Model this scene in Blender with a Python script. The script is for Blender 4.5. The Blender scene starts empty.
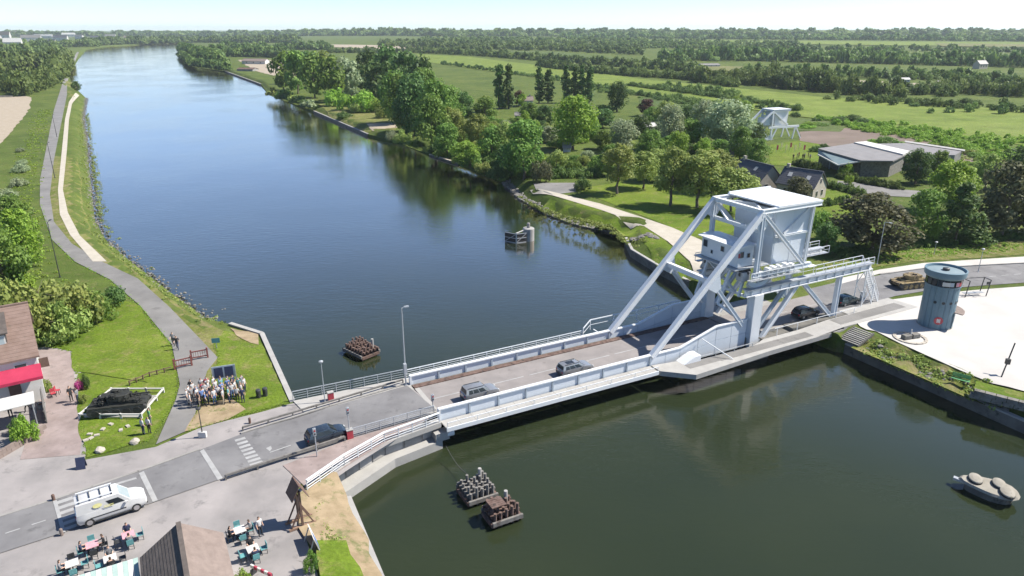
import bpy, bmesh, math, random
import numpy as np
from mathutils import Vector, Matrix
from mathutils.geometry import delaunay_2d_cdt

scene = bpy.context.scene
random.seed(7)
rng = np.random.default_rng(11)

# ------------------------------------------------------------------ camera
F_PX, HORIZON, CAM_H = 710.0, 29.0, 35.0
PITCH = math.atan((288 - HORIZON) / F_PX)
cam_data = bpy.data.cameras.new('camera')
cam_data.sensor_width = 36.0
cam_data.lens = 36.0 * F_PX / 1024.0
cam_data.clip_start = 0.5
cam_data.clip_end = 40000
cam = bpy.data.objects.new('camera', cam_data)
scene.collection.objects.link(cam)
cam.location = (0, 0, CAM_H)
cam.rotation_euler = (math.pi / 2 - PITCH, 0, 0)
scene.camera = cam

# ------------------------------------------------------------------ sky, sun, exposure
SUN_AZ = math.radians(9.0)      # direction towards the sun, measured from +X to +Y
SUN_EL = math.radians(49.0)
world = bpy.data.worlds.new('World')
scene.world = world
world.use_nodes = True
wn = world.node_tree.nodes
wl = world.node_tree.links
wn.clear()
sky = wn.new('ShaderNodeTexSky')
sky.sky_type = 'NISHITA'
sky.sun_disc = False
sky.sun_elevation = SUN_EL
sky.sun_rotation = math.pi / 2 - SUN_AZ
sky.altitude = 10
sky.air_density = 0.65
sky.dust_density = 0.1
sky.ozone_density = 4.2
bg = wn.new('ShaderNodeBackground')
bg.inputs['Strength'].default_value = 0.108
wo = wn.new('ShaderNodeOutputWorld')
wl.new(sky.outputs[0], bg.inputs[0])
wl.new(bg.outputs[0], wo.inputs[0])

sun_data = bpy.data.lights.new('sun', 'SUN')
sun_data.energy = 5.0
sun_data.angle = math.radians(0.53)
sun_data.color = (1.0, 0.945, 0.85)
sun = bpy.data.objects.new('sun', sun_data)
scene.collection.objects.link(sun)
sun.rotation_euler = Vector((math.cos(SUN_AZ) * math.cos(SUN_EL), math.sin(SUN_AZ) * math.cos(SUN_EL), math.sin(SUN_EL))).to_track_quat('Z', 'Y').to_euler()

scene.view_settings.view_transform = 'Standard'
scene.view_settings.look = 'None'
scene.view_settings.exposure = 0.82
scene.view_settings.gamma = 1.0
scene.cycles.use_denoising = True
scene.cycles.use_adaptive_sampling = True
scene.cycles.adaptive_threshold = 0.02
scene.cycles.max_bounces = 6
scene.cycles.diffuse_bounces = 3
scene.cycles.glossy_bounces = 3
scene.cycles.transmission_bounces = 4
scene.cycles.volume_bounces = 1
scene.cycles.caustics_reflective = False
scene.cycles.caustics_refractive = False

# ------------------------------------------------------------------ helpers
C = scene.collection
WATER = -2.5

def smooth(a, b, x):
    t = min(1.0, max(0.0, (x - a) / (b - a)))
    return t * t * (3 - 2 * t)

def hill(x, y):
    if y < 700:
        return 0.0
    side = smooth(-0.42, -0.12, x / y)
    d = math.hypot(x, y)
    return side * (9.0 * smooth(800, 2000, d) + 17.0 * smooth(2000, 4800, d)) + 6 * (1 - side) * smooth(2600, 5000, d)

def ray(u, v):
    x = (u - 512) / F_PX
    y = -(v - 288) / F_PX
    return (x, math.cos(PITCH) + y * math.sin(PITCH), -math.sin(PITCH) + y * math.cos(PITCH))

def P(u, v, z=0.0):
    d = ray(u, v)
    t = (z - CAM_H) / d[2]
    return Vector((d[0] * t, d[1] * t, z))

def PT(u, v, off=0.0):
    d = ray(u, v)
    z = 0.0
    for _ in range(12):
        t = (z - CAM_H) / min(d[2], -0.002)
        z = 0.5 * z + 0.5 * hill(d[0] * t, d[1] * t)
    return Vector((d[0] * t, d[1] * t, hill(d[0] * t, d[1] * t) + off))

def z_at(p, v):
    """height at which the vertical over p reaches picture row v"""
    k = (288 - v) / F_PX
    c, s = math.cos(PITCH), math.sin(PITCH)
    # yc/zc = k ; yc = y s + Z c ; zc = y c - Z s
    Z = (k * p[1] * c - p[1] * s) / (c + k * s)
    return CAM_H + Z

def px_size(p):
    """metres per pixel at point p"""
    zc = p[1] * math.cos(PITCH) - (p[2] - CAM_H) * math.sin(PITCH)
    return zc / F_PX

def tag(o, label=None, cat=None, group=None, kind=None):
    if label: o['label'] = label
    if cat: o['category'] = cat
    if group: o['group'] = group
    if kind: o['kind'] = kind
    return o

def thing(name, label, cat, loc=(0, 0, 0), rz=0.0, group=None):
    o = bpy.data.objects.new(name, None)
    o.empty_display_size = 0.3
    C.objects.link(o)
    o.location = loc
    o.rotation_euler = (0, 0, rz)
    return tag(o, label, cat, group)

def link(name, mesh, parent=None):
    o = bpy.data.objects.new(name, mesh)
    C.objects.link(o)
    if parent is not None:
        o.parent = parent
    return o

def copy_tree(o, parent=None):
    c = o.copy()
    C.objects.link(c)
    c.parent = parent
    for ch in list(o.children):
        copy_tree(ch, c)
    return c

class MB:
    """collects shapes for ONE mesh"""
    def __init__(self):
        self.v, self.f, self.m = [], [], []
    def add(self, vs, fs, mi=0):
        b = len(self.v)
        self.v += [tuple(q) for q in vs]
        self.f += [tuple(b + i for i in q) for q in fs]
        self.m += [mi] * len(fs)
        return self
    def box(self, x0, x1, y0, y1, z0, z1, mi=0):
        vs = [(x0, y0, z0), (x1, y0, z0), (x1, y1, z0), (x0, y1, z0), (x0, y0, z1), (x1, y0, z1), (x1, y1, z1), (x0, y1, z1)]
        return self.add(vs, [(3, 2, 1, 0), (4, 5, 6, 7), (0, 1, 5, 4), (1, 2, 6, 5), (2, 3, 7, 6), (3, 0, 4, 7)], mi)
    def beam(self, a, b, w, h=None, up=(0, 0, 1), mi=0):
        a, b = Vector(a), Vector(b)
        h = w if h is None else h
        d = (b - a).normalized()
        upv = Vector(up)
        if abs(d.dot(upv)) > 0.98:
            upv = Vector((1, 0, 0))
        sx = d.cross(upv).normalized() * (w / 2)
        sy = sx.cross(d).normalized() * (h / 2)
        vs = [a - sx - sy, a + sx - sy, a + sx + sy, a - sx + sy, b - sx - sy, b + sx - sy, b + sx + sy, b - sx + sy]
        return self.add(vs, [(0, 1, 2, 3), (7, 6, 5, 4), (4, 5, 1, 0), (5, 6, 2, 1), (6, 7, 3, 2), (7, 4, 0, 3)], mi)
    def tube(self, a, b, r, r2=None, n=8, mi=0, cap=True):
        a, b = Vector(a), Vector(b)
        r2 = r if r2 is None else r2
        d = (b - a).normalized()
        u = d.cross(Vector((0, 0, 1)))
        if u.length < 1e-3:
            u = Vector((1, 0, 0))
        u.normalize()
        w = d.cross(u)
        vs = []
        for i in range(n):
            t = 2 * math.pi * i / n
            q = u * math.cos(t) + w * math.sin(t)
            vs += [a + q * r, b + q * r2]
        fs = [(2 * i, 2 * ((i + 1) % n), 2 * ((i + 1) % n) + 1, 2 * i + 1) for i in range(n)]
        if cap:
            fs += [tuple(2 * i for i in range(n - 1, -1, -1)), tuple(2 * i + 1 for i in range(n))]
        return self.add(vs, fs, mi)
    def lathe(self, prof, n=20, c=(0, 0, 0), mi=0):
        vs = []
        for (r, z) in prof:
            for i in range(n):
                t = 2 * math.pi * i / n
                vs.append((c[0] + r * math.cos(t), c[1] + r * math.sin(t), c[2] + z))
        fs = []
        for k in range(len(prof) - 1):
            for i in range(n):
                j = (i + 1) % n
                fs.append((k * n + i, k * n + j, (k + 1) * n + j, (k + 1) * n + i))
        fs.append(tuple(range(n - 1, -1, -1)))
        fs.append(tuple((len(prof) - 1) * n + i for i in range(n)))
        return self.add(vs, fs, mi)
    def prism(self, pts, z0, z1, mi=0):
        n = len(pts)
        area = sum(pts[i][0] * pts[(i + 1) % n][1] - pts[(i + 1) % n][0] * pts[i][1] for i in range(n))
        if area < 0:
            pts = pts[::-1]
        vs = [(q[0], q[1], z0) for q in pts] + [(q[0], q[1], z1) for q in pts]
        fs = [tuple(range(n - 1, -1, -1)), tuple(range(n, 2 * n))]
        fs += [(i, (i + 1) % n, n + (i + 1) % n, n + i) for i in range(n)]
        return self.add(vs, fs, mi)
    def side_prism(self, pts, y0, y1, mi=0):
        """outline in x-z, thickness in y"""
        n = len(pts)
        vs = [(q[0], y0, q[1]) for q in pts] + [(q[0], y1, q[1]) for q in pts]
        fs = [tuple(range(n)), tuple(range(2 * n - 1, n - 1, -1))]
        fs += [((i + 1) % n, i, n + i, n + (i + 1) % n) for i in range(n)]
        return self.add(vs, fs, mi)
    def mesh(self, name, mats, bevel=0.0, smooth_angle=None):
        me = bpy.data.meshes.new(name)
        me.from_pydata(self.v, [], self.f)
        for m in (mats if isinstance(mats, (list, tuple)) else [mats]):
            me.materials.append(m)
        if max(self.m, default=0) > 0:
            me.polygons.foreach_set('material_index', self.m)
        bm = bmesh.new()
        bm.from_mesh(me)
        bmesh.ops.recalc_face_normals(bm, faces=bm.faces)
        if bevel:
            bmesh.ops.bevel(bm, geom=[e for e in bm.edges if len(e.link_faces) == 2 and e.calc_face_angle(0) > 0.5], offset=bevel, segments=1, affect='EDGES', clamp_overlap=True)
        if smooth_angle is not None:
            for f in bm.faces: f.smooth = True
            for e in bm.edges:
                if len(e.link_faces) == 2 and e.calc_face_angle(0) > smooth_angle: e.smooth = False
        bm.to_mesh(me)
        bm.free()
        me.update()
        return me
    def build(self, name, mats, parent=None, bevel=0.0, smooth_angle=None):
        return link(name, self.mesh(name, mats, bevel, smooth_angle), parent)

def np_mesh(name, verts, quads, mats, tint=None, smooth_f=False):
    me = bpy.data.meshes.new(name)
    nv, nf, k = len(verts), len(quads), quads.shape[1]
    me.vertices.add(nv)
    me.vertices.foreach_set('co', np.ascontiguousarray(verts, dtype=np.float32).ravel())
    me.loops.add(nf * k)
    me.loops.foreach_set('vertex_index', np.ascontiguousarray(quads, dtype=np.int32).ravel())
    me.polygons.add(nf)
    me.polygons.foreach_set('loop_start', np.arange(0, nf * k, k, dtype=np.int32))
    if tint is not None:
        at = me.attributes.new('tint', 'FLOAT', 'FACE')
        at.data.foreach_set('value', np.ascontiguousarray(tint, dtype=np.float32))
    if smooth_f:
        me.polygons.foreach_set('use_smooth', np.ones(nf, dtype=bool))
    for m in (mats if isinstance(mats, (list, tuple)) else [mats]):
        me.materials.append(m)
    me.update(calc_edges=True)
    return me

# ------------------------------------------------------------------ materials
def nodes_of(name):
    m = bpy.data.materials.new(name)
    m.use_nodes = True
    nt = m.node_tree
    b = nt.nodes['Principled BSDF']
    return m, nt, b

def noise(nt, scale, detail=4, rough=0.6, coord='Object', vec=None):
    n = nt.nodes.new('ShaderNodeTexNoise')
    n.inputs['Scale'].default_value = scale
    n.inputs['Detail'].default_value = detail
    n.inputs['Roughness'].default_value = rough
    if vec is None:
        tc = nt.nodes.new('ShaderNodeTexCoord')
        vec = tc.outputs[coord]
    nt.links.new(vec, n.inputs['Vector'])
    return n

def ramp(nt, fac, stops):
    r = nt.nodes.new('ShaderNodeValToRGB')
    e = r.color_ramp.elements
    while len(e) < len(stops):
        e.new(0.5)
    for i, (p, c) in enumerate(stops):
        e[i].position = p
        e[i].color = (c[0], c[1], c[2], 1)
    nt.links.new(fac, r.inputs[0])
    return r.outputs[0]

def mixc(nt, fac, a, b, mode='MIX'):
    m = nt.nodes.new('ShaderNodeMix')
    m.data_type = 'RGBA'
    m.blend_type = mode
    for sock, val in ((m.inputs[0], fac), (m.inputs[6], a), (m.inputs[7], b)):
        if hasattr(val, 'is_linked'):
            nt.links.new(val, sock)
        elif isinstance(val, (int, float)):
            sock.default_value = val
        else:
            sock.default_value = (val[0], val[1], val[2], 1)
    return m.outputs[2]

def bump(nt, b, height, strength, dist=0.1):
    bp = nt.nodes.new('ShaderNodeBump')
    bp.inputs['Strength'].default_value = strength
    bp.inputs['Distance'].default_value = dist
    nt.links.new(height, bp.inputs['Height'])
    nt.links.new(bp.outputs[0], b.inputs['Normal'])

def pm(name, c1, c2=None, scale=3.0, rough=0.7, metal=0.0, bumpv=0.0, detail=4, spots=None, coord='Object', spec=0.5):
    """noise between two colours, optional dirt spots (colour, scale, amount)"""
    m, nt, b = nodes_of(name)
    b.inputs['Roughness'].default_value = rough
    b.inputs['Metallic'].default_value = metal
    b.inputs['Specular IOR Level'].default_value = spec
    if c2 is None:
        c2 = tuple(x * 0.82 for x in c1)
    n = noise(nt, scale, detail, coord=coord)
    col = ramp(nt, n.outputs[0], [(0.35, c1), (0.68, c2)])
    if spots:
        n2 = noise(nt, spots[1], 5, 0.7, coord=coord)
        k = ramp(nt, n2.outputs[0], [(spots[2], (0, 0, 0)), (min(1.0, spots[2] + 0.12), (1, 1, 1))])
        col = mixc(nt, k, col, spots[0])
    nt.links.new(col, b.inputs['Base Color'])
    if bumpv:
        bump(nt, b, n.outputs[0], bumpv, 0.05)
    return m

M = {}
def build_materials():
    # meadow: several scales of green, some dry grass
    def grass(name, a, b_, c_, dry, dry_at=0.6, s=1.0):
        m, nt, b = nodes_of(name)
        b.inputs['Roughness'].default_value = 0.9
        b.inputs['Specular IOR Level'].default_value = 0.15
        n1 = noise(nt, 0.035 * s, 6, 0.65)
        n2 = noise(nt, 0.6 * s, 6, 0.7)
        n3 = noise(nt, 3.0 * s, 5, 0.7)
        n4 = noise(nt, 0.16 * s, 5, 0.65)
        col = ramp(nt, n1.outputs[0], [(0.32, a), (0.5, b_), (0.68, c_)])
        d = ramp(nt, n2.outputs[0], [(dry_at - 0.08, (0, 0, 0)), (dry_at + 0.1, (1, 1, 1))])
        col = mixc(nt, d, col, dry)
        fine = ramp(nt, n3.outputs[0], [(0.25, (0.62, 0.62, 0.62)), (0.75, (1.3, 1.3, 1.3))])
        col = mixc(nt, 1.0, col, fine, 'MULTIPLY')
        mot = ramp(nt, n4.outputs[0], [(0.3, (0.72, 0.76, 0.7)), (0.7, (1.22, 1.18, 1.25))])
        col = mixc(nt, 1.0, col, mot, 'MULTIPLY')
        nt.links.new(col, b.inputs['Base Color'])
        bump(nt, b, n3.outputs[0], 0.6, 0.2)
        return m
    M['meadow'] = grass('meadow_grass', (0.06, 0.092, 0.018), (0.085, 0.122, 0.022), (0.112, 0.138, 0.032), (0.145, 0.135, 0.055), 0.6)
    M['lawn'] = grass('lawn_grass', (0.075, 0.125, 0.013), (0.11, 0.165, 0.016), (0.145, 0.185, 0.026), (0.195, 0.185, 0.065), 0.6)
    M['verge'] = grass('verge_grass', (0.095, 0.125, 0.022), (0.13, 0.155, 0.03), (0.16, 0.162, 0.05), (0.21, 0.18, 0.09), 0.53)
    M['bankgrass'] = grass('bank_grass', (0.045, 0.07, 0.017), (0.07, 0.095, 0.025), (0.1, 0.105, 0.038), (0.14, 0.125, 0.065), 0.58)
    M['field_bright'] = grass('bright_field', (0.125, 0.175, 0.03), (0.145, 0.195, 0.034), (0.162, 0.205, 0.042), (0.185, 0.2, 0.06), 0.6, 0.5)
    M['field_mid'] = grass('mid_field', (0.062, 0.1, 0.026), (0.08, 0.116, 0.03), (0.096, 0.122, 0.038), (0.125, 0.132, 0.055), 0.6, 0.5)
    M['field_pale'] = grass('pale_field', (0.13, 0.145, 0.05), (0.155, 0.16, 0.058), (0.175, 0.17, 0.07), (0.2, 0.18, 0.09), 0.6, 0.5)
    M['scrubland'] = grass('scrub_ground', (0.075, 0.115, 0.022), (0.095, 0.135, 0.026), (0.12, 0.15, 0.036), (0.135, 0.135, 0.05), 0.6, 1)
    M['soil'] = pm('ploughed_soil', (0.13, 0.095, 0.072), (0.19, 0.145, 0.115), 0.06, 0.95, detail=8, spots=((0.11, 0.105, 0.055), 0.15, 0.58))
    M['sand'] = pm('bare_ground', (0.3, 0.25, 0.18), (0.36, 0.3, 0.23), 0.5, 0.95, spots=((0.2, 0.18, 0.1), 0.7, 0.6))
    M['dirt'] = pm('trodden_earth', (0.22, 0.165, 0.095), (0.35, 0.27, 0.17), 0.7, 0.95, bumpv=0.3, detail=8, spots=((0.12, 0.13, 0.045), 0.6, 0.54))
    M['asphalt'] = pm('road_asphalt', (0.135, 0.132, 0.135), (0.2, 0.196, 0.197), 0.28, 0.85, bumpv=0.1, detail=7, spots=((0.11, 0.108, 0.109), 0.75, 0.56))
    M['asphalt_bridge'] = pm('bridge_asphalt', (0.205, 0.187, 0.18), (0.255, 0.232, 0.222), 0.5, 0.85, spots=((0.155, 0.14, 0.134), 1.1, 0.6))
    M['path'] = pm('path_asphalt', (0.15, 0.145, 0.138), (0.215, 0.207, 0.198), 0.2, 0.9, detail=8, spots=((0.13, 0.126, 0.12), 0.6, 0.57))
    M['pavement'] = pm('grey_paving', (0.21, 0.197, 0.192), (0.315, 0.29, 0.28), 0.22, 0.9, detail=8, spots=((0.17, 0.16, 0.157), 0.5, 0.57))
    M['pink_paving'] = pm('pink_paving', (0.21, 0.165, 0.152), (0.31, 0.25, 0.235), 0.5, 0.9, bumpv=0.15, detail=8, spots=((0.16, 0.135, 0.125), 0.9, 0.57))
    M['gravel'] = pm('white_gravel', (0.43, 0.41, 0.385), (0.5, 0.48, 0.45), 0.2, 0.95, bumpv=0.1, spots=((0.34, 0.32, 0.295), 0.35, 0.64))
    M['palepath'] = pm('pale_gravel_path', (0.38, 0.345, 0.28), (0.45, 0.41, 0.345), 0.6, 0.95, spots=((0.27, 0.25, 0.17), 1.2, 0.64))
    M['paint'] = pm('road_paint', (0.36, 0.36, 0.355), (0.28, 0.278, 0.274), 1.2, 0.7, spots=((0.2, 0.197, 0.195), 2.2, 0.62))
    M['concrete'] = pm('concrete', (0.23, 0.222, 0.208), (0.3, 0.288, 0.27), 0.8, 0.9, bumpv=0.1, spots=((0.13, 0.124, 0.108), 1.4, 0.6))
    M['concrete_pale'] = pm('pale_concrete', (0.31, 0.3, 0.285), (0.37, 0.36, 0.34), 0.8, 0.9, spots=((0.21, 0.2, 0.18), 1.1, 0.63))
    M['concrete_dark'] = pm('wet_and_shade_concrete', (0.1, 0.095, 0.085), (0.17, 0.16, 0.14), 0.7, 0.8, spots=((0.04, 0.045, 0.03), 0.8, 0.55))  # dark tone doubles as painted shadow in the bridge gutter
    M['steel'] = pm('pale_blue_painted_steel', (0.57, 0.615, 0.66), (0.62, 0.66, 0.7), 0.5, 0.42, spots=((0.48, 0.5, 0.5), 0.9, 0.68))
    M['steel_white'] = pm('white_painted_steel', (0.66, 0.68, 0.695), (0.71, 0.725, 0.735), 0.5, 0.4, spots=((0.54, 0.53, 0.5), 0.9, 0.68))
    M['steel_grey'] = pm('grey_galvanised_steel', (0.36, 0.38, 0.4), (0.46, 0.48, 0.5), 1.5, 0.5, metal=0.3)
    M['steel_dark'] = pm('dark_greasy_steel', (0.05, 0.05, 0.052), (0.09, 0.088, 0.085), 2.0, 0.55, metal=0.3)
    M['stiffener'] = pm('grey_blue_steel', (0.32, 0.37, 0.42), (0.36, 0.41, 0.46), 1, 0.5)
    M['tower_blue'] = pm('weathered_blue_cladding', (0.1, 0.17, 0.215), (0.13, 0.205, 0.25), 0.9, 0.55, spots=((0.17, 0.225, 0.25), 1.6, 0.64))
    M['tower_roof'] = pm('blue_grey_roof_felt', (0.15, 0.21, 0.24), (0.19, 0.25, 0.28), 0.8, 0.8)
    M['black'] = pm('black_rubber', (0.018, 0.018, 0.018), (0.03, 0.03, 0.03), 3, 0.7)
    M['darkmetal'] = pm('black_painted_metal', (0.03, 0.032, 0.034), (0.05, 0.05, 0.05), 3, 0.5)
    M['glass'] = pm('dark_window_glass', (0.02, 0.025, 0.03), (0.03, 0.035, 0.042), 1, 0.08, spec=0.35)
    M['pale_glass'] = pm('sky_toned_glass', (0.3, 0.36, 0.38), (0.36, 0.42, 0.44), 1, 0.08, spec=0.8)  # pale base colour paints the reflected sky into the glass
    M['chrome'] = pm('silver_alloy', (0.5, 0.5, 0.52), (0.6, 0.6, 0.62), 3, 0.3, metal=0.9)
    M['lamp_glass'] = pm('headlamp_glass', (0.7, 0.72, 0.74), (0.8, 0.82, 0.84), 2, 0.1)
    M['red_lamp'] = pm('red_lamp_glass', (0.35, 0.02, 0.02), (0.45, 0.03, 0.03), 2, 0.2)
    M['red'] = pm('red_plastic', (0.36, 0.04, 0.055), (0.42, 0.06, 0.075), 2, 0.5)
    M['awning'] = pm('crimson_awning', (0.34, 0.016, 0.055), (0.4, 0.025, 0.07), 1.2, 0.8)
    M['rust'] = pm('rusty_weathered_timber', (0.085, 0.05, 0.04), (0.17, 0.115, 0.095), 2.2, 0.9, bumpv=0.2, spots=((0.03, 0.024, 0.022), 1.8, 0.55))
    M['greytimber'] = pm('grey_weathered_timber', (0.14, 0.13, 0.12), (0.21, 0.2, 0.185), 2.4, 0.9, spots=((0.06, 0.045, 0.04), 1.6, 0.55))
    M['timber'] = pm('brown_timber', (0.2, 0.125, 0.085), (0.28, 0.18, 0.125), 2.0, 0.8)
    M['timber_dark'] = pm('dark_brown_timber', (0.1, 0.06, 0.045), (0.15, 0.09, 0.07), 2.0, 0.8)
    M['gate'] = pm('maroon_painted_gate', (0.16, 0.05, 0.045), (0.22, 0.075, 0.06), 2, 0.7)
    M['roof_brown'] = pm('brown_tile_roof', (0.165, 0.11, 0.088), (0.21, 0.145, 0.12), 1.4, 0.85, bumpv=0.2, spots=((0.125, 0.1, 0.078), 2.2, 0.6))
    M['roof_dark'] = pm('dark_shade_toned_tiles', (0.075, 0.062, 0.055), (0.115, 0.095, 0.083), 1.8, 0.85, bumpv=0.2, spots=((0.16, 0.14, 0.11), 3.2, 0.63))  # on the outbuilding the dark tone paints the slope away from the sun
    M['roof_pinkish'] = pm('pinkish_sun_toned_tiles', (0.18, 0.14, 0.12), (0.235, 0.185, 0.16), 1.8, 0.85, bumpv=0.2, spots=((0.11, 0.085, 0.07), 3.2, 0.62))  # on the outbuilding the lighter tone paints sunlight on the right slope
    M['slate'] = pm('blue_black_slate', (0.07, 0.072, 0.085), (0.105, 0.105, 0.12), 1.6, 0.6, spots=((0.15, 0.14, 0.12), 1.2, 0.66))
    M['museum_roof'] = pm('grey_zinc_roof', (0.19, 0.177, 0.168), (0.235, 0.22, 0.21), 0.5, 0.6, spots=((0.15, 0.14, 0.132), 0.4, 0.6))
    M['museum_green'] = pm('grey_green_zinc', (0.14, 0.19, 0.197), (0.175, 0.225, 0.232), 0.6, 0.5)
    M['render_white'] = pm('white_render', (0.5, 0.485, 0.46), (0.57, 0.555, 0.53), 0.8, 0.9, spots=((0.4, 0.38, 0.34), 1.2, 0.66))
    M['stone'] = pm('pale_limestone', (0.36, 0.325, 0.275), (0.44, 0.4, 0.345), 2.2, 0.9, bumpv=0.25, spots=((0.24, 0.215, 0.175), 2.6, 0.6))
    M['stone_grey'] = pm('grey_rock', (0.14, 0.13, 0.115), (0.22, 0.21, 0.19), 1.4, 0.9, bumpv=0.3, spots=((0.06, 0.06, 0.045), 1.9, 0.55))
    M['camo'] = pm('camouflage_paint', (0.26, 0.195, 0.095), (0.21, 0.155, 0.075), 1.0, 0.8, spots=((0.04, 0.03, 0.024), 1.5, 0.47))
    M['olive'] = pm('dark_olive_steel', (0.016, 0.017, 0.014), (0.03, 0.031, 0.025), 1.6, 0.75, spots=((0.02, 0.02, 0.02), 1.4, 0.55))
    M['pier_cap'] = pm('stained_beige_concrete', (0.24, 0.22, 0.18), (0.32, 0.295, 0.25), 1.2, 0.9, spots=((0.13, 0.125, 0.09), 1.3, 0.58))
    M['bark'] = pm('tree_bark', (0.1, 0.08, 0.06), (0.17, 0.14, 0.11), 3, 0.95, bumpv=0.4)
    M['skin'] = pm('skin', (0.52, 0.33, 0.24), (0.58, 0.37, 0.28), 4, 0.6)
    for n, c in dict(hair_brown=(0.06, 0.035, 0.02), hair_grey=(0.35, 0.34, 0.33), cloth_white=(0.5, 0.5, 0.5), cloth_navy=(0.03, 0.04, 0.09), cloth_black=(0.025, 0.025, 0.028),
                     cloth_red=(0.36, 0.04, 0.07), cloth_teal=(0.12, 0.32, 0.33), cloth_blue=(0.12, 0.2, 0.42), cloth_grey=(0.22, 0.22, 0.23), cloth_beige=(0.45, 0.38, 0.28), cloth_pink=(0.62, 0.32, 0.36), cloth_green=(0.1, 0.3, 0.12)).items():
        M[n] = pm(n, c, tuple(x * 0.8 for x in c), 6, 0.85)
    # water: murky green body under a reflecting surface
    m, nt, b = nodes_of('canal_water')
    nt.nodes.remove(b)
    body = nt.nodes.new('ShaderNodeBsdfDiffuse')
    gloss = nt.nodes.new('ShaderNodeBsdfGlossy')
    gloss.inputs['Roughness'].default_value = 0.07
    gloss.inputs['Color'].default_value = (1.0, 0.89, 0.82, 1)
    n1 = noise(nt, 0.045, 3, 0.5)
    nt.links.new(ramp(nt, n1.outputs[0], [(0.35, (0.019, 0.027, 0.013)), (0.7, (0.026, 0.034, 0.015))]), body.inputs['Color'])
    tc = nt.nodes.new('ShaderNodeTexCoord')
    mp = nt.nodes.new('ShaderNodeMapping')
    mp.inputs['Rotation'].default_value = (0, 0, 0.5)
    mp.inputs['Scale'].default_value = (0.6, 1.5, 1)
    nt.links.new(tc.outputs['Object'], mp.inputs[0])
    w1 = noise(nt, 0.9, 4, 0.6, vec=mp.outputs[0])
    w3 = noise(nt, 2.4, 2, 0.5, vec=mp.outputs[0])
    ad = nt.nodes.new('ShaderNodeMath'); ad.operation = 'MULTIPLY_ADD'; ad.inputs[1].default_value = 0.35
    nt.links.new(w3.outputs[0], ad.inputs[0]); nt.links.new(w1.outputs[0], ad.inputs[2])
    w2 = noise(nt, 0.028, 3, 0.5)
    # calm streaks between wind-ruffled patches
    am = ramp(nt, w2.outputs[0], [(0.38, (0.3, 0.3, 0.3)), (0.6, (1, 1, 1))])
    mu = nt.nodes.new('ShaderNodeMath'); mu.operation = 'MULTIPLY'
    nt.links.new(ad.outputs[0], mu.inputs[0]); nt.links.new(am, mu.inputs[1])
    bpn = nt.nodes.new('ShaderNodeBump')
    bpn.inputs['Strength'].default_value = 0.15; bpn.inputs['Distance'].default_value = 0.25
    nt.links.new(mu.outputs[0], bpn.inputs['Height'])
    fr = nt.nodes.new('ShaderNodeFresnel'); fr.inputs['IOR'].default_value = 1.36
    for k_ in (body, gloss, fr): nt.links.new(bpn.outputs[0], k_.inputs['Normal'])
    fac = ramp(nt, fr.outputs[0], [(0.0, (0, 0, 0)), (0.06, (0.07, 0.07, 0.07)), (0.2, (0.62, 0.62, 0.62)), (0.42, (0.97, 0.97, 0.97)), (1.0, (1, 1, 1))])
    mxs = nt.nodes.new('ShaderNodeMixShader')
    nt.links.new(fac, mxs.inputs[0]); nt.links.new(body.outputs[0], mxs.inputs[1]); nt.links.new(gloss.outputs[0], mxs.inputs[2])
    nt.links.new(mxs.outputs[0], nt.nodes['Material Output'].inputs[0])
    M['water'] = m
    # foliage
    def leaf(name, dark, light, old=None):
        m, nt, b = nodes_of(name)
        at = nt.nodes.new('ShaderNodeAttribute'); at.attribute_name = 'tint'
        oi = nt.nodes.new('ShaderNodeObjectInfo')
        col = ramp(nt, at.outputs['Fac'], [(0.0, dark), (1.0, light)])
        hv = nt.nodes.new('ShaderNodeHueSaturation')
        mr = nt.nodes.new('ShaderNodeMapRange')
        mr.inputs['To Min'].default_value = 0.485; mr.inputs['To Max'].default_value = 0.515
        nt.links.new(oi.outputs['Random'], mr.inputs[0])
        mr2 = nt.nodes.new('ShaderNodeMapRange')
        mr2.inputs['To Min'].default_value = 0.82; mr2.inputs['To Max'].default_value = 1.18
        nt.links.new(oi.outputs['Random'], mr2.inputs[0])
        nt.links.new(mr.outputs[0], hv.inputs['Hue']); nt.links.new(mr2.outputs[0], hv.inputs['Value'])
        nt.links.new(col, hv.inputs['Color'])
        b.inputs['Roughness'].default_value = 0.6
        b.inputs['Specular IOR Level'].default_value = 0.25
        nt.links.new(hv.outputs[0], b.inputs['Base Color'])
        tr = nt.nodes.new('ShaderNodeBsdfTranslucent')
        nt.links.new(hv.outputs[0], tr.inputs[0])
        mx = nt.nodes.new('ShaderNodeMixShader'); mx.inputs[0].default_value = 0.38
        nt.links.new(b.outputs[0], mx.inputs[1]); nt.links.new(tr.outputs[0], mx.inputs[2])
        nt.links.new(mx.outputs[0], nt.nodes['Material Output'].inputs[0])
        return m
    M['leaf_mid'] = leaf('mid_green_leaves', (0.112, 0.205, 0.041), (0.229, 0.345, 0.068))
    M['leaf_dark'] = leaf('dark_green_leaves', (0.064, 0.128, 0.038), (0.140, 0.221, 0.059))
    M['leaf_light'] = leaf('light_green_leaves', (0.178, 0.304, 0.036), (0.316, 0.451, 0.067))
    M['leaf_olive'] = leaf('olive_leaves', (0.202, 0.282, 0.070), (0.358, 0.415, 0.113))
    M['leaf_grey'] = leaf('grey_green_willow_leaves', (0.221, 0.286, 0.153), (0.413, 0.460, 0.268))
    M['leaf_brown'] = leaf('brownish_dark_leaves', (0.083, 0.094, 0.047), (0.172, 0.167, 0.079))
    M['leaf_copper'] = leaf('copper_red_leaves', (0.078, 0.046, 0.034), (0.145, 0.080, 0.051))
    M['leaf_far'] = leaf('distant_woodland_leaves', (0.069, 0.127, 0.034), (0.230, 0.310, 0.081))
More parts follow.
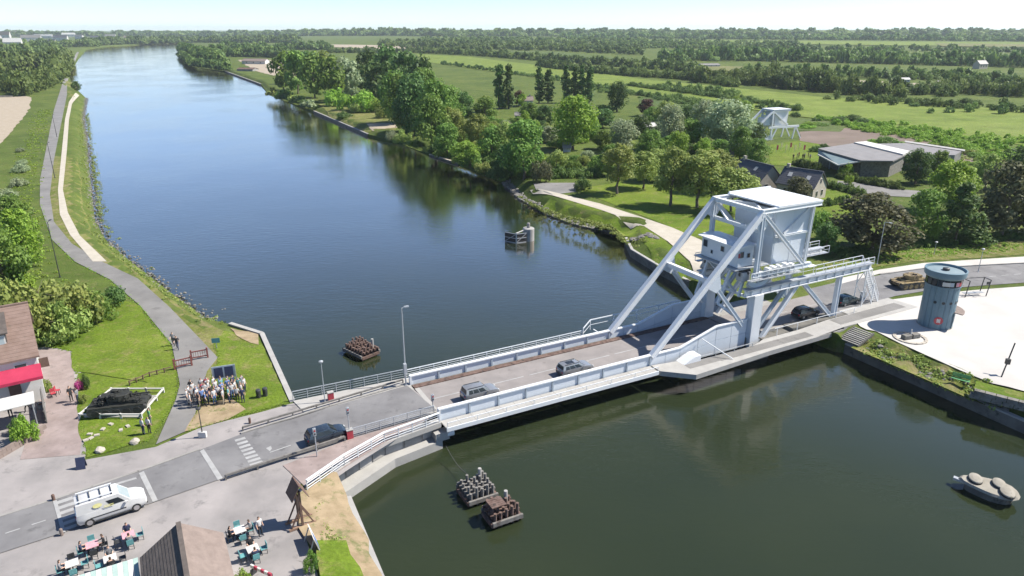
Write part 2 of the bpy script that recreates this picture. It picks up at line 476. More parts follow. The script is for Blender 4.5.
    M['flower'] = leaf('magenta_blossom', (0.465, 0.062, 0.248), (0.725, 0.145, 0.435))
build_materials()
# ------------------------------------------------------------------ terrain
WEST = [(380, 576, -0.9), (348, 498, -0.9), (337, 476, -0.06), (293, 403, -0.06), (262, 334, -0.2), (230, 324, -0.3), (207, 319, -2.42), (186, 303, -2.42), (170, 292, -2.42), (150, 276, -2.42),
        (128, 259, -2.42), (106, 240, -2.42), (95, 220, -2.42), (92, 195, -2.42), (89, 165, -2.42), (87, 140, -2.42), (83, 118, -2.42), (86, 98, -2.42), (72, 85, -2.42), (69, 75, -2.42),
        (78, 60, -2.42), (87, 49.5, -2.42), (110, 46.6, -2.42), (140, 45, -2.42), (170, 43.8, -2.42), (188, 43, -2.42)]
EAST = [(192, 45.5, -2.42), (180, 50, -2.42), (175, 54, -2.42), (193, 67, -2.42), (225, 71, -1.6), (261, 84, -1.6), (269, 95, -2.42), (285, 101, -2.42), (314, 111, -1.6), (337, 121, -1.6), (368, 134, -1.6),
        (404, 145, -2.42), (430, 155, -2.2), (459, 164, -2.2), (503, 183, -2.42), (509, 186, -2.42), (523, 200, -2.42), (550, 215, -2.42), (576, 225, -2.42), (600, 230, -2.42), (625, 233.5, -2.42),
        (626, 238, -1.2), (632, 250, -1.2), (657, 265, -1.2), (688, 281, -1.2), (694, 280, -0.06), (838, 334, -0.06), (846, 344, -1.3), (1024, 421, -1.3)]
def edge_pts(lst):
    out = []
    for (u, v, z) in lst:
        q = P(u, v, z)
        out.append((q.x, q.y, z))
    return out
we, ee = edge_pts(WEST), edge_pts(EAST)
west_line = [(105.0, -220.0, -0.9), (22.0, -25.0, -0.9)] + we
east_line = ee + [(93.0, -25.0, -1.3), (190.0, -220.0, -1.3)]
shore = west_line + east_line          # from the south-west up the canal and back down its east side

def densify(line, closed=False):
    out = []
    n = len(line)
    for i in range(n if closed else n - 1):
        a, b = line[i], line[(i + 1) % n]
        L = math.hypot(b[0] - a[0], b[1] - a[1])
        step = max(1.2, 0.016 * math.hypot(a[0], a[1]))
        k = max(1, int(L / step))
        for j in range(k):
            t = j / k
            out.append(tuple(a[c] + (b[c] - a[c]) * t for c in range(len(a))))
    if not closed:
        out.append(line[-1])
    return out

SA = np.array(shore[:-1]); SB = np.array(shore[1:])
def bank_z(pts):
    """terrain height at many points: sinks to the shore's own height within a few metres of it"""
    pts = np.asarray(pts, dtype=float)
    best = np.full(len(pts), 1e9); zt = np.zeros(len(pts))
    for a, b in zip(SA, SB):
        d = b[:2] - a[:2]
        L2 = d @ d
        t = np.clip(((pts - a[:2]) @ d) / L2, 0, 1)
        q = a[:2] + t[:, None] * d
        dist = np.hypot(*(pts - q).T)
        k = dist < best
        best[k] = dist[k]
        zt[k] = (a[2] + (b[2] - a[2]) * t)[k]
    w = np.where(zt < -2, 2.8 + 0.006 * pts[:, 1].clip(0, 800), 3.2)
    s = np.clip(best / w, 0, 1)
    s = s * s * (3 - 2 * s)
    return zt * (1 - s) + np.array([hill(x, y) for x, y in pts]) * s

def make_ground():
    line = densify(shore)
    outer = [(9000.0, -220.0), (9000.0, 4000.0), (8000.0, 9000.0), (0.0, 11000.0), (-8000.0, 9000.0), (-9000.0, 4000.0), (-9000.0, -220.0)]
    bnd = [(q[0], q[1]) for q in line] + outer
    pts = list(bnd)
    zs_known = [q[2] for q in line]
    # rows that follow the shore inland
    arr = np.array([(q[0], q[1]) for q in line])
    tan = np.gradient(arr, axis=0)
    tan /= np.linalg.norm(tan, axis=1)[:, None] + 1e-9
    nrm = np.stack([-tan[:, 1], tan[:, 0]], 1)
    inner = []
    for off in (0.7, 1.5, 2.4, 3.4, 5.4, 8.0):
        inner += [tuple(q) for q in arr + nrm * off]
    for r in np.geomspace(25, 8500, 60):
        for a in np.linspace(-0.15, math.pi + 0.15, 70):
            inner.append((r * math.cos(a) + random.uniform(-.02, .02) * r, r * math.sin(a) + random.uniform(-.02, .02) * r))
    poly = np.array(bnd)
    def inside(p):
        x, y = p[:, 0], p[:, 1]
        c = np.zeros(len(p), bool)
        j = len(poly) - 1
        for i in range(len(poly)):
            xi, yi = poly[i]; xj, yj = poly[j]
            k = ((yi > y) != (yj > y)) & (x < (xj - xi) * (y - yi) / (yj - yi + 1e-12) + xi)
            c ^= k
            j = i
        return c
    inner = np.array(inner)
    inner = inner[inside(inner)]
    allp = [Vector(q) for q in bnd] + [Vector(q) for q in inner]
    n = len(bnd)
    res = delaunay_2d_cdt(allp, [], [list(range(n))], 1, 1e-4)
    V2 = np.array([(q.x, q.y) for q in res[0]])
    z = bank_z(V2)
    verts = [(V2[i][0], V2[i][1], z[i]) for i in range(len(V2))]
    faces = [tuple(f) for f in res[2]]
    # skirt down into the water along the shore
    b = len(verts)
    for q in line:
        verts.append((q[0], q[1], q[2])); verts.append((q[0], q[1], -4.5))
    for i in range(len(line) - 1):
        faces.append((b + 2 * i, b + 2 * i + 1, b + 2 * i + 3, b + 2 * i + 2))
    me = bpy.data.meshes.new('ground')
    me.from_pydata(verts, [], faces)
    me.materials.append(M['meadow'])
    bm = bmesh.new(); bm.from_mesh(me)
    for f in bm.faces:
        if f.normal.z < 0 and abs(f.normal.z) > 0.1: f.normal_flip()
        f.smooth = abs(f.normal.z) > 0.3
    bm.to_mesh(me); bm.free()
    o = link('ground', me)
    tag(o, 'green meadow land on both banks of the canal', None, kind='structure')
make_ground()

# canal
canal_pts = [(q[0], q[1]) for q in shore]
cx = [(-400, -300), (400, -300), (400, 200), (150, 320), (-200, 900), (-900, 2300), (-2600, 2700), (-2600, 1500), (-500, 500), (-160, 200)]
wm = MB(); wm.add([(x, y, WATER) for x, y in cx], [tuple(range(len(cx)))])
tag(wm.build('canal_water', M['water']), 'wide calm canal under the bridge, dark green near and sky blue far', None, kind='structure')

SHEET_N = 0
NATURAL = {'field', 'lawn', 'verge', 'scrubland', 'clearing', 'bare_patch', 'earth_bank', 'grass_patch', 'quay_grass', 'quay_yard', 'bare_ground', 'cottage_lawn'}
def sheet(name, px, mat, off, label, world=False, grid=None):
    """ground cover laid over the terrain; px is an outline in picture points on the ground"""
    if world:
        pts = [(q[0], q[1]) for q in px]
    else:
        pts = [(lambda q: (q.x, q.y))(PT(*q[:2])) for q in px]
    dn = densify(pts, closed=True)
    if name in NATURAL:
        jr = random.Random(len(dn))
        dn = [(x + jr.uniform(-1, 1) * (0.12 + 0.0012 * math.hypot(x, y)), y + jr.uniform(-1, 1) * (0.12 + 0.0012 * math.hypot(x, y))) for x, y in dn]
    inner = []
    xs = [q[0] for q in dn]; ys = [q[1] for q in dn]
    g = grid or max(2.5, max(max(xs) - min(xs), max(ys) - min(ys)) / 24)
    sets = [(g, None)]
    if grid is None and g > 4: sets.append((2.6, 210.0))
    for (gg, near) in sets:
        x0, x1, y0, y1 = min(xs), max(xs), min(ys), max(ys)
        if near: x0, x1, y0, y1 = max(x0, -near), min(x1, near), max(y0, 20), min(y1, near)
        if x1 <= x0 or y1 <= y0: continue
        X, Y = np.meshgrid(np.arange(x0, x1, gg), np.arange(y0, y1, gg))
        X, Y = X.ravel(), Y.ravel()
        ins = np.zeros(len(X), bool)
        k2 = len(pts) - 1
        for k1 in range(len(pts)):
            (xa, ya), (xb, yb) = pts[k1], pts[k2]
            if ya != yb:
                ins ^= ((ya > Y) != (yb > Y)) & (X < (xb - xa) * (Y - ya) / (yb - ya) + xa)
            k2 = k1
        inner += [(a, b) for a, b in zip(X[ins], Y[ins])]
    allp = [Vector(q) for q in dn + inner]
    res = delaunay_2d_cdt(allp, [], [list(range(len(dn)))], 1, 1e-5)
    V2 = np.array([(q.x, q.y) for q in res[0]])
    global SHEET_N
    SHEET_N += 1
    z = bank_z(V2) + off + (SHEET_N % 9) * 0.0013
    me = bpy.data.meshes.new(name)
    me.from_pydata([(V2[i][0], V2[i][1], z[i]) for i in range(len(V2))], [], [tuple(f) for f in res[2]])
    me.materials.append(mat)
    bm = bmesh.new(); bm.from_mesh(me)
    for f in bm.faces:
        if f.normal.z < 0: f.normal_flip()
        f.smooth = True
    bm.to_mesh(me); bm.free()
    return tag(link(name, me), label, None, kind='structure')

def strip(name, left, right, mat, off, label):
    return sheet(name, list(left) + list(right)[::-1], mat, off, label)

# ---- far fields
sheet('field', [(415, 54), (470, 57), (545, 66), (640, 79), (740, 89), (830, 98), (940, 105), (1060, 113), (1060, 150), (960, 138), (880, 127), (800, 117), (700, 102), (620, 90), (545, 78), (480, 70), (425, 62)], M['field_bright'], 0.25, 'bright green pasture running across the east plain')
sheet('field', [(640, 96), (760, 114), (850, 124), (840, 132), (800, 131), (700, 118), (640, 108)], M['field_mid'], 0.15, 'green meadow behind the displayed old bridge')
sheet('field', [(440, 49), (560, 52), (640, 60), (760, 70), (760, 73), (640, 64), (520, 57), (430, 52)], M['field_mid'], 0.4, 'narrow green field below the long wood')
sheet('field', [(700, 66), (800, 68), (805, 73), (700, 71)], M['field_pale'], 0.45, 'pale dry field strip among the hedges')
sheet('field', [(860, 81), (960, 86), (1060, 93), (1060, 96), (940, 91), (850, 84)], M['sand'], 0.45, 'pale bare strip between hedges on the plain')
sheet('field', [(600, 41), (700, 40.5), (830, 41.5), (1060, 43), (1060, 47), (900, 46), (760, 44), (640, 43.5)], M['field_bright'], 1.0, 'light green field on the far slope')
sheet('field', [(935, 44), (1060, 45), (1060, 48), (940, 47)], M['field_pale'], 1.4, 'tan field on the far slope at right')
sheet('field', [(310, 44.5), (400, 46), (430, 49), (400, 50), (300, 46.5)], M['sand'], 0.5, 'pale bare ground strip behind the tree belt')
sheet('field', [(800, 132), (850, 128), (900, 134), (960, 147), (1008, 156), (1003, 168), (940, 160), (850, 150), (800, 141)], M['soil'], 0.12, 'brown ploughed ground behind the museum')
sheet('scrubland', [(880, 121), (960, 136), (1080, 152), (1080, 178), (1008, 160), (935, 142), (870, 130), (800, 120)], M['scrubland'], 0.1, 'rough light green scrub ground beyond the brown plot')
sheet('quay_yard', [(238, 60), (285, 60), (292, 68), (300, 78), (290, 80), (255, 71)], M['sand'], 0.12, 'bare sandy yard on the far east quay')
sheet('clearing', [(318, 104), (372, 108), (398, 122), (395, 130), (368, 129), (330, 114)], M['verge'], 0.1, 'dry grass clearing between trees on the east quay')
sheet('clearing', [(366, 124), (396, 123), (398, 128), (372, 129.5)], M['sand'], 0.16, 'small bare patch at the quay edge')
sheet('bare_ground', [(-40, 97), (20, 95), (32, 98), (28, 112), (5, 140), (-40, 170)], M['sand'], 0.1, 'pale bare ground at the left edge behind the meadow')

# ---- west bank: towpath, gravel path, verge
sheet('verge', [(40, 205), (52, 150), (66, 100), (78, 82), (66, 78), (64, 90), (82, 100), (78, 130), (79, 165), (82, 200), (92, 228), (118, 255), (160, 292), (190, 312), (222, 330), (255, 345), (276, 400), (190, 420), (172, 345), (120, 275), (70, 255)], M['verge'], 0.032, 'sunlit grass verge between towpath and canal')
strip('towpath', [(156, 445), (176, 400), (180, 385), (172, 345), (140, 306), (110, 280), (75, 262), (52, 240), (40, 205), (40, 180), (46, 150), (54, 110), (62, 85), (66, 70), (77, 52)],
      [(190, 430), (200, 400), (207, 372), (218, 358), (196, 335), (170, 308), (138, 279), (100, 261), (72, 244), (54, 222), (50, 195), (54, 160), (62, 120), (67, 95), (67, 80), (69, 70), (79, 52)], M['path'], 0.07, 'grey asphalt towpath curving along the west bank')
strip('gravel_path', [(93, 262), (70, 235), (60, 215), (58, 190), (62, 150), (65, 120), (69, 102), (76, 92)], [(107, 262), (80, 236), (68, 213), (63, 190), (67, 150), (69, 120), (72, 104), (79, 94)], M['palepath'], 0.085, 'narrow pale gravel path beside the towpath')

# ---- west bank: paving, lawns
sheet('forecourt', [(-60, 455), (30, 350), (75, 340), (90, 420), (85, 460), (156, 447), (186, 434), (200, 428), (228, 420.5), (262, 412), (292, 403), (330, 397), (405, 382), (440, 412), (312, 492), (300, 520), (318, 576), (340, 640), (-120, 700), (-120, 560)], M['pavement'], 0.02, 'grey and pinkish paved forecourt on the west bank')
sheet('lawn', [(45, 347), (80, 330), (120, 300), (135, 302), (170, 345), (179, 385), (173, 388), (125, 378), (75, 372), (70, 352)], M['lawn'], 0.06, 'bright mown lawn beside the cafe drive')
sheet('lawn', [(78, 374), (125, 380), (178, 388), (170, 412), (150, 440), (88, 458), (78, 420)], M['lawn'], 0.05, 'small lawn round the tank memorial')
sheet('lawn', [(218, 362), (214, 340), (226, 330), (258, 336), (289, 402), (262, 410.5), (228, 419), (190, 431), (200, 405)], M['lawn'], 0.05, 'lawn at the canal corner behind the crowd')
sheet('bare_patch', [(200, 405), (232, 398), (245, 410), (228, 420), (186, 433)], M['dirt'], 0.075, 'worn sandy grass in front of the crowd')
sheet('bare_patch', [(230, 327), (258, 333), (259, 345), (240, 339)], M['dirt'], 0.08, 'reddish bare patch at the quay corner')
sheet('earth_bank', [P(347, 497, -0.9), P(380, 576, -0.9), P(400, 625, -0.9), P(350, 640), P(318, 560), P(300, 530), P(297, 500), P(306, 488), P(331, 472), P(336, 474)], M['dirt'], 0.2, 'sandy earth bank beside the south quay', world=True)
sheet('grass_patch', [(318, 545), (345, 540), (366, 578), (372, 620), (335, 620), (322, 580)], M['lawn'], 0.36, 'grass patch on the sandy south bank')
sheet('pink_paving', [(283, 466), (345, 441), (437, 414), (400, 434), (340, 470), (308, 490)], M['pink_paving'], 0.05, 'pink paved triangle beside the bridge approach')
sheet('cafe_drive', [(35, 352), (45, 348), (70, 352), (76, 385), (84, 420), (80, 455), (20, 460), (40, 400)], M['pink_paving'], 0.04, 'pinkish drive in front of the cafe')

# ---- roads
ROAD_FAR = [(-70, 535), (0, 516), (54, 499), (138, 473), (199, 451), (241, 435), (329, 408), (407, 386)]
ROAD_NEAR = [(-70, 575), (0, 554), (61, 534), (145, 506), (220, 480), (264, 464), (347, 436), (437, 411)]
strip('road', ROAD_FAR, ROAD_NEAR, M['asphalt'], 0.075, 'grey asphalt road leading onto the bridge')
E_FAR = [(806, 290), (835, 283), (880, 275.5), (923, 269.5), (975, 266.5), (1024, 264), (1100, 261)]
E_NEAR = [(838, 315), (860, 307), (895, 296.5), (930, 290.5), (982, 286), (1024, 283), (1110, 279)]
strip('road', E_FAR, E_NEAR, M['asphalt'], 0.075, 'asphalt road curving away on the east bank')
sheet('footway', [(838, 279), (880, 270), (923, 263.5), (975, 260), (1024, 257), (1110, 254), (1110, 260), (1024, 263), (975, 265.5), (923, 268.5), (880, 274), (842, 284)], M['gravel'], 0.08, 'white gravel footway beyond the east road')
sheet('plaza', [(860, 327), (852, 318), (866, 308.5), (893, 300), (930, 295), (982, 290), (1024, 287), (1130, 281), (1130, 430), (1024, 392), (992, 383), (960, 370), (925, 355), (900, 344), (876, 332), (866, 330)], M['gravel'], 0.1, 'bright white gravel plaza round the blue tower')
sheet('lawn', [(820, 262), (870, 250), (930, 240), (1024, 230), (1110, 225), (1110, 252), (1024, 255), (923, 261), (880, 266), (838, 276)], M['verge'], 0.05, 'sunlit grass verge below the dark trees')
sheet('lawn', [(530, 200), (560, 205), (600, 220), (640, 235), (660, 262), (690, 278), (684, 258), (665, 240), (640, 224), (600, 209), (560, 196)], M['lawn'], 0.05, 'grass strip between pale path and canal')
sheet('lawn', [(575, 190), (620, 182), (700, 190), (760, 215), (720, 240), (694, 238), (660, 223), (620, 207)], M['lawn'], 0.05, 'shaded lawn under the row of olive trees')
strip('gravel_path', [(530, 187), (560, 194), (600, 204), (640, 217), (672, 228), (700, 240), (735, 262)], [(533, 190), (560, 198), (600, 210), (640, 224), (668, 242), (690, 262), (700, 282)], M['palepath'], 0.1, 'pale gravel path along the east bank')
sheet('parking_patch', [(533, 183), (575, 183), (576, 192), (552, 195), (536, 189)], M['path'], 0.07, 'small grey parking patch by the water')
sheet('lawn', [(770, 145), (815, 138), (822, 150), (818, 168), (770, 165)], M['lawn'], 0.08, 'museum lawn in front of the old bridge')
sheet('cottage_lawn', [(820, 185), (850, 195), (860, 215), (820, 235), (805, 205)], M['lawn'], 0.07, 'green garden lawn beside the stone cottages')
sheet('museum_drive', [(838, 181), (870, 184), (905, 190), (930, 192), (925, 198), (880, 196), (835, 187)], M['path'], 0.08, 'grey drive in front of the museum')
sheet('quay_grass', [(852, 340), (872, 328), (900, 343), (960, 369), (992, 382), (1000, 392), (985, 398), (930, 376), (880, 355)], M['verge'], 0.04, 'rough grass slope between gravel plaza and quay wall')

# ---- painted markings
def mark(name, px, off=0.084, label=''):
    return sheet(name, px, M['paint'], off, label, grid=50)
crossing = ['wide zebra crossing', 'narrow zebra crossing']
def lerp2(a, b, t): return (a[0] + (b[0] - a[0]) * t, a[1] + (b[1] - a[1]) * t)
def band(fa, fb, na, nb, n, duty, name, label):
    """stripes that lie along the road between two cross lines (far a-b, near a-b)"""
    mb = MB()
    for i in range(n):
        t0 = (i + (1 - duty) / 2) / n; t1 = (i + (1 + duty) / 2) / n
        q = [lerp2(fa, na, t0), lerp2(fb, nb, t0), lerp2(fb, nb, t1), lerp2(fa, na, t1)]
        w = [P(*k, 0.084) for k in q]
        mb.add(w, [(0, 1, 2, 3)])
    return tag(mb.build(name, M['paint']), label, None, kind='structure')
band((234, 439), (244, 436), (251, 467), (264, 463), 8, 0.55, 'zebra_crossing', 'white zebra stripes across the road near the crowd')
band((54, 501), (72, 495), (62, 533), (82, 526), 6, 0.55, 'zebra_crossing', 'white zebra stripes behind the van')
mark('stop_line', [(139, 474), (144, 472), (158, 501), (153, 503)], label='worn white line in front of the van')
mark('stop_line', [(200, 452), (204, 450), (223, 479), (218, 481)], label='worn white line across the road between the crossings')
mark('stop_line', [(53, 502), (57, 501), (66, 533), (62, 534)], label='white line behind the van', off=0.092)
mark('edge_line', [(106, 518.5), (143, 505.5), (146, 507), (108, 520)], label='white edge line beside the van')
mark('edge_line', [(86, 493), (136, 478), (137, 479.5), (88, 494.5)], label='white edge line on the far side of the van')
def dashes(a, b, n, w, name, label, off=0.084):
    a, b = P(*a, off), P(*b, off)
    d = (b - a); L = d.length; d.normalize(); s = Vector((-d.y, d.x, 0)) * w
    mb = MB()
    for i in range(n):
        p = a + d * (L * (i + 0.2) / n); q = a + d * (L * (i + 0.75) / n)
        mb.add([p - s, q - s, q + s, p + s], [(0, 1, 2, 3)])
    tag(mb.build(name, M['paint']), label, None, kind='structure')
dashes((0, 535), (52, 518), 2, 0.06, 'centre_line', 'white centre dashes at the left edge')
dashes((262, 455), (300, 442), 1, 0.06, 'centre_line', 'short white dash after the zebra crossing')
mark('lane_arrow', [(266, 449), (271, 446.5), (272, 449.5), (270, 452)], label='small worn arrow on the road')
dashes((895, 285), (1024, 273.5), 10, 0.07, 'centre_line', 'centre dashes on the east road')
def kerb(px, name, label, side=0.22, h=0.12):
    pts = [P(*q) for q in px]
    mb = MB()
    for a, b in zip(pts[:-1], pts[1:]):
        d = (b - a).normalized()
        mb.beam((a.x, a.y, h / 2 + 0.04), (b.x + d.x * 0.05, b.y + d.y * 0.05, h / 2 + 0.04), side, h)
    tag(mb.build(name, M['concrete']), label, None, kind='structure')
kerb([(241, 434), (329, 407), (405, 385)], 'kerb', 'stone kerb on the far side of the bridge approach')
kerb([(226, 479), (264, 465.5), (347, 437.5), (437, 412.5)], 'kerb', 'stone kerb beside the pink paving')
kerb([(-10, 520), (54, 500), (138, 472), (199, 450)], 'kerb', 'low kerb on the far side of the west road', h=0.06)
kerb([(880, 275), (923, 269), (975, 266), (1024, 263.5), (1100, 260.5)], 'kerb', 'kerb between east road and white footway')
# ------------------------------------------------------------------ the lifting bridge (local frame: x along the span, y across to the far side)
BO = (-6.9526, 59.577, 0.0)
BA = math.atan2(0.47026, 0.88253)
BW = 7.8
def bp(s, t, z=0.0):
    return Vector((BO[0] + 0.88253 * s - 0.47026 * t, BO[1] + 0.47026 * s + 0.88253 * t, z))

br = thing('bascule_bridge', 'pale blue rolling lift bridge with overhead counterweight and slanting beams', 'bridge', BO, BA)
ST, SW = M['steel'], M['steel_white']
# deck and carriageway
MB().box(0.0, 40.2, 0.1, BW - 0.1, -0.9, -0.02).build('deck', M['concrete_dark'], br)
road = MB().box(0.02, 40.1, 1.0, 6.7, -0.016, 0.02).build('carriageway', M['asphalt_bridge'], br)
for i in range(7):
    MB().box(0.8 + i * 5.6, 0.8 + i * 5.6 + 4.9, 3.72, 3.86, 0.021, 0.026).build('centre_line', M['paint'], road)
MB().box(0.02, 0.5, 1.0, 6.7, 0.0215, 0.03).build('expansion_joint', M['concrete_pale'], road)
MB().box(0.02, 40.1, 0.42, 0.98, -0.018, 0.1).build('kerb_strip', M['concrete'], br)
MB().box(0.02, 40.1, 6.72, 7.4, -0.018, 0.1).build('kerb_strip', M['rust'], br)
# main girders: plates between stiffeners, rising towards the rolling quadrants
def girder_top(s):
    if s < 29.5: return 1.0
    if s < 34.8: return 1.0 + (s - 29.5) / 5.3 * 1.55
    return 2.55
for t in (0.0, BW):
    n = 8
    for i in range(n):
        a, b = i * 25.2 / n, (i + 1) * 25.2 / n
        MB().box(a + 0.09, b - 0.09, t - 0.05, t + 0.05, -0.55, 0.93).build('girder_plate', ST, br)
        MB().box(b - 0.085, b + 0.085, t - 0.16, t + 0.16, -0.55, 0.93).build('stiffener', M['stiffener'], br)
    MB().box(-0.1, 25.3, t - 0.2, t + 0.2, 0.935, 1.06).build('top_flange', SW, br)
    MB().box(-0.12, 0.08, t - 0.2, t + 0.2, -0.7, 0.93).build('girder_end', SW, br)
    xs = [25.3, 27.4, 29.5, 32.1, 34.8, 37.2, 39.6]
    for a, b in zip(xs[:-1], xs[1:]):
        za, zb = girder_top(a), girder_top(b)
        ma, mb_ = (-1.0 + za) * 0.5, (-1.0 + zb) * 0.5
        if za > 1.5 or zb > 1.5:
            MB().side_prism([(a + .03, -1.0), (b - .03, -1.0), (b - .03, mb_ - .03), (a + .03, ma - .03)], t - 0.06, t + 0.06).build('girder_plate', ST, br)
            MB().side_prism([(a + .03, ma + .03), (b - .03, mb_ + .03), (b - .03, zb - .06), (a + .03, za - .06)], t - 0.06, t + 0.06).build('girder_plate', ST, br)
        else:
            MB().side_prism([(a + .03, -1.0), (b - .03, -1.0), (b - .03, zb - .06), (a + .03, za - .06)], t - 0.06, t + 0.06).build('girder_plate', ST, br)
        MB().beam((a, t, za), (b, t, zb), 0.34, 0.12).build('top_flange', SW, br)
    w = MB().box(25.3, 39.6, t - 0.03, t + 0.03, -0.99, 0.9)
    w.build('girder_web', M['stiffener'], br)
for s in (5, 10, 15, 20, 25, 30, 35):
    MB().box(s - 0.2, s + 0.2, 0.3, BW - 0.3, -1.3, -0.92).build('cross_girder', M['stiffener'], br)
# footways outside the girders
def plank_walk(s0, s1, t0, t1, z, parent, step=1.57, mat=M['concrete_pale']):
    s = s0
    while s < s1 - 0.1:
        e = min(s + step, s1)
        MB().box(s + 0.012, e - 0.012, t0, t1, z - 0.12, z).build('walkway_panel', mat, parent)
        s = e
plank_walk(0.0, 25.1, -1.72, -0.22, -0.2, br)
MB().box(0.0, 25.1, -1.86, -1.735, -0.55, -0.12).build('fascia_beam', SW, br)
plank_walk(0.0, 38.0, BW + 0.22, BW + 1.6, -0.2, br, 3.14)
MB().box(0.0, 38.0, BW + 1.62, BW + 1.72, -0.5, -0.1).build('fascia_beam', SW, br)
def railing(pts, parent, name='railing', h=1.05, step=1.57, mat=None, bars=3, r=0.03, posts_named=True):
    """posts every step metres plus horizontal bars along a polyline of local points"""
    mat = mat or SW
    pts = [Vector(q) for q in pts]
    bar = MB()
    for a, b in zip(pts[:-1], pts[1:]):
        for k in range(bars):
            z = h * (k + 1) / bars
            rr = r * (1.3 if k == bars - 1 else 0.6)
            bar.beam(a + Vector((0, 0, z)), b + Vector((0, 0, z)), rr * 2)
    bar.build('handrail', mat, parent)
    pmesh = None
    for a, b in zip(pts[:-1], pts[1:]):
        L = (b - a).length
        k = max(1, round(L / step))
        for i in range(k + 1):
            q = a + (b - a) * (i / k)
            if pmesh is None:
                pmesh = MB().box(-r, r, -r, r, 0, h - 0.02).mesh('rail_post', mat)
            o = link('rail_post', pmesh, parent)
            o.location = q
railing([(0.1, -1.78, -0.12), (25.0, -1.78, -0.12)], br, h=0.5, bars=1, step=3.14, r=0.025)
railing([(0.1, BW + 1.67, -0.1), (22.5, BW + 1.67, -0.1)], br, h=1.0, bars=4)
# the two slanting main beams with flanges
FT, MT_, TT = (25.4, 0.75), (33.45, 8.15), (40.2, 15.5)
def ibeam(a, b, w, h, parent, name, mat=ST):
    a, b = Vector(a), Vector(b)
    d = (b - a).normalized()
    sd = Vector((0, 1, 0)) if abs(d.y) < 0.9 else Vector((1, 0, 0))
    upv = d.cross(sd).normalized() * -1 if d.cross(sd).z < 0 else d.cross(sd).normalized()
    mb = MB()
    mb.beam(a, b, w * 0.72, h * 0.8, up=upv)
    for k in (-1, 1):
        mb.beam(a + upv * (k * h * 0.46), b + upv * (k * h * 0.46), w, h * 0.16, up=upv)
    return mb.build(name, mat, parent)
for t in (0.0, BW):
    ibeam((FT[0], t, FT[1]), (TT[0], t, TT[1]), 0.55, 0.62, br, 'slanting_beam', SW)
    ibeam((MT_[0], t, MT_[1]), (38.9, t, 1.9), 0.4, 0.42, br, 'strut', ST)
    ibeam((40.15, t, 15.2), (40.15, t, 7.6), 0.45, 0.45, br, 'tower_post', ST)
    ibeam((40.4, t, 15.1), (48.0, t, 8.1), 0.4, 0.42, br, 'brace', SW)
    ibeam((39.6, t, 8.0), (49.2, t, 8.0), 0.45, 0.5, br, 'bottom_chord', ST)
    ibeam((39.9, t, 15.55), (49.6, t, 15.55), 0.45, 0.45, br, 'top_chord', SW)
    MB().side_prism([(38.5, 14.2), (40.1, 15.7), (42.0, 15.5), (41.3, 14.3), (40.6, 13.3), (39.8, 13.3)], t - 0.06, t + 0.06).build('gusset_plate', SW, br)
    MB().side_prism([(32.7, 7.6), (34.2, 9.1), (34.6, 7.4), (33.9, 6.9)], t - 0.3, t + 0.3).build('gusset_plate', ST, br)
ibeam((40.15, 0, 15.5), (40.15, BW, 15.5), 0.5, 0.45, br, 'portal_beam', SW)
ibeam((40.3, 0.2, 13.2), (40.3, BW - 0.2, 13.2), 0.35, 0.4, br, 'portal_beam', SW)
ibeam((MT_[0], 0.2, MT_[1]), (MT_[0], BW - 0.2, MT_[1]), 0.5, 0.5, br, 'portal_beam', SW)
for (a, b) in (((33.5, 6.6, 7.9), (36.5, 7.6, 4.6)), ((40.3, 7.4, 14.9), (40.3, 5.4, 13.3)), ((40.3, 0.4, 14.9), (40.3, 2.4, 13.3)), ((40.4, 0.4, 15.4), (43.0, 3.9, 15.4)), ((40.4, 7.4, 15.4), (43.0, 3.9, 15.4)), ((40.3, 3.9, 13.2), (43.1, 3.0, 12.0)), ((40.3, 1.2, 13.2), (43.1, 3.2, 15.0))):
    ibeam(a, b, 0.22, 0.24, br, 'brace', SW)
# counterweight: riveted plates on a box
cw = MB()
cw.side_prism([(43.3, 8.6), (48.6, 8.1), (49.0, 15.3), (43.0, 15.3)], 0.75, BW - 0.75)
cwo = cw.build('counterweight', ST, br)
for t, sgn in ((0.75, -1), (BW - 0.75, 1)):
    for (a, b, z0, z1) in ((43.4, 46.0, 8.75, 12.0), (46.1, 48.5, 8.5, 12.0), (43.2, 46.0, 12.15, 15.15), (46.1, 48.6, 12.15, 15.15)):
        MB().box(a, b, t + (-0.03 if sgn < 0 else 0.002), t + (-0.002 if sgn < 0 else 0.03), z0, z1).build('side_plate', ST, cwo)
    ibeam((43.2, t + sgn * 0.14, 12.07), (48.9, t + sgn * 0.14, 12.07), 0.22, 0.2, cwo, 'rib', SW)
    ibeam((44.6, t + sgn * 0.14, 12.3), (48.6, t + sgn * 0.14, 15.1), 0.22, 0.2, cwo, 'rib', SW)
    ibeam((48.8, t + sgn * 0.2, 8.0), (49.1, t + sgn * 0.2, 15.4), 0.3, 0.3, cwo, 'rib', SW)
for i in range(4):
    t0 = 0.85 + i * 1.53
    for (z0, z1) in ((8.75, 11.9), (12.0, 15.2)):
        xw = 43.3 - (z0 - 8.6) / 6.7 * 0.3
        MB().side_prism([(xw - 0.03, z0), (xw + 0.02, z0), (43.3 - (z1 - 8.6) / 6.7 * 0.3 + 0.02, z1), (43.3 - (z1 - 8.6) / 6.7 * 0.3 - 0.03, z1)], t0 + 0.02, t0 + 1.49).build('front_plate', ST, cwo)
rf = MB().side_prism([(42.4, 15.8), (49.7, 15.8), (49.7, 15.92), (42.4, 15.96)], -0.2, BW + 0.2).build('roof', SW, br)
MB().box(42.5, 49.6, BW + 0.02, BW + 0.18, 15.97, 16.12).build('roof_kerb', SW, rf)
